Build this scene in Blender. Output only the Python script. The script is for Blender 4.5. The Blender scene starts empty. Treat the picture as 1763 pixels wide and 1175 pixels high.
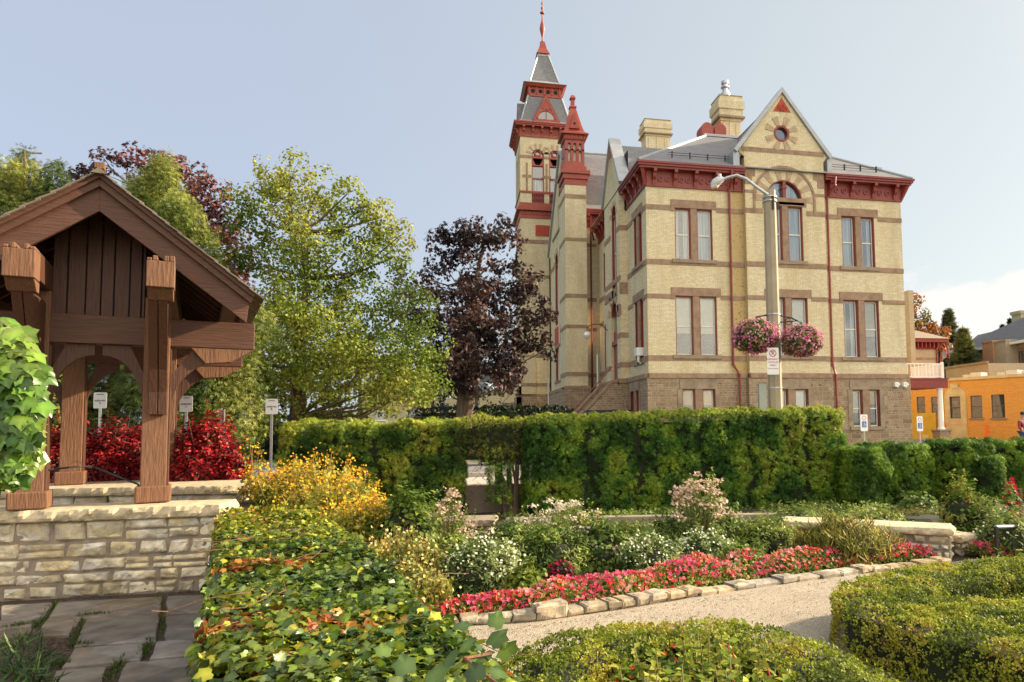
import bpy, bmesh, math, random
import numpy as np
from mathutils import Vector, Matrix
from mathutils.geometry import tessellate_polygon

R_ = math.radians
rng = np.random.default_rng(7)
random.seed(7)
SC = bpy.context.scene
COL = SC.collection

# ------------------------------------------------------------------ camera, light, exposure
EYE = np.array([0.0, 0.0, 2.1])
F_PX, PCX, PCY = 1200.0, 1045.0, 650.0
YAW, PITCH, ROLL = R_(-12.36), math.atan(80 / 1200.0), R_(-0.72)
rot = Matrix.Rotation(YAW, 3, 'Z') @ Matrix.Rotation(math.pi / 2 + PITCH, 3, 'X') @ Matrix.Rotation(ROLL, 3, 'Z')
cam_data = bpy.data.cameras.new('camera')
cam = bpy.data.objects.new('camera', cam_data)
COL.objects.link(cam)
cam.matrix_world = Matrix.Translation(Vector(EYE)) @ rot.to_4x4()
cam_data.sensor_width = 36.0
cam_data.lens = F_PX / 1763 * 36.0
cam_data.shift_x = -(PCX - 881.5) / 1763
cam_data.shift_y = (PCY - 587.5) / 1763
cam_data.clip_start = 0.05
cam_data.clip_end = 3000
SC.camera = cam
CR = np.array(rot)

SUN_AZ = 3.0     # degrees counter-clockwise from +X: low sun from the right, just behind the south front
SUN_EL = 24.0
SKY_STRENGTH = 0.15
SUN_STRENGTH = 4.6
EXPOSURE = 1.25

world = bpy.data.worlds.new("World")
SC.world = world
world.use_nodes = True
wt = world.node_tree
wt.nodes.clear()
def wn(t, **k):
    n = wt.nodes.new(t)
    for a, b in k.items(): setattr(n, a, b)
    return n
sky = wn('ShaderNodeTexSky', sky_type='NISHITA', sun_disc=False, sun_elevation=R_(SUN_EL),
         sun_rotation=R_(90 - SUN_AZ), altitude=300, air_density=1.0, dust_density=2.6, ozone_density=1.5)
# thin veil of high cloud over the whole sky plus cumulus low in the east
tc = wn('ShaderNodeTexCoord')
sep = wn('ShaderNodeSeparateXYZ')
wt.links.new(tc.outputs['Generated'], sep.inputs[0])
veil = wn('ShaderNodeMix', data_type='RGBA')
veil.inputs['Factor'].default_value = 0.85
wt.links.new(sky.outputs[0], veil.inputs['A'])
# added bright bank in the southern half of the sky, unseen, lights the facade
dt = wn('ShaderNodeVectorMath', operation='DOT_PRODUCT'); wt.links.new(tc.outputs['Generated'], dt.inputs[0]); dt.inputs[1].default_value = (0.50, -0.83, 0.25)
fill_bank = wn('ShaderNodeMapRange', interpolation_type='SMOOTHSTEP'); fill_bank.inputs['From Min'].default_value = -0.15; fill_bank.inputs['From Max'].default_value = 0.75
wt.links.new(dt.outputs['Value'], fill_bank.inputs['Value'])
bk = wn('ShaderNodeMix', data_type='RGBA'); wt.links.new(fill_bank.outputs[0], bk.inputs['Factor'])
ew = wn('ShaderNodeMix', data_type='RGBA'); ew.inputs['A'].default_value = (1.50, 1.66, 1.98, 1); ew.inputs['B'].default_value = (1.95, 2.05, 1.90, 1)
_sx = wn('ShaderNodeSeparateXYZ'); wt.links.new(tc.outputs['Generated'], _sx.inputs[0])
_mr = wn('ShaderNodeMapRange', interpolation_type='SMOOTHSTEP'); _mr.inputs['From Min'].default_value = -0.35; _mr.inputs['From Max'].default_value = 0.75; wt.links.new(_sx.outputs['X'], _mr.inputs['Value'])
wt.links.new(_mr.outputs[0], ew.inputs['Factor']); wt.links.new(ew.outputs['Result'], bk.inputs['A'])
cn = wn('ShaderNodeTexNoise'); cn.inputs['Scale'].default_value = 3.2; cn.inputs['Detail'].default_value = 8; wt.links.new(tc.outputs['Generated'], cn.inputs['Vector'])
cr_ = wn('ShaderNodeMapRange', interpolation_type='SMOOTHSTEP'); cr_.inputs['From Min'].default_value = .42; cr_.inputs['From Max'].default_value = .60; wt.links.new(cn.outputs['Fac'], cr_.inputs['Value'])
cb = wn('ShaderNodeMix', data_type='RGBA'); cb.inputs['A'].default_value = (3.4, 3.6, 3.8, 1); cb.inputs['B'].default_value = (9.6, 8.4, 6.4, 1)
wt.links.new(cr_.outputs[0], cb.inputs['Factor']); wt.links.new(cb.outputs['Result'], bk.inputs['B'])
wt.links.new(bk.outputs['Result'], veil.inputs['B'])
mp = wn('ShaderNodeMapping'); mp.inputs['Scale'].default_value = (7, 7, 15)
wt.links.new(tc.outputs['Generated'], mp.inputs['Vector'])
nz = wn('ShaderNodeTexNoise'); nz.inputs['Scale'].default_value = 1.0; nz.inputs['Detail'].default_value = 9; nz.inputs['Roughness'].default_value = 0.55
wt.links.new(mp.outputs[0], nz.inputs['Vector'])
def mrange(src, a, b, c=0.0, d=1.0, smooth=True):
    n = wn('ShaderNodeMapRange', interpolation_type='SMOOTHSTEP' if smooth else 'LINEAR')
    n.inputs['From Min'].default_value = a; n.inputs['From Max'].default_value = b
    n.inputs['To Min'].default_value = c; n.inputs['To Max'].default_value = d
    wt.links.new(src, n.inputs['Value']); return n.outputs[0]
def mmath(op, a, b):
    n = wn('ShaderNodeMath', operation=op)
    for i, v in enumerate((a, b)):
        if isinstance(v, (int, float)): n.inputs[i].default_value = v
        else: wt.links.new(v, n.inputs[i])
    return n.outputs[0]
low = mrange(sep.outputs['Z'], 0.12, 0.27, 1, 0)           # only low in the sky
east = mrange(sep.outputs['X'], 0.42, 0.60, 0, 1)          # only towards the right
thr = mmath('ADD', nz.outputs['Fac'], mmath('MULTIPLY', low, 0.14))
cum = mmath('MULTIPLY', mmath('MULTIPLY', mrange(thr, 0.53, 0.66), mrange(sep.outputs['Z'], 0.15, 0.27, 1, 0)), east)
cl = wn('ShaderNodeMix', data_type='RGBA')
wt.links.new(cum, cl.inputs['Factor'])
wt.links.new(veil.outputs['Result'], cl.inputs['A'])
cl.inputs['B'].default_value = (2.95, 2.88, 2.72, 1)
bg = wn('ShaderNodeBackground'); bg.inputs['Strength'].default_value = SKY_STRENGTH
wt.links.new(cl.outputs['Result'], bg.inputs['Color'])
wo = wn('ShaderNodeOutputWorld')
wt.links.new(bg.outputs[0], wo.inputs['Surface'])

sun_data = bpy.data.lights.new('sun', 'SUN')
sun_data.energy = SUN_STRENGTH
sun_data.angle = R_(0.6)
sun_data.color = (1.0, 0.82, 0.58)
sun = bpy.data.objects.new('sun', sun_data)
COL.objects.link(sun)
_sd = Vector((math.cos(R_(SUN_EL)) * math.cos(R_(SUN_AZ)), math.cos(R_(SUN_EL)) * math.sin(R_(SUN_AZ)), math.sin(R_(SUN_EL))))
sun.rotation_euler = _sd.to_track_quat('Z', 'Y').to_euler()
sun.location = (40, 0, 40)

SC.view_settings.view_transform = 'Standard'
SC.view_settings.look = 'None'
SC.view_settings.exposure = EXPOSURE
SC.view_settings.gamma = 1.0
SC.view_settings.use_curve_mapping = False
SC.cycles.max_bounces = 6
SC.cycles.diffuse_bounces = 3
SC.cycles.glossy_bounces = 3
SC.cycles.transmission_bounces = 4
SC.cycles.transparent_max_bounces = 6
SC.cycles.use_denoising = True

# ------------------------------------------------------------------ measuring helpers (photo pixel + known plane -> metres)
def ray(px, py): return CR @ np.array([(px - PCX) / F_PX, -(py - PCY) / F_PX, -1.0])
def onz(px, py, z): d = ray(px, py); return EYE + d * (z - EYE[2]) / d[2]
def ony(px, py, y): d = ray(px, py); return EYE + d * (y - EYE[1]) / d[1]
def onx(px, py, x): d = ray(px, py); return EYE + d * (x - EYE[0]) / d[0]
def dep(px, py, s): return EYE + ray(px, py) * s

# ------------------------------------------------------------------ objects
def thing(name, label, cat, loc=(0, 0, 0), rz=0, group=None):
    o = bpy.data.objects.new(name, None); COL.objects.link(o)
    o.empty_display_size = 0.2
    o.location = loc; o.rotation_euler = (0, 0, rz)
    o['label'] = label; o['category'] = cat
    if group: o['group'] = group
    return o
def tag(o, label=None, cat=None, group=None, kind=None):
    if label: o['label'] = label
    if cat: o['category'] = cat
    if group: o['group'] = group
    if kind: o['kind'] = kind
    return o
def root_of(o):
    while o.parent: o = o.parent
    return o
def copy_tree(o, parent=None):
    c = o.copy(); COL.objects.link(c); c.parent = parent
    for ch in [x for x in o.children if x != c]: copy_tree(ch, c)
    return c
def link_mesh(name, me, parent, world=True):
    """World coordinates unless world=False; children of a thing are stored relative to its base."""
    o = bpy.data.objects.new(name, me); COL.objects.link(o)
    if parent:
        o.parent = parent
        if world:
            r = root_of(parent)
            M = (Matrix.Translation(r.location) @ r.rotation_euler.to_matrix().to_4x4()).inverted()
            me.transform(M)
    return o

class MB:
    def __init__(s): s.v = []; s.f = []; s.mi = []; s.m = 0
    def add(s, vs, fs):
        b = len(s.v); s.v += [tuple(map(float, v)) for v in vs]
        s.f += [tuple(b + i for i in f) for f in fs]; s.mi += [s.m] * len(fs); return s
    def box(s, x0, x1, y0, y1, z0, z1):
        if x0 > x1: x0, x1 = x1, x0
        if y0 > y1: y0, y1 = y1, y0
        if z0 > z1: z0, z1 = z1, z0
        return s.add([(x0,y0,z0),(x1,y0,z0),(x1,y1,z0),(x0,y1,z0),(x0,y0,z1),(x1,y0,z1),(x1,y1,z1),(x0,y1,z1)],
                     [(0,3,2,1),(4,5,6,7),(0,1,5,4),(1,2,6,5),(2,3,7,6),(3,0,4,7)])
    def hexa(s, p): # 8 points bottom 4 then top 4
        return s.add(p, [(0,3,2,1),(4,5,6,7),(0,1,5,4),(1,2,6,5),(2,3,7,6),(3,0,4,7)])
    def prism(s, poly, ax, a, b):
        """poly: 2-D outline (u, v); ax 'y': (u,?,v) extruded y a..b; 'x': (?,u,v); 'z': (u,v,?)"""
        def m(u, v, t): return (u, t, v) if ax == 'y' else ((t, u, v) if ax == 'x' else (u, v, t))
        n = len(poly)
        vs = [m(u, v, a) for u, v in poly] + [m(u, v, b) for u, v in poly]
        fs = [(i, (i + 1) % n, n + (i + 1) % n, n + i) for i in range(n)]
        tri = tessellate_polygon([[Vector((u, v, 0)) for u, v in poly]])
        fs += [tuple(t) for t in tri] + [tuple(n + i for i in reversed(t)) for t in tri]
        return s.add(vs, fs)
    def tube(s, pts, rad, n=8, cap=True):
        pts = [Vector(p) for p in pts]
        if isinstance(rad, (int, float)): rad = [rad] * len(pts)
        vs = []; up = None
        for i, p in enumerate(pts):
            d = (pts[min(i + 1, len(pts) - 1)] - pts[max(i - 1, 0)]).normalized()
            if up is None: up = d.orthogonal()
            u = (up - d * up.dot(d))
            if u.length < 1e-5: u = d.orthogonal()
            u.normalize(); w = d.cross(u); up = u
            for k in range(n):
                a = 2 * math.pi * k / n
                vs.append(p + (u * math.cos(a) + w * math.sin(a)) * rad[i])
        fs = []
        for i in range(len(pts) - 1):
            for k in range(n):
                fs.append((i*n+k, i*n+(k+1)%n, (i+1)*n+(k+1)%n, (i+1)*n+k))
        if cap: fs += [tuple(reversed(range(n))), tuple(range((len(pts)-1)*n, len(pts)*n))]
        return s.add(vs, fs)
    def lathe(s, c, prof, n=16, ph=0.0):
        """prof: (radius, z) list"""
        vs = []
        for r, z in prof:
            for k in range(n):
                a = 2 * math.pi * (k + ph) / n
                vs.append((c[0] + r * math.cos(a), c[1] + r * math.sin(a), c[2] + z))
        fs = []
        for i in range(len(prof) - 1):
            for k in range(n): fs.append((i*n+k, i*n+(k+1)%n, (i+1)*n+(k+1)%n, (i+1)*n+k))
        fs += [tuple(reversed(range(n))), tuple(range((len(prof)-1)*n, len(prof)*n))]
        return s.add(vs, fs)
    def build(s, name, mat, parent=None, world=True, bevel=0, smooth=False):
        me = bpy.data.meshes.new(name)
        me.from_pydata(s.v, [], s.f)
        mats = mat if isinstance(mat, (list, tuple)) else [mat]
        for m in mats: me.materials.append(m)
        if len(mats) > 1: me.polygons.foreach_set('material_index', s.mi)
        bm = bmesh.new(); bm.from_mesh(me)
        bmesh.ops.recalc_face_normals(bm, faces=bm.faces)
        bm.to_mesh(me); bm.free()
        o = link_mesh(name, me, parent, world)
        if smooth:
            me.polygons.foreach_set('use_smooth', [True] * len(me.polygons))
            me.set_sharp_from_angle(angle=R_(38))
        if bevel:
            b = o.modifiers.new('bevel', 'BEVEL'); b.width = bevel; b.segments = 2; b.limit_method = 'ANGLE'
        return o

def build_pieces(mb, name, mat, parent):
    """every connected piece collected in mb becomes a part of its own"""
    n = len(mb.v); par = list(range(n))
    def find(a):
        while par[a] != a: par[a] = par[par[a]]; a = par[a]
        return a
    for f in mb.f:
        r = find(f[0])
        for i in f[1:]: par[find(i)] = r
    groups = {}
    for f in mb.f: groups.setdefault(find(f[0]), []).append(f)
    for fs in groups.values():
        ids = sorted({i for f in fs for i in f}); ix = {i: k for k, i in enumerate(ids)}
        q = MB(); q.add([mb.v[i] for i in ids], [tuple(ix[i] for i in f) for f in fs]); q.build(name, mat, parent)

# ------------------------------------------------------------------ numpy noise
def _h(ix, iy, iz, s):
    n = (ix.astype(np.int64) * 374761393 + iy.astype(np.int64) * 668265263 + iz.astype(np.int64) * 2147483647 + s * 974634777) & 0xffffffff
    n = ((n ^ (n >> 13)) * 1274126177) & 0xffffffff
    return ((n ^ (n >> 16)) & 0xffff) / 65535.0
def vnoise(p, scale=1.0, seed=0, octs=2):
    p = np.asarray(p, float); out = 0; amp = 1; tot = 0
    for o in range(octs):
        q = p * scale * (2 ** o); i = np.floor(q); f = q - i; f = f * f * (3 - 2 * f)
        r = 0
        for dx in (0, 1):
            for dy in (0, 1):
                for dz in (0, 1):
                    w = (f[:,0] if dx else 1-f[:,0]) * (f[:,1] if dy else 1-f[:,1]) * (f[:,2] if dz else 1-f[:,2])
                    r = r + w * _h(i[:,0]+dx, i[:,1]+dy, i[:,2]+dz, seed + o)
        out = out + amp * r; tot += amp; amp *= .5
    return out / tot

# ------------------------------------------------------------------ leaves: templates stamped in numpy
def _fan(pts, c=(0, .35, 0)):
    v = [c] + list(pts); n = len(pts)
    return np.array(v, float), [(0, i + 1, (i + 1) % n + 1) for i in range(n)]
T = {}
T['leaf'] = (np.array([(0,0,0),(.3,.45,.1),(0,1,-.05),(-.3,.45,.1)], float), [(0,1,2),(0,2,3)])
T['wide'] = (np.array([(0,0,0),(.42,.3,.1),(.36,.7,.05),(0,1,-.08),(-.36,.7,.05),(-.42,.3,.1)], float), [(0,1,2,3),(0,3,4,5)])
T['ivy'] = _fan([(0,0,.02),(.2,-.1,.02),(.42,.04,-.02),(.43,.3,.03),(.55,.56,-.05),(.27,.66,.04),(.13,.86,0),(0,1.02,-.1),(-.13,.86,0),(-.27,.66,.04),(-.55,.56,-.05),(-.43,.3,.03),(-.42,.04,-.02),(-.2,-.1,.02)], (0,.38,.07))
T['maple'] = _fan([(0,0,0),(.45,.1,-.05),(.25,.3,.03),(.55,.55,-.05),(.2,.55,.04),(0,1,-.06),(-.2,.55,.04),(-.55,.55,-.05),(-.25,.3,.03),(-.45,.1,-.05)])
T['sprig'] = (np.array([(0,0,0),(.08,.5,.03),(0,1,.1),(-.08,.5,.03),(.1,.25,0),(.45,.75,.08),(.28,.3,.02),(-.1,.25,0),(-.45,.75,.08),(-.28,.3,.02)], float),
              [(0,1,2,3),(0,6,5,4),(0,7,8,9)])
T['blade'] = (np.array([(-.04,0,0),(.04,0,0),(.03,.6,.1),(0,1,.3),(-.03,.6,.1)], float), [(0,1,2,3,4)])
T['flower'] = _fan([(math.cos(a)*r, math.sin(a)*r, z) for k in range(5) for (a, r, z) in ((2*math.pi*k/5, .5, .1), (2*math.pi*(k+.5)/5, .28, .02))], (0, 0, -.06))
T['floret'] = (np.array([(-.5,-.5,0),(.5,-.5,.1),(.5,.5,0),(-.5,.5,.1)], float), [(0,1,2,3)])
T['needle'] = (np.array([(-.12,0,0),(.12,0,0),(.1,.7,.0),(0,1,-.1),(-.1,.7,0)], float), [(0,1,2,3,4)])

def norm(a): return a / np.maximum(np.linalg.norm(a, axis=1, keepdims=True), 1e-9)
def leaf_mesh(name, pos, nrm, size, col, mat, tpl='leaf', parent=None, up=None, world=True, droop=0.0, smooth=False):
    """pos Nx3, nrm Nx3 leaf normals, size N, col Nx3: one mesh holding every leaf of one crown"""
    tv, tf = T[tpl]; N = len(pos)
    if N == 0: return None
    nrm = norm(nrm)
    t = rng.normal(size=(N, 3)) if up is None else np.asarray(up) + rng.normal(size=(N, 3)) * .35
    t[:, 2] -= droop
    t = norm(t - nrm * (t * nrm).sum(1, keepdims=True))
    b = np.cross(t, nrm)
    size = np.broadcast_to(np.asarray(size, float), (N,))
    V = pos[:, None, :] + size[:, None, None] * (tv[None, :, 0, None] * b[:, None, :] + tv[None, :, 1, None] * t[:, None, :] + tv[None, :, 2, None] * nrm[:, None, :])
    V = V.reshape(-1, 3)
    k = len(tv)
    fl = np.concatenate([np.array(f) for f in tf]); ln = np.array([len(f) for f in tf])
    loops = (fl[None, :] + (np.arange(N) * k)[:, None]).ravel()
    lens = np.tile(ln, N); starts = np.concatenate([[0], np.cumsum(lens)[:-1]])
    me = bpy.data.meshes.new(name)
    me.vertices.add(len(V)); me.loops.add(len(loops)); me.polygons.add(len(lens))
    me.vertices.foreach_set('co', V.ravel().astype(np.float32))
    me.loops.foreach_set('vertex_index', loops.astype(np.int32))
    me.polygons.foreach_set('loop_start', starts.astype(np.int32))
    me.polygons.foreach_set('loop_total', lens.astype(np.int32))
    me.update(calc_edges=True)
    ca = me.color_attributes.new('col', 'FLOAT_COLOR', 'POINT')
    c4 = np.ones((N, k, 4), np.float32); vf = np.ones(k); 
    if tpl in ('ivy', 'maple'): vf[:] = .86; vf[0] = 1.35; vf[1] = 1.15; vf[4::5] = 1.0
    if tpl == 'flower': vf[0] = .45
    c4[:, :, :3] = np.asarray(col)[:, None, :] * vf[None, :, None]
    ca.data.foreach_set('color', c4.ravel())
    me.materials.append(mat)
    if smooth: me.polygons.foreach_set('use_smooth', [True] * len(me.polygons))
    return link_mesh(name, me, parent, world)
def palette(N, cols, w=None, jit=.18, pos=None, nscale=1.2, seed=3):
    """pick a colour per leaf; with pos the choice drifts in patches"""
    cols = np.array(cols, float)
    if w is None: w = np.ones(len(cols))
    cw = np.cumsum(np.array(w, float)) / np.sum(w)
    if pos is None: u = rng.random(N)
    else:
        n = vnoise(pos, nscale, seed, 2); n = (n.argsort().argsort() + .5) / N
        u = np.clip(n * .65 + rng.random(N) * .35, 0, .999)
        u = (u.argsort().argsort() + .5) / N
    idx = np.searchsorted(cw, u).clip(0, len(cols) - 1)
    c = cols[idx] * (1 + rng.normal(size=(N, 1)) * jit)
    return np.clip(c, .003, .95)

# ------------------------------------------------------------------ materials
def nmat(name):
    m = bpy.data.materials.new(name); m.use_nodes = True
    nt = m.node_tree; b = nt.nodes['Principled BSDF']
    return m, nt, b
def N_(nt, t, inp=None, **k):
    n = nt.nodes.new(t)
    for a, v in k.items(): setattr(n, a, v)
    for a, v in (inp or {}).items():
        if isinstance(v, bpy.types.NodeSocket): nt.links.new(v, n.inputs[a])
        else: n.inputs[a].default_value = v
    return n
def ramp(nt, src, stops):
    n = nt.nodes.new('ShaderNodeValToRGB'); e = n.color_ramp.elements
    while len(e) < len(stops): e.new(.5)
    for i, (p, c) in enumerate(stops): e[i].position = p; e[i].color = (*c, 1)
    nt.links.new(src, n.inputs[0]); return n.outputs['Color']
def bump(nt, b, h, s=.3, d=.02):
    n = N_(nt, 'ShaderNodeBump', {'Strength': s, 'Distance': d, 'Height': h})
    nt.links.new(n.outputs[0], b.inputs['Normal'])
def swizzle(nt, sx=1, sz=1, rot=0.0):
    """(x+y, z) so that courses run level on walls facing any of the four ways"""
    tc = N_(nt, 'ShaderNodeNewGeometry'); s = N_(nt, 'ShaderNodeSeparateXYZ', {0: tc.outputs['Position']})
    a = N_(nt, 'ShaderNodeMath', {0: s.outputs[0], 1: s.outputs[1]}, operation='ADD')
    c = N_(nt, 'ShaderNodeCombineXYZ', {0: a.outputs[0], 1: s.outputs[2]})
    return c.outputs[0], tc.outputs['Position']
def plain(name, col, rough=.6, var=.15, scale=3.0, bmp=0.0, metal=0.0, spec=.5, detail=5, stretch=None, cells=0):
    m, nt, b = nmat(name)
    tc = N_(nt, 'ShaderNodeTexCoord')
    src = tc.outputs['Object']
    if stretch: src = N_(nt, 'ShaderNodeMapping', {'Vector': src, 'Scale': stretch}).outputs[0]
    n = N_(nt, 'ShaderNodeTexNoise', {'Vector': src, 'Scale': scale, 'Detail': detail, 'Roughness': .6})
    lo = [max(0, c * (1 - var)) for c in col]; hi = [min(1, c * (1 + var)) for c in col]
    nt.links.new(ramp(nt, n.outputs['Fac'], [(.3, lo), (.7, hi)]), b.inputs['Base Color'])
    b.inputs['Roughness'].default_value = rough; b.inputs['Metallic'].default_value = metal
    b.inputs['Specular IOR Level'].default_value = spec
    if cells:      # every stone its own tone
        v = N_(nt, 'ShaderNodeTexVoronoi', {'Vector': N_(nt, 'ShaderNodeMapping', {'Vector': tc.outputs['Object'], 'Scale': (cells, cells, cells * 2)}).outputs[0], 'Scale': 1.0})
        sc_ = N_(nt, 'ShaderNodeSeparateColor', {0: v.outputs['Color']})
        src_c = b.inputs['Base Color'].links[0].from_socket
        hs = N_(nt, 'ShaderNodeHueSaturation', {'Color': src_c, 'Value': N_(nt, 'ShaderNodeMapRange', {'Value': sc_.outputs[0], 'To Min': .62, 'To Max': 1.2}).outputs[0], 'Saturation': N_(nt, 'ShaderNodeMapRange', {'Value': sc_.outputs[1], 'To Min': .6, 'To Max': 1.5}).outputs[0]})
        nt.links.new(hs.outputs[0], b.inputs['Base Color'])
    if bmp: bump(nt, b, n.outputs['Fac'], bmp, .02)
    return m
def mixc(nt, fac, a, b_):
    n = N_(nt, 'ShaderNodeMix', data_type='RGBA')
    for k, v in (('Factor', fac), ('A', a), ('B', b_)):
        if isinstance(v, bpy.types.NodeSocket): nt.links.new(v, n.inputs[k])
        else: n.inputs[k].default_value = v if not isinstance(v, tuple) or len(v) == 4 else (*v, 1)
    return n.outputs['Result']
def brick_mat(name, c1, c2, mortar, bw=.21, bh=.072, mort=.008, stain=None, rough=.85, b_=.35, off=.5):
    m, nt, b = nmat(name)
    uv, pos = swizzle(nt)
    br = N_(nt, 'ShaderNodeTexBrick', {'Vector': uv, 'Color1': (*c1, 1), 'Color2': (*c2, 1), 'Mortar': (*mortar, 1), 'Scale': 1.0,
            'Mortar Size': mort, 'Mortar Smooth': .2, 'Bias': 0.0, 'Brick Width': bw, 'Row Height': bh}, offset=off)
    n1 = N_(nt, 'ShaderNodeTexNoise', {'Vector': pos, 'Scale': .9, 'Detail': 6, 'Roughness': .65})
    n2 = N_(nt, 'ShaderNodeTexNoise', {'Vector': pos, 'Scale': 14, 'Detail': 3})
    col = mixc(nt, ramp(nt, n1.outputs['Fac'], [(.35, (0,0,0)), (.75, (.55,.55,.55))]), br.outputs['Color'], tuple(x * y for x, y in zip(c1, stain or (.72, .62, .42))))
    hs = N_(nt, 'ShaderNodeHueSaturation', {'Color': col, 'Value': N_(nt, 'ShaderNodeMapRange', {'Value': n2.outputs['Fac'], 'From Min': .3, 'From Max': .7, 'To Min': .85, 'To Max': 1.12}).outputs[0]})
    out_c = hs.outputs[0]
    if name == 'buff_brick':       # sooty damp streak beside the south downpipe and random dirty courses
        sp = N_(nt, 'ShaderNodeSeparateXYZ', {0: pos})
        a1 = N_(nt, 'ShaderNodeMapRange', {'Value': sp.outputs[0], 'From Min': 14.7, 'From Max': 15.35}); a2 = N_(nt, 'ShaderNodeMapRange', {'Value': sp.outputs[0], 'From Min': 15.86, 'From Max': 15.92, 'To Min': 1.0, 'To Max': 0.0})
        a3 = N_(nt, 'ShaderNodeMapRange', {'Value': sp.outputs[1], 'From Min': 36.5, 'From Max': 37.0, 'To Min': 1.0, 'To Max': 0.0})
        m1 = N_(nt, 'ShaderNodeMath', {0: a1.outputs[0], 1: a2.outputs[0]}, operation='MULTIPLY'); m2 = N_(nt, 'ShaderNodeMath', {0: m1.outputs[0], 1: a3.outputs[0]}, operation='MULTIPLY')
        ns = N_(nt, 'ShaderNodeTexNoise', {'Vector': N_(nt, 'ShaderNodeMapping', {'Vector': pos, 'Scale': (5, 5, 9)}).outputs[0], 'Scale': 1.0, 'Detail': 6, 'Roughness': .7})
        bl = N_(nt, 'ShaderNodeMath', {0: N_(nt, 'ShaderNodeMapRange', {'Value': ns.outputs['Fac'], 'From Min': .58, 'From Max': .68}).outputs[0], 1: m2.outputs[0]}, operation='MULTIPLY')
        c1_ = mixc(nt, N_(nt, 'ShaderNodeMath', {0: m2.outputs[0], 1: .75}, operation='MULTIPLY').outputs[0], out_c, (.46, .30, .09))
        c1_ = mixc(nt, bl.outputs[0], c1_, (.07, .045, .02))
        n5 = N_(nt, 'ShaderNodeTexNoise', {'Vector': N_(nt, 'ShaderNodeMapping', {'Vector': pos, 'Scale': (1.2, 1.2, .25)}).outputs[0], 'Scale': 1.0, 'Detail': 7, 'Roughness': .7})
        out_c = mixc(nt, N_(nt, 'ShaderNodeMapRange', {'Value': n5.outputs['Fac'], 'From Min': .47, 'From Max': .74, 'To Max': .62}).outputs[0], c1_, (.42, .33, .17))
    nt.links.new(out_c, b.inputs['Base Color'])
    b.inputs['Roughness'].default_value = rough
    h = N_(nt, 'ShaderNodeMath', {0: br.outputs['Fac'], 1: -1.0}, operation='MULTIPLY')
    h2 = N_(nt, 'ShaderNodeMath', {0: h.outputs[0], 1: n2.outputs['Fac']}, operation='ADD')
    bump(nt, b, h2.outputs[0], b_, .012)
    return m
def rubble_mat(name, cols, mortar, bw=.55, bh=.24, b_=.8):
    """squared rock-faced stone in uneven courses"""
    m, nt, b = nmat(name)
    uv, pos = swizzle(nt)
    nw = N_(nt, 'ShaderNodeTexNoise', {'Vector': pos, 'Scale': 1.1, 'Detail': 2})
    wob = N_(nt, 'ShaderNodeVectorMath', {0: nw.outputs['Color'], 1: (.5, .5, .5)}, operation='SUBTRACT')
    wob2 = N_(nt, 'ShaderNodeVectorMath', {0: wob.outputs[0], 'Scale': .06}, operation='SCALE')
    uvw = N_(nt, 'ShaderNodeVectorMath', {0: uv, 1: wob2.outputs[0]}, operation='ADD')
    def bt(w, h, off):
        return N_(nt, 'ShaderNodeTexBrick', {'Vector': uvw.outputs[0], 'Color1': (0,0,0,1), 'Color2': (1,1,1,1), 'Mortar': (.5,.5,.5,1), 'Scale': 1.0, 'Mortar Size': .016,
               'Mortar Smooth': .4, 'Brick Width': w, 'Row Height': h}, offset=off, squash=.7, squash_frequency=3)
    A = bt(bw, bh, .37); B = bt(bw * .62, bh * .5, .61)
    pick = N_(nt, 'ShaderNodeTexVoronoi', {'Vector': N_(nt, 'ShaderNodeMapping', {'Vector': uv, 'Scale': (1/bw*.6, 1/bh*.5, 1)}).outputs[0], 'Scale': 1.0, 'Randomness': 0.0})
    pk = N_(nt, 'ShaderNodeSeparateColor', {0: pick.outputs['Color']})
    sel = N_(nt, 'ShaderNodeMath', {0: pk.outputs[0], 1: .55}, operation='GREATER_THAN')
    val = mixc(nt, sel.outputs[0], A.outputs['Color'], B.outputs['Color'])
    fac = N_(nt, 'ShaderNodeMix', {'Factor': sel.outputs[0], 'A': A.outputs['Fac'], 'B': B.outputs['Fac']})
    n = len(cols)
    base = ramp(nt, val, [(i / (n - 1), c) for i, c in enumerate(cols)])
    n2 = N_(nt, 'ShaderNodeTexNoise', {'Vector': pos, 'Scale': 9, 'Detail': 6, 'Roughness': .65})
    hs = N_(nt, 'ShaderNodeHueSaturation', {'Color': base, 'Value': N_(nt, 'ShaderNodeMapRange', {'Value': n2.outputs['Fac'], 'From Min': .3, 'From Max': .7, 'To Min': .7, 'To Max': 1.25}).outputs[0]})
    nt.links.new(mixc(nt, fac.outputs[0], hs.outputs[0], mortar), b.inputs['Base Color'])
    b.inputs['Roughness'].default_value = .9
    h = N_(nt, 'ShaderNodeMath', {0: n2.outputs['Fac'], 1: fac.outputs[0]}, operation='SUBTRACT')
    bump(nt, b, h.outputs[0], b_, .05)
    return m
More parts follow.
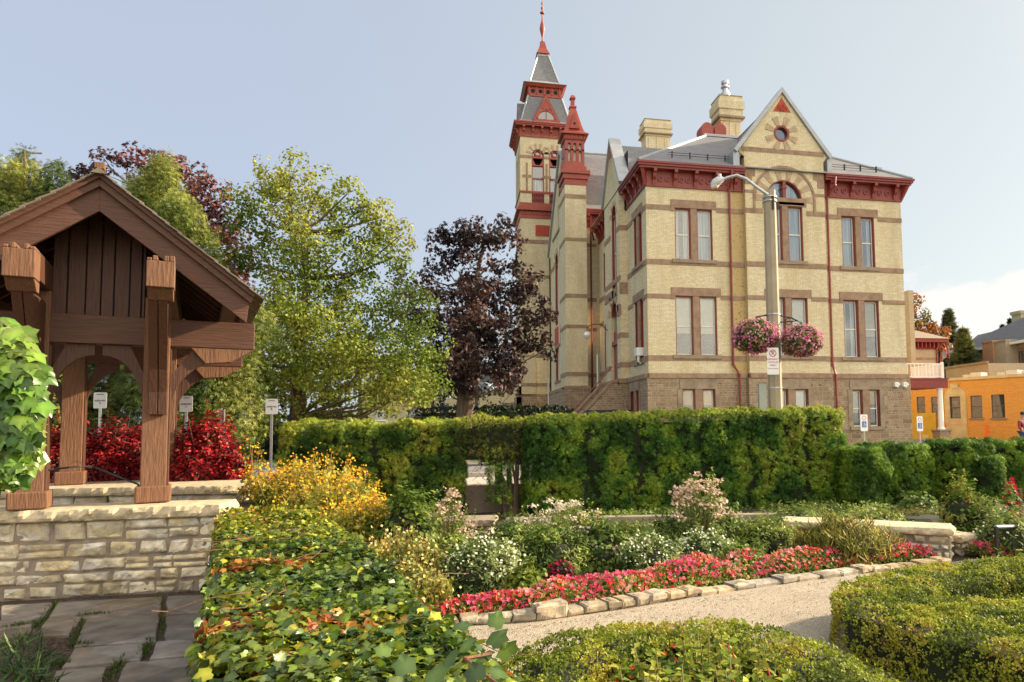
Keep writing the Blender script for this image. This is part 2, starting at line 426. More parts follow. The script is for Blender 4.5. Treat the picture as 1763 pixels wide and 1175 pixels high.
def leaf_mat(name, trans=.35, rough=.55, tint=(1, 1, 1), spec=.3):
    m, nt, b = nmat(name)
    a = N_(nt, 'ShaderNodeVertexColor', layer_name='col')
    n = N_(nt, 'ShaderNodeMix', {'Factor': 1.0, 'A': a.outputs['Color'], 'B': (*tint, 1)}, data_type='RGBA', blend_type='MULTIPLY')
    n.inputs['Factor'].default_value = 1.0
    nt.links.new(a.outputs['Color'], n.inputs['A']); n.inputs['B'].default_value = (*tint, 1)
    nt.links.new(n.outputs['Result'], b.inputs['Base Color'])
    b.inputs['Roughness'].default_value = rough
    b.inputs['Specular IOR Level'].default_value = spec
    tr = N_(nt, 'ShaderNodeBsdfTranslucent', {'Color': n.outputs['Result']})
    mx = N_(nt, 'ShaderNodeMixShader', {0: trans, 1: b.outputs[0], 2: tr.outputs[0]})
    nt.links.new(mx.outputs[0], nt.nodes['Material Output'].inputs['Surface'])
    return m

M = {}
M['brick'] = brick_mat('buff_brick', (.84,.74,.53), (.70,.58,.37), (.36,.28,.17))
M['stoneband'] = plain('brown_sandstone', (.31,.20,.13), .9, .28, 2.5, .3)
M['stonedark'] = plain('dark_sandstone', (.30,.22,.15), .9, .3, 2.2, .4)
M['basestone'] = rubble_mat('rockfaced_sandstone', [(.22,.14,.09),(.36,.24,.15),(.28,.19,.12),(.42,.30,.19)], (.50,.40,.28), .62, .27)
M['red'] = plain('oxblood_paint', (.22,.028,.018), .45, .18, 4, .05)
M['redbright'] = plain('brick_red_paint', (.32,.05,.026), .5, .2, 3, .05)
M['terracotta'] = plain('terracotta_panel', (.42,.07,.035), .8, .3, 9, .5)
M['cream'] = plain('cream_paint', (.72,.68,.58), .5, .06)
M['white'] = plain('white_paint', (.80,.79,.76), .45, .05)
M['slate'] = brick_mat('grey_slate', (.17,.17,.18), (.23,.22,.22), (.10,.10,.105), .28, .16, .01, (.85,.8,.8), .6, .5)
M['lead'] = plain('lead_flashing', (.36,.37,.38), .45, .15, 2, .05, .3)
M['steel'] = plain('galvanised_steel', (.45,.46,.47), .4, .15, 8, .02, .7)
M['black'] = plain('black_metal', (.015,.014,.013), .5, .2)
M['dark'] = plain('dark_interior', (.012,.011,.010), .9, .2)
def glass_mat(name, col, rough=.04):
    m, nt, b = nmat(name)
    b.inputs['Base Color'].default_value = (*col, 1); b.inputs['Roughness'].default_value = rough
    b.inputs['Metallic'].default_value = 0.0; b.inputs['Specular IOR Level'].default_value = 1.0
    b.inputs['Coat Weight'].default_value = 1.0; b.inputs['Coat Roughness'].default_value = .02
    b.inputs['Coat IOR'].default_value = 1.9
    return m
M['glass'] = glass_mat('window_glass', (.03,.035,.04))
M['curtain'] = plain('pale_curtain', (.50,.51,.50), .8, .5, 1.0, .5, stretch=(11, 11, .25))
M['blind'] = plain('cream_blind', (.62,.56,.40), .8, .08)
M['yblind'] = plain('ochre_blind', (.60,.33,.03), .8, .15)
# clear pane in front of curtains: mostly see-through with a sky reflection
def pane_mat():
    m, nt, b = nmat('clear_pane')
    tr = N_(nt, 'ShaderNodeBsdfTransparent', {'Color': (.86, .89, .9, 1)})
    gl = N_(nt, 'ShaderNodeBsdfGlossy', {'Color': (1, 1, 1, 1), 'Roughness': .03})
    fr = N_(nt, 'ShaderNodeFresnel', {'IOR': 1.5})
    f2 = N_(nt, 'ShaderNodeMath', {0: fr.outputs[0], 1: .05}, operation='ADD')
    mx = N_(nt, 'ShaderNodeMixShader', {0: f2.outputs[0], 1: tr.outputs[0], 2: gl.outputs[0]})
    nt.links.new(mx.outputs[0], nt.nodes['Material Output'].inputs['Surface'])
    return m
M['pane'] = pane_mat()
LM = leaf_mat('leaf')
LMd = leaf_mat('dark_leaf', .2)
LMg = leaf_mat('glossy_leaf', .25, .35, (1,1,1), .5)
PM = leaf_mat('petal', .3, .7, (1,1,1), .2)
M['bark'] = plain('bark', (.13,.09,.06), .95, .4, 6, .8, stretch=(3, 3, .6))
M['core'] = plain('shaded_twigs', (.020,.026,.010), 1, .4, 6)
# ================================================================== COURTHOUSE
CH = thing('courthouse', 'buff brick courthouse with red cornices, slate roofs and tall clock-less tower', 'courthouse', (18.0, 36.06, 0.55))
GZ = 0.55
def ub(mb, ax, c, u0, u1, d0, d1, z0, z1):
    """box on a wall plane: u along the wall, d into the wall (negative = proud)"""
    if ax == 'y': mb.box(u0, u1, c + d0, c + d1, z0, z1)
    else: mb.box(c + d0, c + d1, u0, u1, z0, z1)
def um(ax, c, u, d, z): return (u, c + d, z) if ax == 'y' else (c + d, u, z)
def arc(cu, cz, r, a0, a1, n): return [(cu + r * math.cos(R_(a0 + (a1 - a0) * i / n)), cz + r * math.sin(R_(a0 + (a1 - a0) * i / n))) for i in range(n + 1)]
def arch_hole(u0, u1, z0, zs, n=12):
    r = (u1 - u0) / 2
    return [(u0, z0), (u1, z0)] + arc((u0 + u1) / 2, zs, r, 0, 180, n)
def rect(u0, u1, z0, z1): return [(u0, z0), (u1, z0), (u1, z1), (u0, z1)]
def sheet(mb, ax, c, outline, holes=(), reveal=.28):
    rings = [[Vector((u, z, 0)) for u, z in r] for r in [outline] + list(holes)]
    tri = tessellate_polygon(rings)
    flat = [p for r in rings for p in r]
    mb.add([um(ax, c, p.x, 0, p.y) for p in flat], [tuple(t) for t in tri])
    for h in holes:
        n = len(h)
        mb.add([um(ax, c, u, 0, z) for u, z in h] + [um(ax, c, u, reveal, z) for u, z in h], [(i, (i+1) % n, n + (i+1) % n, n + i) for i in range(n)])
def wedge_ring(mb, ax, c, cu, cz, r0, r1, a0, a1, n, d0, d1, only=None, k=3):
    for i in range(n):
        if only is not None and i % 2 != only: continue
        b0 = a0 + (a1 - a0) * i / n; b1 = a0 + (a1 - a0) * (i + 1) / n
        poly = arc(cu, cz, r0, b0, b1, k) + list(reversed(arc(cu, cz, r1, b0, b1, k)))
        mb.prism(poly, ax, c + d0, c + d1)
def sash_window(ax, c, u0, u1, z0, z1, fill='curtain', arch=0.0, rail=.5, parent=CH, casing='red', depth=.2, label=None):
    """one light: red casing part > sash, pane, curtain"""
    zt = z1 - arch
    w = .055
    mb = MB()
    for a, b in ((u0, u0 + w), (u1 - w, u1)): ub(mb, ax, c, a, b, .04, depth + .12, z0, zt)
    if arch:
        cu = (u0 + u1) / 2; r = (u1 - u0) / 2
        wedge_ring(mb, ax, c, cu, zt, r - w, r, 0, 180, 12, .04, depth + .12)
        ub(mb, ax, c, u0 + w, u1 - w, .10, depth + .1, zt - .05, zt + .06)
    else: ub(mb, ax, c, u0 + w, u1 - w, .04, depth + .12, z1 - w, z1)
    wo_ = mb.build('window', M[casing], parent)
    if label: wo_['label'] = label
    s = MB(); f = .06; a, b = u0 + w, u1 - w
    zz1 = (zt - .05) if arch else z1 - w
    ub(s, ax, c, a, a + f, depth, depth + .06, z0, zz1); ub(s, ax, c, b - f, b, depth, depth + .06, z0, zz1)
    ub(s, ax, c, a + f, b - f, depth, depth + .06, z0, z0 + f + .02); ub(s, ax, c, a + f, b - f, depth, depth + .06, zz1 - f, zz1)
    zm = z0 + (zz1 - z0) * rail
    ub(s, ax, c, a + f, b - f, depth - .02, depth + .04, zm - .035, zm + .035)
    s.build('sash', M['cream'], wo_)
    g = MB(); ub(g, ax, c, a + f, b - f, depth + .022, depth + .028, z0 + f + .02, zz1 - f)
    if arch:
        g.prism(arch_hole(u0 + w, u1 - w, zt + .06, zt + .06)[0:2] + arc(cu, zt, r - w, 5, 175, 12), ax, c + depth + .022, c + depth + .028)
    g.build('pane', M['pane'], wo_)
    k = MB()
    if fill == 'curtain':
        ub(k, ax, c, a, b, depth + .14, depth + .17, z0 + .02, z1 - .02 if not arch else zt)
        k.build('curtain', M['curtain'], wo_)
    elif fill == 'side':
        ub(k, ax, c, a, a + .3 * (b - a), depth + .14, depth + .17, z0 + .02, zt); ub(k, ax, c, b - .35 * (b - a), b, depth + .14, depth + .17, z0 + .02, zt)
        k.build('curtain', M['curtain'], wo_)
    elif fill == 'half':
        ub(k, ax, c, a, b, depth + .1, depth + .12, z0 + (zz1 - z0) * .38, zz1)
        k.build('blind', M['blind'], wo_)
    elif fill == 'yhalf':
        ub(k, ax, c, a, b, depth + .1, depth + .12, z0 + (zz1 - z0) * .62, zz1)
        k.build('blind', M['yblind'], wo_)
    elif fill == 'whole':
        ub(k, ax, c, a, b, depth + .08, depth + .1, z0, zz1)
        k.build('blind', M['cream'], wo_)
    return wo_
def pair(ax, c, u0, u1, z0, z1, mul, fills=('curtain', 'curtain'), base=False):
    um_ = (u0 + u1) / 2; h = mul / 2
    sash_window(ax, c, u0, um_ - h, z0, z1, fills[0]); sash_window(ax, c, um_ + h, u1, z0, z1, fills[1])
    mb = MB(); ub(mb, ax, c, um_ - h, um_ + h, -.02, .3, z0, z1)
    mb.build('mullion', M['stoneband'], CH)
    mb = MB()
    if base: ub(mb, ax, c, u0 - .15, u1 + .15, -.05, .05, z1, z1 + .52)
    else: ub(mb, ax, c, u0 - .24, u1 + .24, -.05, .05, z1, z1 + .46); ub(mb, ax, c, u0 - .24, u0 - .03, -.045, .05, z1 - .2, z1)
    mb.build('lintel', M['stonedark' if base else 'stoneband'], CH)
    mb = MB(); ub(mb, ax, c, u0 - .2, u1 + .2, -.10, .3, z0 - .2, z0)
    mb.build('sill', M['stonedark'], CH)
    if base:
        for a, b in ((u0 - .28, u0), (u1, u1 + .28)):
            mb = MB(); ub(mb, ax, c, a, b, -.04, .1, z0, z1); mb.build('jamb', M['stonedark'], CH)

XW, XE, YS, YN = 10.2, 25.94, 36.06, 48.7
ZB = 4.78
# window table of the south front: u0, u1, z0, z1, mullion, fills
WL = [(11.84, 14.03, 11.08, 13.95, .36, ('side', 'curtain')), (11.78, 14.18, 5.79, 9.05, .38, ('half', 'half')), (12.05, 13.93, 1.74, 3.93, .42, ('yhalf', 'yhalf'))]
WC = [(17.16, 19.36, 11.15, 14.3, .36, ('curtain', 'curtain')), (17.12, 19.5, 5.79, 9.05, .38, ('half', 'half')), (17.3, 19.3, 1.9, 3.9, .42, ('half', 'whole'))]
WR = [(22.0, 24.13, 11.04, 14.03, .36, ('curtain', 'side')), (21.93, 24.24, 5.76, 9.08, .38, ('side', 'half')), (22.24, 23.98, 1.76, 3.88, .42, ('half', 'yhalf'))]
# --- walls
w = MB()
hl = [rect(a, b, c, d) for a, b, c, d, _, _ in WL[:2]]; hr = [rect(a, b, c, d) for a, b, c, d, _, _ in WR[:2]]
sheet(w, 'y', YS, rect(XW, 15.9, ZB, 15.2), hl)
sheet(w, 'y', YS, rect(20.75, XE, ZB, 15.2), hr)
YB = 35.72
hc = [rect(a, b, c, d) for a, b, c, d, _, _ in WC[:2]] + [arch_hole(17.16, 19.36, 14.52, 14.7, 16), arc(18.2, 18.5, .42, 0, 345, 23)]
sheet(w, 'y', YB, [(15.88, ZB), (20.77, ZB), (20.77, 17.0), (21.0, 17.3), (18.27, 20.9), (15.55, 17.3), (15.88, 17.0)], hc)
w.box(15.88, 15.9, YB + .001, YS + .3, ZB, 17); w.box(20.75, 20.77, YB + .001, YS + .3, ZB, 17)
w.box(15.6, 20.95, YS + .9, YS + 1.1, 15.5, 17.2)
# west wall of the front wing with two window pairs, and its projecting gable bay
WW = [(37.0, 38.8, 11.08, 13.95), (36.95, 38.85, 5.6, 9.05), (37.7, 39.6, 1.5, 3.95)]
sheet(w, 'x', XW, rect(YS, 40.36, ZB, 15.2), [rect(*t) for t in WW[:2]])
XA, YA0, YA1 = 9.71, 40.36, 44.5
ahol = [arch_hole(41.2, 42.5, 10.5, 15.1), arch_hole(41.25, 43.0, 4.5, 8.9), rect(42.05, 42.2, 17.6, 18.9), rect(42.4, 42.55, 17.6, 18.9), rect(42.75, 42.9, 17.6, 18.9)]
sheet(w, 'x', XA, [(YA0, ZB - .3), (YA1, ZB - .3), (YA1, 16.2), (YA1 + .25, 16.5), (42.3, 20.0), (39.9, 16.5), (YA0, 16.2)], ahol)
w.box(XA + .001, XW + .3, YA0, YA0 + .02, ZB, 17.2); w.box(XA + .001, XW + .3, YA1 - .02, YA1, ZB, 17.2)
w.box(XA + .35, XA + .8, YA0, YA1, 15.0, 17.2)
sheet(w, 'x', XW, rect(YA1, YN, ZB, 15.2), [rect(46.0, 47.2, 5.6, 9.0), rect(46.2, 47.3, 11.3, 14.0)])
sheet(w, 'x', XE, rect(YS, YN + 8, ZB, 15.2), [])
# centre block: south wall, pillar, west wall
YC, XP0, XP1, YP0 = 49.6, 7.65, 9.19, 48.13
w.box(XP0 + .3, 11.0, YC, YC + .4, ZB, 17.2)
w.box(11.0, 26.0, 56.0, 56.4, ZB, 17)
w.box(XP0, XP1, YP0, YC + 1.2, ZB, 19.16)
gw = [arch_hole(49.95, 51.4, 9.8, 14.9, 10), arch_hole(52.6, 54.3, 9.8, 14.6, 10), rect(49.95, 51.4, 5.4, 8.0), rect(52.6, 54.3, 5.4, 8.0),
      arch_hole(50.2, 50.7, 17.0, 19.3, 6), arch_hole(51.1, 51.6, 17.0, 19.0, 6), arch_hole(52.0, 52.5, 17.0, 18.7, 6)]
sheet(w, 'x', XP0 + .12, [(YC + .8, ZB), (57.6, ZB), (57.6, 16.2), (51.9, 22.6), (49.9, 22.6), (YC + .8, 20.5)], gw)
w.box(XP0 + .12, 9.5, 56.8, 57.6, ZB, 16)
w.build('brick_wall', M['brick'], CH)
# backing so rooms read dark
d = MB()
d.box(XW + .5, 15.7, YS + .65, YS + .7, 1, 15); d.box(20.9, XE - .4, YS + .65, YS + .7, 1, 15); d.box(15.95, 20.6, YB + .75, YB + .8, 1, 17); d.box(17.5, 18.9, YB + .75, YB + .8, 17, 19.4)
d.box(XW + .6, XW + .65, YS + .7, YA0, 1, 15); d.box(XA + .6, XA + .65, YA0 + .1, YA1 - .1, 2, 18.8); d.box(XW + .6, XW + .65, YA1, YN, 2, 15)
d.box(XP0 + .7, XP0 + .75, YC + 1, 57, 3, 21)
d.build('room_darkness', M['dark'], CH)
# --- stone base
b = MB()
def base_sheet(ax, c, u0, u1, holes=()): sheet(b, ax, c, rect(u0, u1, GZ - .3, ZB - .26), holes, .34)
base_sheet('y', YS - .1, XW - .1, 15.8, [rect(*WL[2][:4])]); base_sheet('y', YS - .1, 20.85, XE + .1, [rect(*WR[2][:4])])
base_sheet('y', YB - .1, 15.78, 20.87, [rect(*WC[2][:4])])
b.box(15.78, 15.8, YB - .099, YS - .1, GZ, ZB - .26); b.box(20.85, 20.87, YB - .099, YS - .1, GZ, ZB - .26)
base_sheet('x', XW - .1, YS - .1, YA0, [rect(*WW[2])]); base_sheet('x', XA - .12, YA0 - .05, YA1); b.box(XA - .119, XW, YA0 - .05, YA0, GZ, ZB - .26)
base_sheet('x', XW - .1, YA1, YN); base_sheet('x', XE + .1, YS - .1, YN + 8)
b.box(XP0 - .12, XP1 + .12, YP0 - .12, YC + 1.2, GZ, ZB - .22)
b.box(XP0 + .2, 11, YC - .12, YC + .3, GZ, ZB - .24); b.box(XP0, XP0 + .3, YC + .9, 57.6, GZ, ZB - .23)
b.build('stone_base', M['basestone'], CH)
# --- string courses
s = MB()
def course(z0, z1, pr, segs):
    mb = MB()
    for ax, c, a, e in segs: ub(mb, ax, c, a, e, -pr, .06, z0, z1)
    build_pieces(mb, 'string_course', M['stoneband'], CH)
full = [('y', YS, XW - .01, 15.87), ('y', YB, 15.87, 20.78), ('y', YS, 20.78, XE + .02), ('x', XW, YS + .061, 40.3), ('x', XA, YA0 - .02, 41.2), ('x', XA, 43.05, YA1 + .02), ('x', XW, YA1 + .03, YN), ('x', XE - .06, YS, YN)]
course(ZB - .26, ZB, .16, [q for q in full])
for z0, z1 in ((5.47, 5.76), (10.75, 11.04)): course(z0, z1, .03, full if z0 < 6 else [q for q in full if q[1] != XA] + [('x', XA, YA0 - .02, YA1 + .02)])
def broken(z0, z1, k):
    L, C_, R2 = WL[k], WC[k], WR[k]
    course(z0, z1, .03, [('y', YS, XW - .01, L[0] - .24), ('y', YS, L[1] + .24, 15.87), ('y', YB, 15.87, C_[0] - .24), ('y', YB, C_[1] + .24, 20.78),
                        ('y', YS, 20.78, R2[0] - .24), ('y', YS, R2[1] + .24, XE + .02), ('x', XW, YS + .06, WW[k][0] - .25), ('x', XW, WW[k][1] + .25, 40.3)])
broken(8.88, 9.12, 1); broken(13.8, 14.07, 0)
course(8.6, 9.3, .05, [('x', XA, YA0 - .02, 41.0)]); course(9.9, 10.45, .05, [('x', XA, 41.0, YA1)]); course(13.8, 14.1, .03, [('x', XA, YA0 - .02, 41.0), ('x', XA, 42.7, YA1)])
course(9.0, 9.3, .03, [('x', XW, YA1 + .03, 45.8), ('x', XW, 47.4, YN)])
s.box(XA - .03, XW, YA0 - .03, YA0, 5.47, 5.76); s.box(XA - .03, XW, YA0 - .03, YA0, 13.8, 14.1); s.box(XA - .03, XW, YA0 - .03, YA0, 9.9, 10.6); s.box(XA - .16, XW, YA0 - .14, YA0, ZB - .26, ZB); s.box(XA - .03, XW, YA0 - .03, YA0, 7.25, 7.55)
course(7.25, 7.55, .03, [('x', XA, YA0 - .02, 41.1)])
course(ZB - .22, ZB, .16, [('y', YP0, XP0 - .16, XP1 + .16), ('y', YC, XP1, 10.2), ('x', XP0 + .12, YC + .8, 57.6)]); 
for z0, z1 in ((5.47, 5.76), (8.86, 9.1), (11.02, 11.29), (15.1, 15.33)):
    s.box(XP0 - .03, XP1 + .03, YP0 - .03, YC + 1.21, z0, z1); s.box(XP1 + .03, 10.16, YC - .03, YC + .1, z0, z1)
course(5.3, 5.45, .08, [('x', XP0 + .12, 49.8, 54.4)]); course(8.0, 8.2, .05, [('x', XP0 + .12, 49.8, 54.4)]); course(16.8, 17.0, .08, [('x', XP0 + .12, 50.0, 55.2)]); course(14.5, 14.8, .04, [('x', XP0 + .12, 54.35, 57.0)])
course(17.33, 17.58, .03, [('y', YB, 15.75, 20.8)])
s.box(XP0 - .02, XP1 + .02, YP0 - .02, YC + 1.21, 18.18, 18.48)
# outer label mould and shoulder blocks of the big arch
wedge_ring(s, 'y', YB, 18.26, 14.7, 1.78, 1.92, 0, 180, 24, -.05, .02)
ub(s, 'y', YB, 16.34, 16.48, -.05, .02, 13.86, 14.7); ub(s, 'y', YB, 20.04, 20.18, -.05, .02, 13.86, 14.7)
for u0, u1, z0, z1 in ((15.88, 16.5, 15.9, 16.3), (15.88, 16.3, 15.45, 15.9), (15.88, 16.6, 14.95, 15.1), (20.1, 20.77, 15.9, 16.3), (20.35, 20.77, 15.45, 15.9), (20.1, 20.77, 14.95, 15.1)): ub(s, 'y', YB, u0, u1, -.03, .05, z0, z1)
build_pieces(s, 'string_course', M['stoneband'], CH)
# voussoirs
def AR(*a):
    v = MB(); wedge_ring(v, *a); v.build('arch_ring', M.setdefault('ringstone', plain('pale_sandstone', (.44,.32,.20), .9, .25, 3, .3)), CH)
AR('y', YB, 18.26, 14.7, 1.12, 1.76, -6, 186, 15, -.03, .06, 0)
AR('y', YB, 18.2, 18.5, .5, 1.02, 12, 372, 16, -.035, .06, 0)
AR('x', XA, 41.85, 15.1, .68, .95, 0, 180, 9, -.03, .05, 0); AR('x', XA, 42.12, 8.9, .9, 1.5, 0, 180, 9, -.05, .06, 0)
for cu, cz, r in ((50.68, 14.9, .74), (53.45, 14.6, .87)): AR('x', XP0 + .12, cu, cz, r, r + .4, 0, 180, 9, -.03, .05, 0)

for T_ in (WL, WC, WR):
    c = YB if T_ is WC else YS
    for i, (a, b_, z0, z1, m_, fl) in enumerate(T_): pair('y', c - (.1 if i == 2 else 0), a, b_, z0, z1, m_, fl, i == 2)
for i, (a, b_, z0, z1) in enumerate(WW): pair('x', XW - (.1 if i == 2 else 0), a, b_, z0, z1, .5, ('curtain', 'curtain'), i == 2)
# the arched head over the centre pair: red transom, king post and fan pane
mb = MB(); ub(mb, 'y', YB, 17.06, 19.46, -.05, .2, 14.36, 14.52)
wedge_ring(mb, 'y', YB, 18.26, 14.7, 1.03, 1.1, -8, 188, 16, .0, .3)
ub(mb, 'y', YB, 18.17, 18.35, -.04, .25, 14.52, 15.76); ub(mb, 'y', YB, 18.12, 18.40, -.07, .25, 15.3, 15.4)
fan = mb.build('fanlight', M['red'], CH)
mb = MB(); mb.prism([(17.2, 14.52), (19.32, 14.52)] + arc(18.26, 14.7, 1.04, 0, 180, 16), 'y', YB + .2, YB + .21); mb.build('pane', M['pane'], fan)
mb = MB(); mb.prism([(17.2, 14.52), (19.32, 14.52)] + arc(18.26, 14.7, 1.04, 0, 180, 16), 'y', YB + .32, YB + .34); mb.build('curtain', M['curtain'], fan)
# oculus
mb = MB(); wedge_ring(mb, 'y', YB, 18.2, 18.5, .36, .47, 0, 360, 28, -.04, .25); oc = mb.build('oculus', M['red'], CH)
mb = MB(); mb.prism(arc(18.2, 18.5, .37, 0, 350, 24), 'y', YB + .15, YB + .17); mb.build('pane', M['glass'], oc)
# terracotta panel with modelled relief
mb = MB(); mb.prism([(17.72, 19.78), (18.82, 19.78), (18.27, 20.62)], 'y', YB - .02, YB + .05)
for k in range(16):
    a = k * 2.4; r = .05 + .3 * math.sqrt(k / 16)
    mb.lathe((18.27 + r * math.cos(a), 0, 20.02 + r * math.sin(a) * .6), [(.05, 0)], 6) if False else mb.box(18.27 + r * math.cos(a) * .9 - .03, 18.27 + r * math.cos(a) * .9 + .03, YB - .06, YB, 20.0 + r * math.sin(a) * .55 - .03, 20.0 + r * math.sin(a) * .55 + .04)
mb.build('terracotta_panel', M['terracotta'], CH)
# gable copings
def coping(ax, c, foot0, apex, foot1, pr, back, th=.22, name='gable_coping', mat='lead'):
    for ft in (foot0, foot1):
        mb = MB()
        du, dz = apex[0] - ft[0], apex[1] - ft[1]; L = math.hypot(du, dz); nu, nz_ = -dz / L, du / L
        if nz_ < 0: nu, nz_ = -nu, -nz_
        poly = [ft, apex, (apex[0] + (0), apex[1] + th * 1.35), (ft[0] + nu * th, ft[1] + nz_ * th)]
        mb.prism(poly, ax, c - pr, c + back); mb.build(name, M[mat], CH)
coping('y', YB, (15.42, 17.22), (18.27, 20.9), (21.12, 17.22), .14, .55)
coping('x', XA, (39.8, 16.45), (42.3, 20.0), (44.85, 16.45), .14, .6)
coping('x', XP0 + .12, (57.7, 16.1), (50.9, 22.6), (49.4, 21.4), .16, .7)
mb = MB(); mb.prism([(57.6, 16.2), (50.9, 22.6), (49.9, 22.6)], 'x', XP0 + .13, XP0 + .5); mb.build('gable_top', M['brick'], CH)
mb = MB(); mb.prism([(51.6, 19.4), (50.2, 21.6), (49.9, 21.2), (49.9, 19.8)], 'x', XP0 + .05, XP0 + .13); mb.build('terracotta_panel', M['terracotta'], CH)
mb = MB(); mb.prism([(41.9, 19.0), (42.75, 19.0), (42.32, 19.75)], 'x', XA - .02, XA + .05); mb.build('terracotta_panel', M['terracotta'], CH)
# saddle roofs behind the front gable and the west gables
mb = MB()
mb.hexa([(15.7, YB + .5, 16.9), (15.9, YB + .5, 16.9), (15.9, 42.0, 16.9), (15.7, 42.0, 16.9), (18.2, YB + .5, 20.75), (18.4, YB + .5, 20.75), (18.4, 42.0, 20.75), (18.2, 42.0, 20.75)])
mb.hexa([(20.7, YB + .5, 16.9), (20.9, YB + .5, 16.9), (20.9, 42.0, 16.9), (20.7, 42.0, 16.9), (18.15, YB + .5, 20.75), (18.35, YB + .5, 20.75), (18.35, 42.0, 20.75), (18.15, 42.0, 20.75)])
mb.prism([(39.95, 16.45), (42.3, 19.85), (44.75, 16.45)], 'x', XA + .5, 15.0)
mb.prism([(49.8, 20.6), (50.9, 22.4), (57.4, 16.3), (57.4, 15.9), (49.8, 15.9)], 'x', XP0 + .8, 14.0)
# front hip with flat deck
def hip(x0, x1, y0, y1, z0, run, rise):
    mb.hexa([(x0, y0, z0), (x1, y0, z0), (x1, y1, z0), (x0, y1, z0), (x0 + run, y0 + run, z0 + rise), (x1 - run, y0 + run, z0 + rise), (x1 - run, y1 - run, z0 + rise), (x0 + run, y1 - run, z0 + rise)])
hip(9.66, 26.46, 35.52, 49.2, 16.31, 6.3, 4.42)
# main roof of the centre block, ridge along X
mb.prism([(49.0, 17.75), (58.0, 25.5), (67.0, 17.75)], 'x', 9.0, 26.0)
mb.prism([(54.5, 22.3), (60.0, 26.8), (65.5, 22.3)], 'x', 14.5, 26.0)
mb.build('slate_roof', M['slate'], CH)
mb = MB()
mb.box(15.8, 20.3, 41.7, 43.0, 20.7, 20.86)
for (a, b_) in (((9.66, 35.52, 16.33), (15.96, 41.82, 20.75)), ((26.46, 35.52, 16.33), (20.16, 41.82, 20.75))): mb.tube([a, b_], .09, 6)
mb.tube([(9.0, 58.0, 25.55), (26, 58.0, 25.55)], .1, 6); mb.tube([(14.5, 60, 26.85), (26, 60, 26.85)], .1, 6)
mb.box(15.25, 15.62, YS - .3, YS + 1.2, 16.35, 17.35); mb.box(21.05, 21.35, YS - .3, YS + 1.2, 16.35, 17.6)
build_pieces(mb, 'roof_flashing', M['lead'], CH)
# snow rails
for a, b_ in ((11.6, 15.5), (21.2, 25.0)):
    mb = MB()
    for h in (.17, .3): mb.tube([(a, 36.35, 16.9 + h - .02), (b_, 36.35, 16.9 + h - .02)], .018, 5)
    n = int((b_ - a) / 1.05) + 1
    for i in range(n):
        x = a + .25 + i * 1.05
        mb.box(x - .025, x + .025, 36.3, 36.4, 16.8, 17.25)
    mb.build('snow_rail', M['black'], CH)
# cornices
BR = [(0, 0), (-.12, 0), (-.16, .28), (-.3, .42), (-.34, .62), (-.48, .68), (-.48, .84), (0, .84)]   # bracket profile: d, z
def cornice(ax, c, a, e, z0=15.06, first=.45, step=1.28, scale=1.0, ends=True, mat='red', ros=True, n=None):
    S = scale; mb = MB()
    ub(mb, ax, c, a, e, -.06 * S, .1, z0, z0 + .9 * S)
    ub(mb, ax, c, a - (.0), e + .0, -.1 * S, -.06 * S, z0, z0 + .07 * S)
    o = .42 * S if ends else 0
    ub(mb, ax, c, a - o, e + o, -.46 * S, .0, z0 + .9 * S, z0 + 1.02 * S)
    o = .5 * S if ends else 0
    ub(mb, ax, c, a - o, e + o, -.54 * S, .0, z0 + 1.02 * S, z0 + 1.14 * S)
    o = .56 * S if ends else 0
    ub(mb, ax, c, a - o, e + o, -.60 * S, .0, z0 + 1.14 * S, z0 + 1.25 * S)
    co = mb.build('cornice', M[mat], CH)
    k = max(1, int(round((e - a - 2 * first) / step))) if n is None else n - 1
    us = [a + first + (e - a - 2 * first) * i / k for i in range(k + 1)]
    for u in us:
        mb = MB()
        if ax == 'y': mb.prism([(c + d_ * S, z0 + .06 + z_ * S) for d_, z_ in BR], 'x', u - .09 * S, u + .09 * S)
        else: mb.prism([(c + d_ * S, z0 + .06 + z_ * S) for d_, z_ in BR], 'y', u - .09 * S, u + .09 * S)
        mb.build('bracket', M[mat], co)
    if ros:
        for u in us[:-1]:
            for f_ in (.33, .67):
                mb = MB()
                uu = u + (us[1] - us[0]) * f_
                wedge_ring(mb, ax, c, uu, z0 + .45 * S, .1 * S, .17 * S, 0, 360, 10, -.11 * S, -.055 * S, None, 1)
                mb.prism(arc(uu, z0 + .45 * S, .05 * S, 0, 300, 5), ax, c - .1 * S, c - .055 * S)
                mb.build('rosette', M[mat], co)
cornice('y', YS, XW + .0, 15.86, ends=False); cornice('y', YS, 20.8, XE, ends=False)
mb = MB()
mb.box(XW - .46, XW, YS - .46, YS, 15.96, 16.08); mb.box(XW - .54, XW, YS - .54, YS, 16.08, 16.2); mb.box(XW - .6, XW, YS - .6, YS, 16.2, 16.31)
mb.box(XE, XE + .46, YS - .46, YS, 15.96, 16.08); mb.box(XE, XE + .54, YS - .54, YS, 16.08, 16.2); mb.box(XE, XE + .6, YS - .6, YS, 16.2, 16.31)
for sx, x in ((-1, XW), (1, XE)):
    q = [(x - sx * .06, YS + .06), (x + sx * .06 - sx * 0, YS - .06)]
    mb.hexa([(x - .07, YS - .07, 15.1), (x + .07, YS - .07, 15.1), (x + .07, YS + .07, 15.1), (x - .07, YS + .07, 15.1)] + [(x + sx * .3 - .1, YS - .4, 15.96), (x + sx * .3 + .1, YS - .4, 15.96), (x + .1, YS + .05, 15.96), (x - .1, YS + .05, 15.96)])
build_pieces(mb, 'cornice_corner', M['red'], CH)
cornice('x', XW, YS, 40.3, ends=False, first=.6, step=1.1); cornice('x', XW, 44.9, YN, ends=False, step=1.0)
cornice('x', XE, YS, YN, ends=False, ros=False)
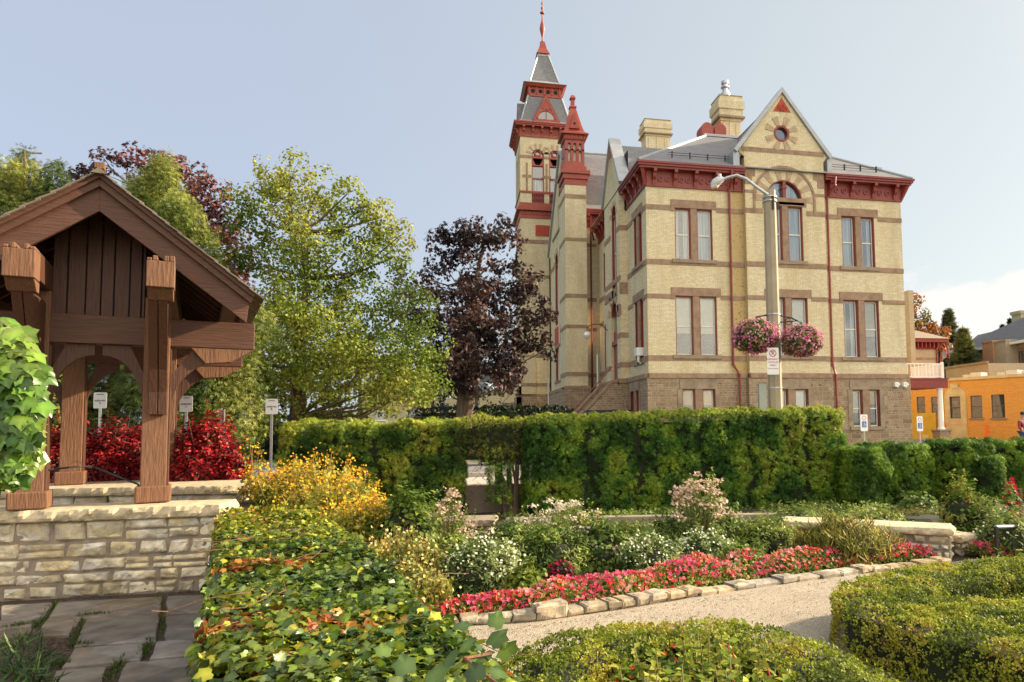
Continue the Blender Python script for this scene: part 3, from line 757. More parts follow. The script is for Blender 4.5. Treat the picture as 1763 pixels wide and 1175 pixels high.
cornice('y', YC, 9.25, 10.8, z0=16.55, ends=False, first=.3, step=.7, ros=False)
# downpipes
def pipe(pts, name='downpipe', r=.065):
    mb = MB(); mb.tube(pts, r, 8)
    for p in pts[1:]: mb.lathe((p[0], p[1], p[2] - .05), [(r + .02, 0), (r + .02, .1)], 8)
    mb.build(name, M['red'], CH)
pipe([(15.0, YS - .62, 16.1), (15.0, YS - .62, 15.6), (15.02, YS - .14, 15.1), (15.02, YS - .12, 5.3), (15.3, YS - .28, 4.7), (15.3, YS - .26, .6)])
pipe([(21.35, YS - .62, 16.1), (21.3, YS - .62, 15.6), (21.05, YS - .14, 15.0), (21.05, YS - .12, 5.3), (21.15, YS - .28, 4.7), (21.15, YS - .26, .6)])
pipe([(9.75, YC - .3, 17.4), (9.75, YC - .15, 16.4), (9.75, YC - .12, 1)])
pipe([(XW - .5, YN + .0, 16.0), (9.95, YC - .2, 15.6)], 'downpipe', .06)
# chimneys
def chimney(x0, x1, y0, y1, z0, z1, flare=.16):
    mb = MB(); h = z1 - z0
    mb.box(x0, x1, y0, y1, z0, z0 + h * .62)
    for i, (f, a, b_) in enumerate(((.3, .62, .7), (.6, .7, .8), (1.0, .8, .93), (.5, .93, 1.0))): mb.box(x0 - flare * f, x1 + flare * f, y0 - flare * f, y1 + flare * f, z0 + h * a, z0 + h * b_)
    for i in range(3):
        u = x0 + (x1 - x0) * (i + .5) / 3; mb.box(u - .12, u + .12, y0 - .06, y0, z0, z0 + h * .6)
    ch = mb.build('chimney', M['brick'], CH)
    mb = MB(); mb.box(x0 - flare * 1.1, x1 + flare * 1.1, y0 - flare * 1.1, y1 + flare * 1.1, z0 + h * .66, z0 + h * .69)
    mb.box(x0 - flare * .6, x1 + flare * .6, y0 - flare * .6, y1 + flare * .6, z1, z1 + .08)
    mb.build('chimney_band', M['stonedark'], ch)
    return ch
c1 = chimney(17.35, 18.75, 42.6, 43.9, 19.5, 23.9, .22)
mb = MB(); mb.lathe((17.95, 43.2, 23.95), [(.33, 0), (.33, .45), (.2, .5), (.17, .8), (.3, .85), (.3, .9), (.17, .95), (.17, 1.1), (.26, 1.12), (.26, 1.3), (.05, 1.42)], 16)
mb.build('flue', M['steel'], c1, smooth=True)
chimney(15.65, 17.75, 55.0, 56.4, 24.0, 27.6, .2)
for x in (16.1, 17.0):
    mb = MB(); mb.prism([(x - .38, 20.8), (x + .42, 20.8), (x + .42, 21.3)] + arc(x + .02, 21.3, .4, 0, 180, 10) + [(x - .38, 21.3)], 'y', 41.9, 42.9)
    mb.build('roof_vent', M['redbright'], CH)
# --- pillar turret
mb = MB()
def rbox(mb, cx_, cy_, hw, hd, z0, z1): mb.box(cx_ - hw, cx_ + hw, cy_ - hd, cy_ + hd, z0, z1)
tx, ty = (XP0 + XP1) / 2, YP0 + .95
rbox(mb, tx, ty, .80, .98, 19.16, 19.6); rbox(mb, tx, ty, 1.05, 1.2, 19.95, 20.2); rbox(mb, tx, ty, .92, 1.08, 19.6, 19.95); rbox(mb, tx, ty, .82, .9, 20.2, 20.6)
rbox(mb, tx, ty, .70, .8, 20.6, 20.95)
for i in range(4): 
    u = tx - .70 + .10 + i * .4; mb.box(u - .1, u + .1, ty - .8, ty - .6, 20.95, 22.3)
mb.box(tx - .7, tx - .5, ty - .6, ty + .8, 20.95, 22.3); mb.box(tx + .5, tx + .7, ty - .6, ty + .8, 20.95, 22.3); mb.box(tx - .7, tx + .7, ty - .8, ty - .62, 21.75, 21.85)
rbox(mb, tx, ty, .70, .8, 22.3, 22.55); rbox(mb, tx, ty, .78, .88, 22.55, 22.62); rbox(mb, tx, ty, .98, 1.08, 22.9, 23.0)
for i in range(8): mb.box(tx - .68 + i * .19, tx - .58 + i * .19, ty - .93, ty - .78, 22.6, 22.9)
rbox(mb, tx, ty, .78, .86, 22.62, 22.9)
def pyr(mb, cx_, cy_, lv):
    for (a, za), (b_, zb) in zip(lv[:-1], lv[1:]):
        mb.hexa([(cx_-a, cy_-a, za), (cx_+a, cy_-a, za), (cx_+a, cy_+a, za), (cx_-a, cy_+a, za), (cx_-b_, cy_-b_, zb), (cx_+b_, cy_-b_, zb), (cx_+b_, cy_+b_, zb), (cx_-b_, cy_+b_, zb)])
pyr(mb, tx, ty, [(1.0, 23.0), (.72, 23.25), (.55, 23.8), (.2, 25.2)])
pyr(mb, tx, ty, [(.26, 25.2), (.26, 25.3), (.14, 25.4), (.12, 25.9)]); pyr(mb, tx, ty, [(.2, 25.9), (.2, 26.0), (.1, 26.2)])
mb.prism([(tx - .38, 23.4), (tx + .38, 23.4), (tx, 24.6)], 'y', ty - .82, ty - .3)
for s_ in (-1, 1): rbox(mb, tx + s_ * .85, ty + .1, .09, .09, 23.0, 23.5)
mb.build('turret', M['redbright'], CH)
mb = MB()
for i in range(3):
    u = tx - .4 + i * .4; mb.box(u - .1, u + .1, ty - .55, ty - .5, 20.95, 22.3)
mb.build('turret_louvre', M['cream'], CH)
mb = MB(); mb.prism(arc(tx, 23.75, .09, 0, 300, 5), 'y', ty - .84, ty - .81); mb.build('turret_vent', M['dark'], CH)

# --- tower
TX0, TX1, TY0 = 5.72, 10.45, 61.3
TY1 = TY0 + 4.73; tcx = (TX0 + TX1) / 2; tcy = (TY0 + TY1) / 2
w = MB()
wc = (7.30, 8.87); hw = .56
hol = [arch_hole(c - hw, c + hw, 21.9, 26.35, 12) for c in wc]
sheet(w, 'y', TY0, rect(TX0, TX1, ZB, 28.1), hol)
sheet(w, 'x', TX0, rect(TY0, TY1, ZB, 28.1), [arch_hole(TY0 + 1.0, TY0 + 2.1, 22.9, 26.35, 10), arch_hole(TY0 + 2.6, TY0 + 3.7, 22.9, 26.35, 10)])
w.box(TX1 - .1, TX1, TY0 + .001, TY1, ZB, 28.1); w.box(TX0 + .001, TX1 - .101, TY1 - .1, TY1, ZB, 28.1)
w.box(TX0 - .3, TX0 + 1.25, TY0 - .3, TY0, ZB, 8.0)
w.box(TX0 - .35, TX0, TY0 - .3, TY0 + 1.4, ZB, 8.0)
w.build('tower_wall', M['brick'], CH)
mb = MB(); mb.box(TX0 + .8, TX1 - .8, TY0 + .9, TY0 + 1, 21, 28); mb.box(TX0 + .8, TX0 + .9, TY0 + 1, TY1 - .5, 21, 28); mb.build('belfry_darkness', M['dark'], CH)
mb = MB(); rbox(mb, tcx, tcy, 2.5, 2.5, GZ, ZB - .25); mb.box(TX0 - .45, TX0 + 1.35, TY0 - .42, TY0, GZ, ZB - .25); mb.box(TX0 - .5, TX0, TY0 - .42, TY0 + 1.5, GZ, ZB - .25)
mb.build('stone_base', M['basestone'], CH)
mb = MB()
rbox(mb, tcx, tcy, 2.42, 2.42, ZB - .25, ZB)
for z0, z1 in ((8.0, 8.25), (11.02, 11.29), (15.12, 15.42), (18.25, 18.6), (25.95, 26.2)): 
    if z0 < 25: rbox(mb, tcx, tcy, 2.40, 2.40, z0, z1)
mb.box(TX0 - .34, TX0 + 1.3, TY0 - .34, TY0, 5.47, 5.76); mb.box(TX0 + 1.3, TX1 + .02, TY0 - .03, TY0, 5.47, 5.76)
for a, b_ in ((TX0 - .03, wc[0] - hw), (wc[0] + hw, wc[1] - hw), (wc[1] + hw, TX1 + .03)):
    mb.box(a, b_, TY0 - .04, TY0 + .05, 26.05, 26.3)
for u in (6.3, 8.08, 9.85): mb.box(u - .09, u + .09, TY0 - .02, TY0, 22.9, 25.6); mb.box(u - .4, u + .4, TY0 - .025, TY0, 24.25, 24.5)
build_pieces(mb, 'string_course', M['stoneband'], CH)
for c in wc: AR('y', TY0, c, 26.35, hw + .02, 1.08, 10, 170, 11, -.04, .04, 0)
for c in wc:
    mb = MB(); wedge_ring(mb, 'y', TY0, c, 26.35, hw - .08, hw, 0, 180, 12, .05, .35)
    for s_ in (-1, 1): mb.box(min(c + s_ * hw, c + s_ * (hw - .08)), max(c + s_ * hw, c + s_ * (hw - .08)), TY0 + .05, TY0 + .35, 23.1, 26.35)
    mb.box(c - hw + .08, c + hw - .08, TY0 + .08, TY0 + .3, 26.1, 26.3); mb.box(c - hw + .08, c + hw - .08, TY0 + .1, TY0 + .3, 25.4, 25.5)
    mb.prism([(c - hw + .08, 25.5), (c - .2, 25.5), (c - hw + .08, 26.1)], 'y', TY0 + .1, TY0 + .3); mb.prism([(c + hw - .08, 25.5), (c + hw - .08, 26.1), (c + .2, 25.5)], 'y', TY0 + .1, TY0 + .3)
    wedge_ring(mb, 'y', TY0, c, 26.58, .2, .32, 0, 360, 14, .05, .2)
    mb.box(c - hw + .08, c + hw - .08, TY0 + .12, TY0 + .2, 24.2, 24.3)
    wo_ = mb.build('window', M['redbright'], CH)
    mb = MB(); mb.box(c - hw + .08, c + hw - .08, TY0 + .24, TY0 + .26, 24.3, 25.4); mb.prism([(c - .47, 26.3), (c + .47, 26.3)] + arc(c, 26.35, .47, 5, 175, 10), 'y', TY0 + .24, TY0 + .26); build_pieces(mb, 'pane', M['glass'], wo_)
    mb = MB(); mb.box(c - hw + .08, c + hw - .08, TY0 + .2, TY0 + .24, 22.95, 24.2); mb.build('panel', M['curtain'], wo_)
    # balustrade below
    mb = MB(); mb.box(c - hw, c + hw, TY0 - .05, TY0 + .25, 22.75, 22.95)
    mb.box(c - hw, c + hw, TY0 + .1, TY0 + .2, 21.9, 22.75)
    for i in range(5): mb.lathe((c - hw + .12 + i * .22, TY0 + .02, 21.95), [(.07, 0), (.05, .15), (.085, .35), (.05, .6), (.07, .8)], 8)
    mb.build('balustrade', M['red'], CH)
mb = MB()
rbox(mb, tcx, tcy, 2.45, 2.45, 22.86, 23.02)
rbox(mb, tcx, tcy, 2.46, 2.46, 21.6, 21.95); rbox(mb, tcx, tcy, 2.72, 2.72, 21.2, 21.36); rbox(mb, tcx, tcy, 2.6, 2.6, 21.36, 21.6); rbox(mb, tcx, tcy, 2.44, 2.44, 20.55, 21.2)
for i in range(14): mb.box(TX0 + .1 + i * .34, TX0 + .26 + i * .34, TY0 - .17, TY0, 20.85, 21.15)
mb.build('balcony_cornice', M['redbright'], CH)
mb = MB(); mb.box(7.05, 8.9, TY0 - .05, TY0, 18.95, 19.95); tp = mb.build('terracotta_panel', M['terracotta'], CH)
mb = MB()
for i in range(26):
    a = i * 2.4; r = .42 * math.sqrt(i / 26); mb.box(7.97 + r * 2.0 * math.cos(a) - .04, 7.97 + r * 2.0 * math.cos(a) + .04, TY0 - .09, TY0 - .05, 19.45 + r * math.sin(a) - .04, 19.45 + r * math.sin(a) + .04)
mb.build('relief', M['terracotta'], tp)
mb = MB(); mb.box(TX0 - .05, TX0, TY0 + 1.4, TY0 + 3.3, 18.95, 19.95); mb.build('terracotta_panel', M['terracotta'], CH)
cornice('y', TY0, TX0, TX1, z0=28.0, ends=False, first=.3, n=6, scale=1.0, mat='redbright')
cornice('x', TX0, TY0, TY1, z0=28.0, ends=False, first=.3, n=6, mat='redbright')
cornice('x', TX1, TY0, TY1, z0=28.0, ends=False, first=.3, n=2, mat='redbright', ros=False)
mb = MB()
for z0, z1, o in ((28.9, 29.02, .46), (29.02, 29.14, .54), (29.14, 29.25, .6)): rbox(mb, tcx, tcy, 2.36 + o, 2.36 + o, z0 + .001, z1 + .001)
mb.build('cornice_crown', M['redbright'], CH)
# tower roofs
mb = MB()
pyr(mb, tcx, tcy, [(2.5, 29.25), (2.22, 29.6), (1.55, 32.2)])
mb.build('tower_roof', M['slate'], CH)
mb = MB()
pyr(mb, tcx, tcy, [(2.72, 29.252), (2.45, 29.5), (2.27, 29.62)])
for sx in (-1, 1):
    for sy in (-1, 1): mb.tube([(tcx + sx * 2.5, tcy + sy * 2.5, 29.3), (tcx + sx * 2.23, tcy + sy * 2.23, 29.6), (tcx + sx * 1.56, tcy + sy * 1.56, 32.2)], .09, 6)
pyr(mb, tcx, tcy, [(2.0, 33.35), (1.55, 33.55), (1.32, 33.85)])
for sx in (-1, 1):
    for sy in (-1, 1): mb.tube([(tcx + sx * 1.34, tcy + sy * 1.34, 33.8), (tcx + sx * .42, tcy + sy * .42, 37.0)], .07, 6)
pyr(mb, tcx, tcy, [(.52, 36.7), (.46, 37.0)])
build_pieces(mb, 'roof_flashing', M['lead'], CH)
mb = MB(); pyr(mb, tcx, tcy, [(1.34, 33.8), (.4, 37.0)]); mb.build('spire_roof', M['slate'], CH)
mb = MB(); pyr(mb, tcx, tcy, [(1.62, 32.2), (1.62, 32.35)]); pyr(mb, tcx, tcy, [(1.55, 32.35), (1.55, 33.1)]); pyr(mb, tcx, tcy, [(1.75, 33.1), (1.95, 33.35)])
for i in range(5): mb.box(tcx - 1.5 + i * .7, tcx - 1.4 + i * .7, tcy - 1.66, tcy - 1.55, 32.4, 33.1)
fr = mb.build('spire_frieze', M['redbright'], CH)
mb = MB()
for i in range(4):
    u = tcx - 1.1 + i * .7; mb.prism(arc(u, 32.72, .19, 0, 330, 11), 'y', tcy - 1.58, tcy - 1.54)
    mb.prism(arc(tcy - 1.1 + i * .7, 32.72, .19, 0, 330, 11), 'x', tcx - 1.58, tcx - 1.54)
mb.build('porthole', M['dark'], fr)
# dormers on the tower roof
for ax in ('y', 'x'):
    cc = tcx if ax == 'y' else tcy; pl = (tcy if ax == 'y' else tcx) - 2.42
    mb = MB()
    for (ua, za), (ub2, zb) in (((-1.25, 29.55), (0, 32.1)), ((1.25, 29.55), (0, 32.1))):
        s_ = -1 if ua < 0 else 1
        mb.prism([(cc + ua, za), (cc + ua - s_ * .24, za), (cc, zb - .5), (cc, zb)], ax, pl, pl + .2)
    mb.box(*( (cc - 1.0, cc + 1.0, pl + .02, pl + .2) if ax == 'y' else (pl + .02, pl + .2, cc - 1.0, cc + 1.0) ), 29.55, 29.75)
    mb.prism([(cc - .55, 30.7), (cc + .55, 30.7), (cc, 31.75)], ax, pl + .04, pl + .2)
    wedge_ring(mb, ax, pl, cc, 29.8, .72, .9, 0, 180, 12, .03, .18)
    mb.box(*((cc - .04, cc + .04, pl + .03, pl + .15) if ax == 'y' else (pl + .03, pl + .15, cc - .04, cc + .04)), 29.7, 30.7)
    do = mb.build('dormer', M['redbright'], CH)
    mb = MB(); mb.prism([(cc - 1.1, 29.6), (cc + 1.1, 29.6), (cc, 31.7)], ax, pl + .1, pl + .12); mb.build('pane', M['glass'], do)
    mb = MB()
    if ax == 'y': mb.add([(cc - 1.3, pl, 29.5), (cc, pl, 32.15), (cc, pl + 1.0, 32.15), (cc - 1.3, pl + .3, 29.5), (cc + 1.3, pl, 29.5), (cc + 1.3, pl + .3, 29.5)], [(0, 1, 2, 3), (1, 4, 5, 2)])
    else: mb.add([(pl, cc - 1.3, 29.5), (pl, cc, 32.15), (pl + 1.0, cc, 32.15), (pl + .3, cc - 1.3, 29.5), (pl, cc + 1.3, 29.5), (pl + .3, cc + 1.3, 29.5)], [(0, 1, 2, 3), (1, 4, 5, 2)])
    mb.build('dormer_roof', M['slate'], do)
# finial
mb = MB()
pyr(mb, tcx, tcy, [(.62, 36.95), (.55, 37.1), (.36, 37.55), (.2, 38.3)]); 
mb.lathe((tcx, tcy, 38.2), [(.24, 0), (.24, .1), (.08, .25), (.05, .5), (.2, 1.1), (.26, 1.4), (.2, 1.8), (.07, 2.3), (.05, 2.9), (.2, 2.95), (.22, 3.05), (.08, 3.1), (.06, 3.3), (.12, 3.4), (.12, 3.55), (.04, 3.6), (.04, 3.8), (.09, 3.9), (.09, 4.0), (.03, 4.1), (.02, 4.25)], 12)
mb.build('finial', M['redbright'], CH, smooth=True)
# --- west doors, arched windows of the bay
sash_window('x', XA, 41.2, 42.5, 10.5, 15.75, 'curtain', arch=.65)
mb = MB(); mb.box(XA + .2, XA + .3, 41.25, 43.0, 4.5, 7.9); mb.box(XA + .05, XA + .3, 41.25, 43.0, 7.0, 7.25)
wedge_ring(mb, 'x', XA, 42.12, 8.9, .72, .87, 0, 180, 10, .05, .3)
dr = mb.build('door', M['red'], CH)
mb = MB(); mb.prism([(41.3, 7.9), (42.95, 7.9)] + arc(42.12, 8.9, .74, 0, 180, 10), 'x', XA + .24, XA + .26); mb.build('pane', M['glass'], dr)
mb = MB(); mb.lathe((XA + .15, 41.45, 5.5), [(.03, 0), (.04, .03), (.03, .06)], 8); mb.build('handle', M['steel'], dr)
sash_window('x', XW, 46.0, 47.2, 5.6, 9.0, 'curtain'); sash_window('x', XW, 46.2, 47.3, 11.3, 14.0, 'curtain')
sash_window('x', XP0 + .12, 49.95, 51.4, 9.8, 15.62, 'curtain', arch=.72); sash_window('x', XP0 + .12, 52.6, 54.3, 9.8, 15.45, 'curtain', arch=.85)
sash_window('x', XP0 + .12, 49.95, 51.4, 5.4, 8.0, 'curtain'); sash_window('x', XP0 + .12, 52.6, 54.3, 5.4, 8.0, 'curtain')
for a, b_ in ((49.95, 51.4), (52.6, 54.3)):
    mb = MB(); mb.box(XP0 + .06, XP0 + .13, a, b_, 8.2, 9.6); mb.build('terracotta_panel', M['terracotta'], CH)
# air conditioner, floodlights, wall lamp brackets
mb = MB(); mb.box(XW - .35, XW + .1, 37.15, 37.75, 5.85, 6.3)
for i in range(6): mb.box(XW - .36, XW - .35, 37.2, 37.7, 5.9 + i * .06, 5.93 + i * .06)
ac = mb.build('air_conditioner', M['white'], CH, bevel=.01)
mb = MB(); mb.box(XW - .3, XW - .2, 37.2, 37.3, 5.4, 5.85); mb.box(XW - .3, XW, 37.2, 37.3, 5.4, 5.48); mb.build('support_bracket', M['cream'], ac)
for u in (25.0, 25.55):
    mb = MB(); mb.box(u - .1, u + .12, YS - .3, YS - .1, 4.05, 4.3); mb.lathe((u + .02, YS - .25, 4.0), [(.1, 0), (.12, .05), (.06, .12)], 10); mb.box(u + .02, u + .2, YS - .34, YS - .2, 4.1, 4.24)
    mb.build('floodlight', M['white'], CH)
def globe(x, y, z, sx, reach=.95):
    mb = MB(); mb.tube([(x, y, z + .55), (x + sx * reach * .3, y, z + .95), (x + sx * reach * .75, y, z + .95), (x + sx * reach, y, z + .7), (x + sx * reach, y, z + .42)], .03, 6)
    ar = mb.build('lamp_arm', M['black'], CH)
    mb = MB(); mb.lathe((x + sx * reach, y, z), [(.05, 0), (.17, .08), (.24, .24), (.17, .4), (.06, .46)], 14); mb.build('lamp_globe', M['white'], ar, smooth=True)
globe(XA, 44.0, 7.6, -1, 1.35)
globe(TX0 - .3, TY0 + .8, 8.0, -1, 1.3)
# red canopy at the tower entrance
mb = MB(); mb.hexa([(TX0 - .9, TY0 + .2, 9.0), (TX0, TY0 + .2, 9.0), (TX0, TY0 + 2.8, 9.0), (TX0 - .9, TY0 + 2.8, 9.0), (TX0 - .35, TY0 + .4, 10.6), (TX0, TY0 + .4, 10.6), (TX0, TY0 + 2.6, 10.6), (TX0 - .35, TY0 + 2.6, 10.6)])
mb.build('entrance_hood', M['redbright'], CH)
# stairs to the west door and to the tower door
def stair(x_far, x_near, y0, y1, z_top, n=12, name='stairs'):
    """descends towards -X"""
    mb = MB(); run = (x_near - x_far) / n; h = (z_top - GZ) / n
    for i in range(n): mb.box(x_far + run * i, x_near, y0 + .3, y1 - .3, GZ + h * i, GZ + h * (i + 1))
    st = mb.build(name, M['stonedark'], CH)
    for ya in (y0, y1 - .3):
        mb = MB(); mb.prism([(x_far, GZ), (x_near, GZ), (x_near, z_top + .35), (x_near - .3, z_top + .35), (x_far, GZ + .5)], 'y', ya, ya + .3); mb.build('stair_wall', M['basestone'], st)
        mb = MB(); mb.prism([(x_far - .12, GZ + .5), (x_near - .3, z_top + .35), (x_near, z_top + .35), (x_near, z_top + .5), (x_near - .33, z_top + .5), (x_far - .12, GZ + .68)], 'y', ya - .05, ya + .35); mb.build('stair_coping', M['stoneband'], st)
        mb = MB(); mb.tube([(x_far, ya + .15, GZ + 1.45), (x_near - .3, ya + .15, z_top + 1.3)], .03, 6)
        if ya == y0: mb.build('handrail', M['red'], st)
    return st
stair(6.0, 9.5, 40.4, 43.8, 4.2)
stair(2.2, 5.2, TY0 + .3, TY0 + 3.6, 3.6)
mb = MB(); mb.box(9.5, 9.6, 40.4, 43.8, GZ, 4.4); mb.build('stair_landing', M['basestone'], CH)
# dark awning over the basement door beside the stair
mb = MB(); mb.hexa([(7.3, 38.9, 2.35), (10.1, 38.9, 2.35), (10.1, 40.35, 2.35), (7.3, 40.35, 2.35), (7.45, 39.6, 2.9), (10.1, 39.6, 2.9), (10.1, 40.35, 2.9), (7.45, 40.35, 2.9)])
aw = mb.build('awning', M['black'], CH)
mb = MB()
for i in range(14): mb.prism(arc(7.4 + i * .2, 2.35, .1, 180, 360, 5), 'y', 38.88, 38.9)
mb.build('awning_valance', M['red'], aw)
mb = MB(); mb.box(7.5, 9.9, 39.3, 40.3, GZ, 2.34); mb.build('basement_door', M['dark'], CH)
# white conduit pipes seen on the west side
for (x, y, z0, z1) in ((9.62, 46.9, 3.9, 6.9), (7.6, 57.4, 1.5, 6.0)):
    mb = MB(); mb.tube([(x, y, z0), (x, y, z1)], .06, 6); mb.build('conduit', M['cream'], CH)
# ================================================================== SETTING: ground, pit, paths
def poly_mesh(name, pts, z, mat, kind='structure', parent=None, hole=None, div=0):
    rings = [[Vector((p[0], p[1], 0)) for p in pts]] + ([[Vector((p[0], p[1], 0)) for p in hole]] if hole else [])
    tri = tessellate_polygon(rings); flat = [p for r in rings for p in r]
    mb = MB(); mb.add([(p.x, p.y, z) for p in flat], [tuple(t) for t in tri])
    o = mb.build(name, mat, parent)
    me = o.data
    if me.polygons and me.polygons[0].normal.z < 0: me.flip_normals()
    return tag(o, kind=kind)
def ground_mat(name, stops, scale, bmp=.4, rough=.95, fine=60, vor=None):
    m, nt, b = nmat(name)
    g = N_(nt, 'ShaderNodeNewGeometry')
    n1 = N_(nt, 'ShaderNodeTexNoise', {'Vector': g.outputs['Position'], 'Scale': scale, 'Detail': 8, 'Roughness': .7})
    n2 = N_(nt, 'ShaderNodeTexNoise', {'Vector': g.outputs['Position'], 'Scale': fine, 'Detail': 3})
    col = ramp(nt, n1.outputs['Fac'], stops)
    h = n2.outputs['Fac']
    if vor:
        v = N_(nt, 'ShaderNodeTexVoronoi', {'Vector': g.outputs['Position'], 'Scale': vor})
        sc_ = N_(nt, 'ShaderNodeSeparateColor', {0: v.outputs['Color']})
        hs = N_(nt, 'ShaderNodeHueSaturation', {'Color': col, 'Value': N_(nt, 'ShaderNodeMapRange', {'Value': sc_.outputs[0], 'To Min': .6, 'To Max': 1.25}).outputs[0]})
        col = hs.outputs[0]; h = N_(nt, 'ShaderNodeMath', {0: 1.0, 1: v.outputs['Distance']}, operation='SUBTRACT').outputs[0]
    else:
        hs = N_(nt, 'ShaderNodeHueSaturation', {'Color': col, 'Value': N_(nt, 'ShaderNodeMapRange', {'Value': n2.outputs['Fac'], 'From Min': .3, 'From Max': .7, 'To Min': .75, 'To Max': 1.2}).outputs[0]}); col = hs.outputs[0]
    nt.links.new(col, b.inputs['Base Color']); b.inputs['Roughness'].default_value = rough
    bump(nt, b, h, bmp, .02)
    return m
M['lawn'] = ground_mat('lawn_grass', [(.3, (.035,.07,.012)), (.7, (.08,.13,.02))], 1.5, .8, fine=120)
M['asphalt'] = ground_mat('asphalt', [(.3, (.16,.15,.14)), (.7, (.24,.225,.205))], .6, .3, fine=90)
M['soil'] = ground_mat('garden_soil', [(.3, (.045,.028,.018)), (.7, (.10,.065,.04))], 3, .9, fine=40, vor=45)
M['gravel'] = ground_mat('gravel', [(.3, (.38,.32,.24)), (.7, (.52,.44,.33))], 1.2, .8, vor=85)
M['kerb'] = plain('concrete_kerb', (.42,.38,.32), .9, .2, 4, .3)
M['concrete'] = plain('concrete', (.27,.21,.15), .9, .2, 2, .4)
M['flag'] = plain('flagstone', (.18,.15,.12), .85, .4, 4, .7, detail=9, cells=1.1)
M['limestone'] = plain('limestone', (.60,.52,.38), .9, .4, 5, .9, detail=8, cells=3.3)
M['limecap'] = plain('limestone_cap', (.50,.41,.26), .9, .3, 7, .9, detail=9)
M['mortar'] = plain('lime_mortar', (.24,.19,.14), .95, .3, 8, .5)
M['wood'] = plain('stained_timber', (.075,.027,.012), .6, .3, 4.0, .5, stretch=(11, 11, .9), detail=9)
M['woodh'] = plain('stained_timber_level', (.085,.031,.014), .6, .3, 4.0, .5, stretch=(.9, 11, 11), detail=9)
M['woodlight'] = plain('weathered_timber', (.17,.078,.038), .8, .35, 5.0, .8, stretch=(8, 8, .8), detail=9)
M['shingle'] = plain('wood_shingle', (.16,.13,.10), .9, .4, 3, .6)

PIT = [(-14, -16), (34, -16), (34, 17.25), (-2.9, 17.25), (-2.9, 12.0), (-14, 12.0)]
poly_mesh('ground', [(-900, -300), (900, -300), (900, 1600), (-900, 1600)], .55, M['lawn'], hole=PIT)
poly_mesh('garden_ground', [(-14.2, -16.2), (34.2, -16.2), (34.2, 17.4), (-14.2, 17.4)], 0.0, M['soil'])
poly_mesh('pavement', [(-2.9, 17.25), (60, 17.25), (60, 21.5), (-2.9, 21.5)], .554, M['kerb'])
poly_mesh('road', [(-60, 22), (-2.9, 21.6), (60, 21.6), (60, 30.5), (6, 30.5), (-60, 31.5)], .556, M['asphalt'])
mb = MB(); mb.box(-2.85, 60, 21.45, 21.6, .55, .68); tag(mb.build('kerb', M['kerb']), kind='structure')
mb = MB(); mb.box(-9, -3.0, 15.05, 15.25, .5, .68); tag(mb.build('kerb', M['kerb']), kind='structure')
poly_mesh('road', [(26.5, 30.5), (60, 30.5), (60, 60), (26.5, 60)], .557, M['asphalt'])
mb = MB(); mb.box(-2.9, 34, 17.25, 17.6, -.1, .66); mb.box(-3.2, -2.9, 11.9, 17.6, -.1, .62)
tag(mb.build('retaining_wall', M['concrete']), 'concrete retaining wall behind the cedar hedge at the garden edge', 'wall')

# gravel path
fe = [onz(x, y, 0)[:2] for x, y in ((740, 1085), (800, 1072), (930, 1049), (1160, 1029), (1300, 1009), (1480, 984), (1640, 970), (1700, 962), (1900, 940))]
ne = [(9.5, 7.7), (5.6, 7.4), (4.1, 6.8), (3.62, 6.0), (3.7, 5.2), (3.95, 4.4), (4.2, 3.0), (4.2, -1), (-.5, -1), (-.6, 5.6)]
poly_mesh('gravel_path', [tuple(p) for p in fe] + ne, .02, M['gravel'])
mb = MB()
bp = [onz(x, y, 0.03) for x, y in ((1480, 1105), (1545, 1130), (1600, 1147), (1660, 1165), (1720, 1190))]
for a, c in zip(bp[:-1], bp[1:]):
    n = 3
    for i in range(n):
        p = a + (c - a) * (i + .5) / n; d = (c - a) / np.linalg.norm(c - a); q = np.array([-d[1], d[0], 0])
        L = np.linalg.norm(c - a) / n * .47
        mb.hexa([p - d*L - q*.035 + (0,0,-.04), p + d*L - q*.035 + (0,0,-.04), p + d*L + q*.035 + (0,0,-.04), p - d*L + q*.035 + (0,0,-.04), p - d*L - q*.035 + (0,0,.02), p + d*L - q*.035 + (0,0,.02), p + d*L + q*.035 + (0,0,.02), p - d*L + q*.035 + (0,0,.02)])
tag(mb.build('brick_edging', M['redbright']), 'thin red brick edging between gravel path and clipped box hedge', 'edging')

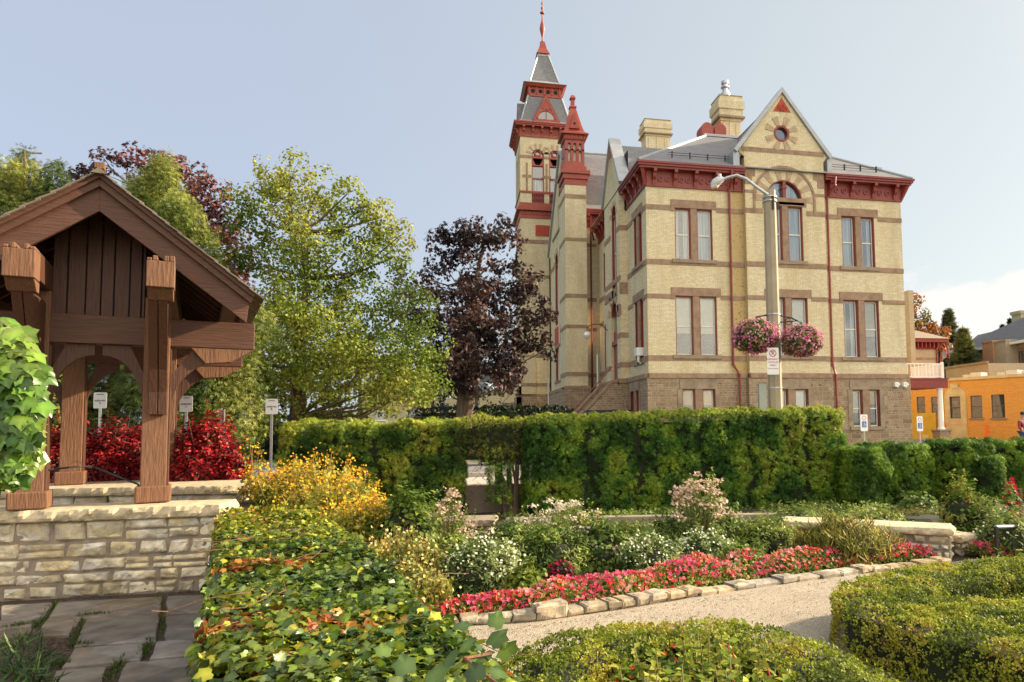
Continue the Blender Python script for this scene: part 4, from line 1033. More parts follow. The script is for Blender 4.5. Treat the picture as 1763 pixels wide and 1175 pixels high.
# ------------------------------------------------------------------ rock-faced stonework
def rock_block(mb, o, u, v, w, W, H, D, bulge=.03, rough=.02, n=6, seed=0):
    """a rough squared stone: corner o, along u (W), up v (H), outward w; drawn as one rounded rugged face with sides"""
    o = np.array(o, float); u = np.array(u, float); v = np.array(v, float); w = np.array(w, float)
    nu = max(3, int(n * min(3, W / H))); nv = n
    G = []
    for j in range(nv + 1):
        for i in range(nu + 1):
            a, b = i / nu, j / nv
            G.append((a, b))
    G = np.array(G)
    ed = np.minimum(np.minimum(G[:,0] * W, (1 - G[:,0]) * W), np.minimum(G[:,1] * H, (1 - G[:,1]) * H))
    f = np.clip(ed / .03, 0, 1) ** .5
    q4 = (np.random.default_rng(seed * 7 + int(abs(o[0] * 997) + abs(o[2] * 131))).random((4, 2)) - .5) * np.array([min(.05, W * .16), min(.035, H * .22)])
    bl = (q4[0] * ((1-G[:,:1])*(1-G[:,1:])) + q4[1] * (G[:,:1]*(1-G[:,1:])) + q4[2] * (G[:,:1]*G[:,1:]) + q4[3] * ((1-G[:,:1])*G[:,1:]))
    base = o[None] + (G[:,:1] * W + bl[:,:1]) * u + (G[:,1:] * H + bl[:,1:]) * v
    k = vnoise(base + seed * 3.1, 14, seed, 3) - .5; k2 = vnoise(base + seed, 5, seed + 5, 2) - .5
    out = f * bulge + (k * rough * 2 + k2 * rough * 2.5) * f - (1 - f) * .012
    inset = (k2 * .02)[:, None] * (1 - f)[:, None]
    P = base + out[:, None] * w + inset * (u + v)
    fs = [(j*(nu+1)+i, j*(nu+1)+i+1, (j+1)*(nu+1)+i+1, (j+1)*(nu+1)+i) for j in range(nv) for i in range(nu)]
    b = len(P)
    rim = [i for i in range(nu+1)] + [(j)*(nu+1)+nu for j in range(1, nv+1)] + [nv*(nu+1)+i for i in range(nu-1, -1, -1)] + [j*(nu+1) for j in range(nv-1, 0, -1)]
    back = P[rim] - w * D
    m = len(rim)
    mb.add(list(P) + list(back), fs + [(rim[i], b + i, b + (i+1) % m, rim[(i+1) % m]) for i in range(m)])
def stone_wall(name, p0, p1, z0, z1, thick, label, cat='wall', rows=(.12, .2), lens=(.16, .42), cap=None, ends=True, capmat='limecap', group=None, lenscale=1, top=None):
    """p0->p1 front line (front is on the right-hand side of the direction p0->p1 turned clockwise)"""
    p0 = np.array([*p0, 0.]); p1 = np.array([*p1, 0.]); u = (p1 - p0) / np.linalg.norm(p1 - p0); w = np.array([u[1], -u[0], 0])
    root = thing(name, label, cat, tuple((p0 + p1) / 2 + np.array([0, 0, z0])), 0, group)
    def face(a, b, tag_):
        uu = (b - a) / np.linalg.norm(b - a); ww = np.array([uu[1], -uu[0], 0]); L = np.linalg.norm(b - a)
        z = z0; k = 0
        while z < z1 - .04:
            h = min(random.uniform(*rows), z1 - z)
            if z1 - z - h < .06: h = z1 - z
            x = -random.uniform(0, .1) if k else 0; x = 0
            while x < L - .02:
                l = min(random.uniform(*lens) * lenscale, L - x)
                if L - x - l < .1: l = L - x
                if h > .16 and random.random() < .35:
                    rock_block(mb, a + uu * (x + .006) + np.array([0,0,z+.006]), uu, (0,0,1), ww, l - .018, h * .5 - .014, .05, random.uniform(.012,.035), .024, 6, random.randrange(99))
                    rock_block(mb, a + uu * (x + .006) + np.array([0,0,z+h*.5+.006]), uu, (0,0,1), ww, l - .018, h * .5 - .014, .05, random.uniform(.012,.035), .024, 6, random.randrange(99))
                else: rock_block(mb, a + uu * (x + .014) + np.array([0,0,z+.014]), uu, (0,0,1), ww, l - .028, h - .026, .05, random.uniform(.014,.045), .030, 9, random.randrange(99))
                x += l
            z += h; k += 1
    mb = MB(); q0 = p0 - w * thick; q1 = p1 - w * thick
    face(p0, p1, 0)
    if ends: face(p1, q1, 1); face(q0, p0, 2)
    mb.build('stonework', M['limestone'], root)
    mb = MB(); e = .004
    mb.hexa([p0 - w*e + (0,0,z0-.02), p1 - w*e + (0,0,z0-.02), q1 + (0,0,z0-.02), q0 + (0,0,z0-.02), p0 - w*e + (0,0,z1), p1 - w*e + (0,0,z1), q1 + (0,0,z1), q0 + (0,0,z1)])
    mb.build('mortar', M['mortar'], root)
    if cap:
        th, ov = cap
        cap_slab([p0 + w*ov - u*ov*ends, p1 + w*ov + u*ov*ends, q1 - w*ov + u*ov*ends, q0 - w*ov - u*ov*ends], z1, z1 + th, root, capmat)
    return root
def cap_slab(poly, z0, z1, parent, mat='limecap', name='cap_stone', rough=.05):
    P = [np.array([p[0], p[1]]) for p in poly]; pts = []
    for a, b in zip(P, P[1:] + P[:1]):
        n = max(2, int(np.linalg.norm(b - a) / .045))
        for i in range(n): pts.append(a + (b - a) * i / n)
    c = sum(pts) / len(pts); pts = np.array(pts); N = len(pts)
    rings = []; th = z1 - z0
    tang = np.roll(pts, -1, 0) - np.roll(pts, 1, 0); nrm = np.stack([tang[:,1], -tang[:,0]], 1); nrm /= np.linalg.norm(nrm, axis=1, keepdims=True)
    if ((pts + nrm * .01 - c) ** 2).sum() < ((pts - c) ** 2).sum(): nrm = -nrm
    for k, (f, off) in enumerate(((0, -.02), (.12, 0), (.35, .012), (.6, .012), (.85, .0), (.97, -.01), (1.0, -.03))):
        q = np.c_[pts, np.full(N, z0 + th * f)]
        nz_ = (vnoise(q, 12, 3, 3) - .5) * rough * 2.4
        q[:, :2] += nrm * (off + nz_[:, None] * (1 if 0 < k < 6 else .5))
        if k == 6: q[:, 2] += (vnoise(q, 6, 9) - .5) * .012
        rings.append(q)
    mb = MB(); V = np.concatenate(rings); R = len(rings)
    fs = [(r*N+i, r*N+(i+1) % N, (r+1)*N+(i+1) % N, (r+1)*N+i) for r in range(R-1) for i in range(N)]
    tri = tessellate_polygon([[Vector((p[0], p[1], 0)) for p in rings[-1]]])
    fs += [tuple((R-1)*N + i for i in t) for t in tri] + [tuple(i for i in reversed(t)) for t in tri]
    mb.add(V, fs)
    return mb.build(name, M[mat], parent)

gw_ = stone_wall('stone_wall', (-8.2, 10.22), (-3.0, 10.14), .0, .96, .62, 'limestone rubble wall carrying the timber gateway beside the flagstones', rows=(.14, .23), lens=(.2, .55), cap=(.15, .08), ends=False)
poly_mesh('gateway_floor', [(-8.2, 10.6), (-2.95, 10.6), (-2.95, 13.5), (-8.2, 13.5)], .93, M['soil'])
# curved second wall
c2 = [onz(x, y, 1.195) for x, y in ((-40, 846), (60, 842), (180, 840), (300, 838), (380, 837), (425, 835), (443, 830), (444, 824), (425, 821))]
cw = thing('curved_wall', 'low curved limestone wall with thick cap behind the timber gateway', 'wall', tuple(c2[3] * (1, 1, 0) + np.array([0, 0, .93])))
cap_slab([p[:2] for p in c2] + [(-4.2, 14.2), (-9.5, 14.2)], 1.06, 1.195, cw)
mb = MB()
for a, b_ in zip(c2[:-1], c2[1:]):
    a = a * (1, 1, 0); b_ = b_ * (1, 1, 0); L = np.linalg.norm(b_ - a)
    if L < .05: continue
    u = (b_ - a) / L; w_ = np.array([u[1], -u[0], 0]); n = max(1, int(L / .38))
    for i in range(n): rock_block(mb, a + u * (L * i / n + .006) - w_ * .08 + np.array([0, 0, .9]), u, (0, 0, 1), w_, L / n - .015, .155, .06, .02, .015, 5, i)
mb.build('stonework', M['limestone'], cw)

# flagstones
def cr3(x, y): return (x / 3.508, 840 + y / 3.508)
slabs = [[(0,710),(330,690),(275,775),(0,795)], [(345,690),(985,655),(975,750),(265,805)], [(-150,815),(270,780),(200,832),(-150,862)], [(-200,868),(195,842),(215,868),(90,905),(-200,905)],
         [(272,805),(490,795),(425,885),(228,895)], [(520,790),(975,757),(950,925),(440,960)], [(1010,655),(1260,645),(1262,745),(1000,765)], [(1002,770),(1262,752),(1264,842),(1000,858)],
         [(1000,866),(1264,850),(1264,898),(1000,922)], [(440,975),(870,940),(860,1035),(370,1085)], [(940,930),(1290,905),(1300,1000),(905,1030)], [(290,1200),(330,1100),(655,1070),(612,1200)],
         [(760,1050),(1340,1003),(1330,1210),(690,1210)], [(-500,720),(-20,712),(-20,800),(-500,830)], [(250,1215),(600,1210),(560,1400),(180,1400)], [(680,1225),(1330,1220),(1330,1420),(640,1420)]]
mb = MB()
for s_ in slabs:
    pts = [onz(*cr3(*p), .035) for p in s_]
    N = []
    for a, b_ in zip(pts, pts[1:] + pts[:1]):
        for t in (0, .33, .66): N.append(a + (b_ - a) * t)
    N = np.array(N); c = N.mean(0)
    N[:, :2] += (np.c_[vnoise(N, 5, 1), vnoise(N, 5, 2)] - .5) * .05
    n = len(N); tz = random.uniform(-.006, .008)
    N = c + (N - c) * .98; lo = N.copy(); lo[:, 2] = -.02; mid = N.copy(); mid[:, 2] = .022 + tz; top = c + (N - c) * .965; top[:, 2] = .035 + tz
    fs = [(i, (i+1) % n, n+(i+1) % n, n+i) for i in range(n)] + [(n+i, n+(i+1) % n, 2*n+(i+1) % n, 2*n+i) for i in range(n)] + [tuple(range(2*n, 3*n))]
    mb.add(list(lo) + list(mid) + list(top), fs)
tag(mb.build('stone_paving', M['flag']), kind='structure')

# ------------------------------------------------------------------ TIMBER GATEWAY (lychgate)
gr = np.array([-3.989, 10.718, 1.12])
LG = thing('timber_gateway', 'brown timber gateway with shingled gable roof and arched braces', 'gateway', tuple(gr), R_(18))
def L3(p): return (p[0], p[1], p[2] - gr[2])      # local x, y with world height
class LB(MB):
    def build(s, name, mat, parent=LG, **k):
        s.v = [(x, y, z - gr[2]) for x, y, z in s.v]
        return super().build(name, mat, parent, world=False, **k)
ZC = 1.12
for (px_, py_, zb) in ((-.03, 0, ZC), (-1.345, 0, ZC), (-.03, 3.3, 1.2), (-1.345, 3.3, 1.2)):
    m_ = LB(); m_.box(px_ - .15, px_ + .15, py_ - .15, py_ + .15, zb, 3.9); po = m_.build('post', M['woodlight'], bevel=.012)
    m_ = LB(); m_.box(px_ - .205, px_ + .205, py_ - .2, py_ + .2, zb, zb + .22); m_.build('post_base', M['woodlight'], po, bevel=.02)
    m_ = LB(); m_.box(px_ + .15, px_ + .172, py_ - .12, py_ + .12, zb + .22, 3.2); m_.build('corner_board', M['wood'], po, bevel=.005)
for y0 in (0, 3.3):
    m_ = LB(); m_.box(-2.5, 1.16, y0 - .12, y0 + .12, 3.24, 3.62); m_.build('tie_beam', M['woodh'], bevel=.012)
    for s_, xc in ((1, 1.16), (-1, -2.5)):
        m_ = LB(); m_.prism([(xc, 3.24), (xc - s_ * .3, 3.05), (xc - s_ * .62, 3.02), (xc - s_ * .8, 3.24)], 'y', y0 - .11, y0 + .11)
        m_.build('corbel', M['woodlight'], bevel=.01)
    # braces: two inner, two outer
    def brace(x0, sx):
        arcp = [(x0 + sx * (.0 + .50 * (1 - math.cos(t))), 2.38 + .72 * math.sin(t)) for t in [math.pi / 2 * i / 10 for i in range(11)]]
        return [(x0, 2.38)] + arcp[1:] + [(x0 + sx * .50, 3.24), (x0 + sx * .18, 3.24), (x0, 2.86)]
    for x0, sx in ((-.18, -1), (-1.195, 1), (.142, 1), (-1.515, -1)):
        sc_ = 1.0 if x0 in (-.18, -1.195) else 1.55
        pl = [(x0 + (x - x0) * (.93 if sc_ == 1 else 1.5), z) for x, z in brace(x0, sx)]
        m_ = LB(); m_.prism(pl, 'y', y0 - .05, y0 + .05); m_.build('arched_brace', M['wood'])
for x0 in (-.03, -1.345):   # plates along the sides with weathered projecting heads
    xo = .06 if x0 > -1 else 0
    m_ = LB(); m_.box(x0 + xo - .145, x0 + xo + .145, -.9, 4.2, 3.9, 4.24); m_.build('wall_plate', M['wood'], bevel=.015)
    m_ = LB(); m_.box(x0 + xo - .15, x0 + xo + .15, -1.22, -.9, 3.87, 4.2)
    for i in range(5):
        a = x0 + xo - .15 + i * .06
        if i != 2: m_.box(a + .003, a + .057, -1.22, -.95, 4.2, 4.23 + random.uniform(0, .05))
    m_.prism([(-1.15, 3.87), (-.85, 3.87), (-.85, 3.74), (-.98, 3.74)], 'x', x0 + xo - .14, x0 + xo + .14)
    m_.build('plate_head', M['woodlight'], bevel=.01)
    for dx in (-.055, .055):
        m_ = LB(); m_.prism([(-.96, 3.74), (-.80, 3.5), (-.6, 3.2), (-.42, 2.9), (-.3, 2.6), (-.25, 2.3), (-.16, 2.3), (-.16, 3.74)], 'x', x0 + xo * .5 + dx - .05, x0 + xo * .5 + dx + .05); m_.build('strut', M['wood'], bevel=.006)
    for yy in (0, 3.3):
        pass
# gable boarding
random.seed(11)
for y0 in (.0, 3.3):
    m_ = LB(); x = -1.2
    while x < -.2:
        wd = random.uniform(.13, .2); x1 = min(x + wd, -.18)
        h = lambda xx: 5.05 - abs(xx + .67) * .79
        m_.prism([(x, 3.62), (x1 - .02, 3.62), (x1 - .02, h(x1)), (x, h(x))], 'y', y0 - .02 + random.uniform(-.008, .008), y0 + .02); x = x1
    m_.build('gable_boards', M['wood'])
    m_ = LB(); m_.box(-1.2, -.18, y0 + .02, y0 + .03, 3.62, 4.6); m_.build('board_backing', M['dark'])
# fascia boards (two layers), rafters, roof
AX, AZ, SL = -.655, 5.30, .785
def slope_poly(sx, t0, t1, xe): # region between offsets t0..t1 below the roof line
    return [(AX, AZ - t0), (AX + sx * (xe - .12), AZ - SL * (xe - .12) - t0), (AX + sx * (xe - .16), AZ - SL * (xe - .16) - t1), (AX, AZ - t1)]
for sx in (1, -1):
    m_ = LB(); m_.prism(slope_poly(sx, .03, .45, 1.83), 'y', -.80, -.74); fb = m_.build('barge_board', M['woodh'], bevel=.004)
    m_ = LB(); m_.prism(slope_poly(sx, .0, .15, 1.88), 'y', -.86, -.80); m_.prism(slope_poly(sx, -.02, .05, 1.9), 'y', -.90, -.86); m_.build('barge_moulding', M['woodh'], fb, bevel=.003)
    m_ = LB(); m_.prism(slope_poly(sx, .03, .42, 1.83), 'y', 4.1, 4.16); m_.build('barge_board', M['wood'])
    for i in range(9):
        y = -.55 + i * .55
        m_ = LB(); m_.prism(slope_poly(sx, .05, .19, 1.8), 'y', y - .035, y + .035); m_.build('rafter', M['wood'])
    m_ = LB(); m_.prism(slope_poly(sx, .0, .045, 1.86), 'y', -.74, 4.1); m_.build('roof_deck', M['wood'])
    m_ = LB(); nC = 13
    for i in range(nC):      # shingle courses, each butt proud of the one below
        t0 = i / nC * 1.83; t1 = (i + 1.35) / nC * 1.83; y = -.95
        while y < 4.2:
            wd = random.uniform(.1, .2); k = random.uniform(0, .012)
            xa, xb = AX + sx * t0, AX + sx * min(t1, 1.87)
            za, zb = AZ - SL * t0 + .012, AZ - SL * min(t1, 1.87) + .045 + k
            m_.hexa([(xa, y, za - .002), (xb, y, zb - .028), (xb, y + wd - .006, zb - .028), (xa, y + wd - .006, za - .002), (xa, y, za + .01), (xb, y, zb), (xb, y + wd - .006, zb), (xa, y + wd - .006, za + .01)])
            y += wd
    m_.build('shingles', M['shingle'])
m_ = LB(); m_.prism([(AX - .09, AZ - .02), (AX, AZ + .055), (AX + .09, AZ - .02)], 'y', -.98, 4.2); m_.build('ridge_cap', M['shingle'])
m_ = LB(); m_.box(AX - .05, AX + .05, -.96, -.8, AZ + .05, AZ + .12); m_.build('ridge_block', M['woodlight'])
m_ = LB(); m_.tube([(-1.19, -.05, 1.6), (-.95, .7, 1.6), (-.80, .9, 1.58), (-.2, -.02, 1.36)], .013, 6); m_.build('iron_rail', M['black'])
for sx in (1, -1):
    m_ = LB(); m_.box(AX + sx * 1.5 - .1, AX + sx * 1.5 + .1, -.7, 4.0, 3.86, 4.02)
    m_.build('eaves_beam', M['wood'])

# ------------------------------------------------------------------ signs and posts
def text(s, size, loc, mat, parent, rx=math.pi / 2, rz=0, world=True, ext=.002, name='lettering', align='CENTER', sp=1):
    cu = bpy.data.curves.new(name, 'FONT'); cu.body = s; cu.size = size; cu.align_x = align; cu.align_y = 'CENTER'; cu.extrude = ext; cu.space_character = sp
    cu.materials.append(mat)
    o = bpy.data.objects.new(name, cu); COL.objects.link(o); o.rotation_euler = (rx, 0, rz)
    if parent: o.parent = parent; r = root_of(parent); loc = tuple(np.array(loc) - np.array(r.location)) if world else loc
    o.location = loc
    me = bpy.data.meshes.new_from_object(o, depsgraph=None); me.materials.clear(); me.materials.append(mat)
    m2 = bpy.data.objects.new(name, me); COL.objects.link(m2); m2.parent = o.parent; m2.rotation_euler = o.rotation_euler; m2.location = o.location
    bpy.data.objects.remove(o)
    return m2
M['ink'] = plain('black_ink', (.04,.04,.05), .6, .1)
M['redink'] = plain('red_ink', (.55,.03,.02), .5, .1)
M['blueink'] = plain('blue_ink', (.05,.17,.45), .5, .1)
def rrect(cx_, cz_, w_, h_, r, n=4):
    out = []
    for sx, sz, a in ((1, 1, 0), (-1, 1, 90), (-1, -1, 180), (1, -1, 270)):
        out += [(cx_ + sx * (w_/2 - r) + r * math.cos(R_(a + 90*i/n)), cz_ + sz * (h_/2 - r) + r * math.sin(R_(a + 90*i/n))) for i in range(n + 1)]
    return out
def parking_sign(top, d, num, label, w_=.235, h_=.32):
    c = dep(*top, d); x, y, z = c
    r = thing('parking_sign', label, 'sign', (x, y, .55), 0, 'white reserved parking signs')
    mb = MB(); mb.box(x - .022, x + .022, y, y + .03, .5, z - .1); mb.build('post', M['steel'], r)
    mb = MB(); mb.prism(rrect(x, z - h_/2, w_, h_, .025), 'y', y - .006, y); pl = mb.build('sign_plate', M['white'], r)
    text('RESERVED', .043, (x, y - .008, z - h_ * .52), M['ink'], pl); text(num, .06, (x, y - .008, z - h_ * .68), M['ink'], pl); text('PARKING', .030, (x, y - .008, z - .04), M['ink'], pl)
    return r
parking_sign((173, 676), 14, '2', 'white reserved sign seen through the gateway arch')
parking_sign((321, 682), 14, '1', 'white reserved sign just right of the gateway posts')
parking_sign((468, 687), 14.5, '8', 'white reserved sign beside the left end of the hedge')
c = dep(383, 703, 13.5); r = thing('signpost', 'bare perforated steel post rising from red leaves', 'post', (c[0], c[1], .55))
mb = MB(); mb.box(c[0] - .035, c[0] - .015, c[1], c[1] + .05, .4, c[2]); mb.box(c[0] + .015, c[0] + .035, c[1], c[1] + .05, .4, c[2] - .02); mb.box(c[0] - .015, c[0] + .015, c[1] + .01, c[1] + .02, .4, c[2] - .02); mb.build('channel', M['steel'], r)
mb = MB()
for i in range(38): z = c[2] - .08 - i * .045; mb.box(c[0] - .006, c[0] + .006, c[1] + .004, c[1] + .01, z, z + .02)
mb.build('holes', M['dark'], r)
def blue_sign(top, d, label, w_=.30, h_=.62):
    x, y, z = dep(*top, d)
    r = thing('accessible_parking_sign', label, 'sign', (x, y, .55), 0, 'accessible parking signs by the courthouse')
    mb = MB(); mb.box(x - .03, x + .03, y, y + .04, .5, z - .1); mb.build('post', M['kerb'], r)
    mb = MB(); mb.prism(rrect(x, z - h_/2, w_, h_, .04), 'y', y - .01, y); pl = mb.build('sign_plate', M['white'], r)
    mb = MB(); wedge_ring(mb, 'y', y, x, z - .13, .06, .075, 0, 360, 14, -.016, -.011); mb.build('permit_ring', M['redink'], pl)
    mb = MB(); mb.box(x - .09, x + .09, y - .014, y - .01, z - .48, z - .25); bb = mb.build('blue_panel', M['blueink'], pl)
    mb = MB(); wedge_ring(mb, 'y', y, x + .0, z - .39, .035, .05, -150, 60, 8, -.02, -.015); mb.box(x - .012, x + .012, y - .02, y - .015, z - .38, z - .31); mb.prism(arc(x, z - .285, .016, 0, 300, 5), 'y', y - .02, y - .015); mb.box(x, x + .05, y - .02, y - .015, z - .37, z - .35); mb.build('wheelchair_symbol', M['white'], bb)
blue_sign((1487, 714), 26, 'white and blue sign in front of the basement windows'); blue_sign((1583, 717), 27, 'white and blue sign in front of the orange hoarding', .26, .58)

# ------------------------------------------------------------------ street lamp with baskets and sign
lx, ly, _ = dep(1337, 760, 18.0)
SLm = thing('street_lamp', 'tall octagonal concrete street lamp with curved steel arm', 'street lamp', (lx, ly, .55))
mb = MB(); zt = 8.20
mb.lathe((lx, ly, .5), [(.188, 0), (.160, zt - .5)], 8, .5); mb.build('pole', plain('pole_concrete', (.36,.295,.205), .85, .12, 3, .2), SLm)
mb = MB(); mb.box(lx - .02, lx + .03, ly - .2, ly - .16, zt - .55, zt - .2); mb.box(lx + .19, lx + .24, ly - .05, ly + .02, zt - .5, zt - .3); mb.build('terminal_box', M['black'], SLm)
mb = MB(); z0 = 7.35
arm = [(lx - .15, ly, z0 + .45), (lx - .45, ly - .02, z0 + .72), (lx - .8, ly - .05, z0 + .88), (lx - 1.1, ly - .06, z0 + .88), (lx - 1.32, ly - .07, z0 + .72)]
arm = [dep(px_, py_, 17.95) for px_, py_ in ((1322, 336), (1302, 322), (1284, 308), (1268, 302), (1252, 306), (1243, 310))]
mb.tube(arm, [.045, .042, .04, .038, .036, .035], 10)
for zz in (z0 + .2, z0 + .55): mb.lathe((lx, ly, arm[0][2] - .1 + (zz - z0) * .3), [(.19, 0), (.19, .03)], 12)
mb.build('arm', M['steel'], SLm, smooth=True)
hd = dep(1234, 314, 17.95)
mb = MB()
hp = [dep(px_, py_, 17.95) for px_, py_ in ((1246, 308), (1238, 311), (1231, 316), (1225, 320))]
mb.tube(hp, [.05, .11, .12, .05], 12); mb.lathe((hp[1][0] + .02, hp[1][1], hp[1][2] + .09), [(.05, 0), (.05, .07), (.02, .09)], 8)
mb.build('lamp_head', plain('lamp_housing', (.55,.56,.56), .35, .08), SLm, smooth=True)
mb = MB(); lh = [p + np.array([0, 0, -.045]) for p in hp[1:]]; mb.tube(lh, [.07, .1, .04], 10); mb.build('lens', M['cream'], SLm, smooth=True)
a_, b_ = dep(1313, 668, 17.75), dep(1328, 706, 17.75)
mb = MB(); mb.box(a_[0] - .11, a_[0] + .09, ly - .28, ly - .18, 1.0, a_[2] + .1); mb.build('conduit_cover', plain('galvanised_green', (.33,.35,.30), .5, .1), SLm)
mb = MB()
for py_ in (669, 707, 340, 541): z = dep(1337, py_, 18)[2]; mb.lathe((lx, ly, z), [(.19, 0), (.19, .035)], 8, .5)
mb.build('strap', M['steel'], SLm)
def basket_arm(px_end, py_end, sx, wide):
    z1 = dep(1337, 541, 18)[2]; z2 = dep(1337, 553, 18)[2]; e = dep(px_end, py_end, 17.9)
    mb = MB(); mb.tube([(lx + sx * .18, ly, z1), (lx + sx * .5, ly - .03, z1 - .06), tuple(e)], .018, 6); mb.tube([(lx + sx * .18, ly, z2), (e[0] - sx * .1, e[1], z2 - .02), tuple(e + np.array([0, 0, -.05]))], .015, 6)
    k = [(lx + sx * .42 + .09 * math.cos(t), ly - .03, (z1 + z2) / 2 - .07 + .09 * math.sin(t)) for t in np.linspace(0, 2 * math.pi, 13)]
    mb.tube(k, .012, 5)
    mb.build('basket_bracket', M['black'], SLm); return e
eL = basket_arm(1302, 551, -1, 1); eR = basket_arm(1380, 556, 1, 1)
# no-parking sign
sx_, sy_, sz_ = dep(1330, 598, 17.6)
NP = thing('no_parking_sign', 'white sign with red no-parking symbol strapped to the lamp pole', 'sign', (sx_, sy_, sz_ - .7), R_(-6))
def LS(x, z): return x, z
mb = MB(); mb.prism(rrect(0, .345, .31, .68, .02), 'y', -.006, 0); pl = mb.build('sign_plate', M['white'], NP, world=False)
mb = MB(); wedge_ring(mb, 'y', 0, 0, .545, .075, .092, 0, 360, 20, -.012, -.007)
mb.hexa([(-.06, -.012, .595), (-.05, -.012, .605), (-.05, -.007, .605), (-.06, -.007, .595), (.05, -.012, .485), (.06, -.012, .495), (.06, -.007, .495), (.05, -.007, .485)])
mb.build('prohibition_ring', M['redink'], pl, world=False)
text('P', .15, (0, -.008, .545), M['ink'], pl, world=False)
for i, (t_, s_) in enumerate((('EMERGENCY', .062), ('VEHICLES', .062), ('ONLY', .062))): text(t_, s_, (0, -.008, .39 - i * .075), M['redink'], pl, world=False)
text('BY-LAW ENFORCED', .030, (0, -.008, .155), M['redink'], pl, world=False)

# ------------------------------------------------------------------ low garden walls
stone_wall('low_stone_wall', (-1.3, 12.55), (.62, 12.3), 0, .36, .6, 'grey low stone wall end standing before the hedge gap', rows=(.12, .2), lens=(.25, .5), cap=(.12, .05), capmat='concrete')
p1 = onz(1658, 970, 0); p0 = onz(1478, 955, 0)
wr = onz(1400, 945, 0)
stone_wall('stone_bench_wall', (5.3, 10.75), (7.25, 9.25), 0, .36, .55, 'buff capped stone wall ending beside the gravel path on the right', rows=(.09, .14), lens=(.12, .28), cap=(.11, .06))
stone_wall('stone_step', (7.62, 9.45), (8.05, 9.6), 0, .2, .45, 'low stone step against the end of the buff capped wall', rows=(.09, .12), lens=(.12, .2), cap=(.1, .04))
k0 = onz(940, 915, .12); 
mb = MB(); mb.hexa([(1.0, 14.3, -.02), (7.2, 13.2, -.02), (7.25, 13.42, -.02), (1.05, 14.52, -.02), (1.0, 14.3, .22), (7.2, 13.2, .22), (7.25, 13.42, .22), (1.05, 14.52, .22)])
tag(mb.build('garden_kerb', plain('mossy_kerb', (.26,.22,.15), .9, .4, 4, .8), bevel=.02), 'long low stone kerb at the foot of the big hedge', 'kerb stone')

# edging stones along the flower bed: one object each
xs = [762, 790, 826, 882, 925, 978, 1008, 1048, 1070, 1095, 1120, 1150, 1182, 1205, 1235, 1265, 1300, 1345, 1375, 1415, 1448, 1482, 1504, 1530, 1562, 1585, 1618, 1640]
def edge_y(x): return np.interp(x, [740, 800, 930, 1080, 1160, 1300, 1480, 1640], [1085, 1078, 1070, 1048, 1034, 1012, 988, 972])
M['kerbstone'] = plain('kerb_limestone', (.38,.31,.21), .9, .4, 6, .9, detail=8, cells=2.5)
ORD = 'first second third fourth fifth sixth seventh eighth ninth tenth eleventh twelfth thirteenth fourteenth fifteenth sixteenth seventeenth eighteenth nineteenth twentieth twenty-first twenty-second twenty-third twenty-fourth twenty-fifth twenty-sixth twenty-seventh twenty-eighth'.split()
LBL = {925: 'largest pale block among the kerb stones of the pink bed', 790: 'squared kerb stone next to the ivy beside gravel'}
for i, (a, b2) in enumerate(zip(xs[:-1], xs[1:])):
    A = onz(a + 2, edge_y(a), 0.02); B = onz(b2 - 2, edge_y(b2), 0.02); u = B - A; W = np.linalg.norm(u); u = u / W; w_ = np.array([u[1], -u[0], 0])
    if w_[1] > 0: w_ = -w_
    h = random.uniform(.07, .11) + (.05 if a == 925 else 0) - .03 * (a > 1200)
    mb = MB(); rock_block(mb, A, u, (0, 0, 1), w_, W, h, .2, .01, .012, 6, i)
    q = [A + u * .012, A + u * (W - .012)]
    rock_block(mb, A + (0, 0, h - .002) + w_ * .012, u, -w_, np.array([0, 0, 1.]), W, .2, .05, .008, .008, 5, i + 40)
    tag(mb.build('kerb_stone', M['kerbstone']), LBL.get(a, ORD[i] + ' rough limestone kerb stone from the ivy end of the pink bed'), 'kerb stone', 'limestone kerb stones along the pink flower bed')

# handrail and stakes on the right
h0 = onz(1718, 975, 0.05)
HR = thing('handrail', 'thin dark metal handrail standing by the stone step', 'handrail', tuple(h0))
mb = MB(); tp_ = ony(1717, 907, h0[1])
mb.box(h0[0] - .02, h0[0] + .02, h0[1] - .02, h0[1] + .02, 0, tp_[2]); mb.build('upright', M['black'], HR)
mb = MB(); e1 = dep(1752, 906, 10.6); e2 = dep(1800, 935, 11.5); mb.tube([(h0[0], h0[1], tp_[2]), tuple(e1), tuple(e2)], .022, 8); mb.build('rail', M['steel'], HR)
c = dep(1029, 880, 12.6); mb = MB(); mb.tube([(c[0], c[1], 0), tuple(c)], .018, 6); tag(mb.build('garden_stake', M['redbright']), 'rusty thin iron stake standing among the pale flowers', 'stake')
c = dep(1756, 842, 11.5); mb = MB(); mb.tube([(c[0], c[1], 0), tuple(c)], .03, 6); tag(mb.build('garden_stake', M['woodlight']), 'wooden stake behind the red hollyhock at the far right', 'stake')
# ================================================================== BUILDINGS ON THE RIGHT
M['orange'] = brick_mat('orange_brick', (.78,.34,.045), (.68,.28,.035), (.62,.38,.14), .22, .075, .008, (.9,.8,.6))
M['tan'] = brick_mat('tan_brick', (.50,.42,.28), (.44,.36,.24), (.40,.35,.26))
M['oldbrick'] = brick_mat('weathered_brick', (.50,.20,.06), (.42,.24,.13), (.45,.38,.3), .22, .075, .01, (1.3,1.4,1.5))
M['palestucco'] = plain('pale_stucco', (.62,.46,.22), .9, .15, 1.5, .2)
M['hoard'] = plain('ochre_hoarding', (.62,.36,.03), .8, .12)
M['roofdark'] = plain('dark_shingle_roof', (.11,.11,.115), .9, .2, 2, .3)
M['roofbrown'] = plain('brown_shingle_roof', (.26,.20,.14), .9, .15, 3, .3)
M['safety'] = plain('orange_barrier', (.85,.16,.02), .6, .1)
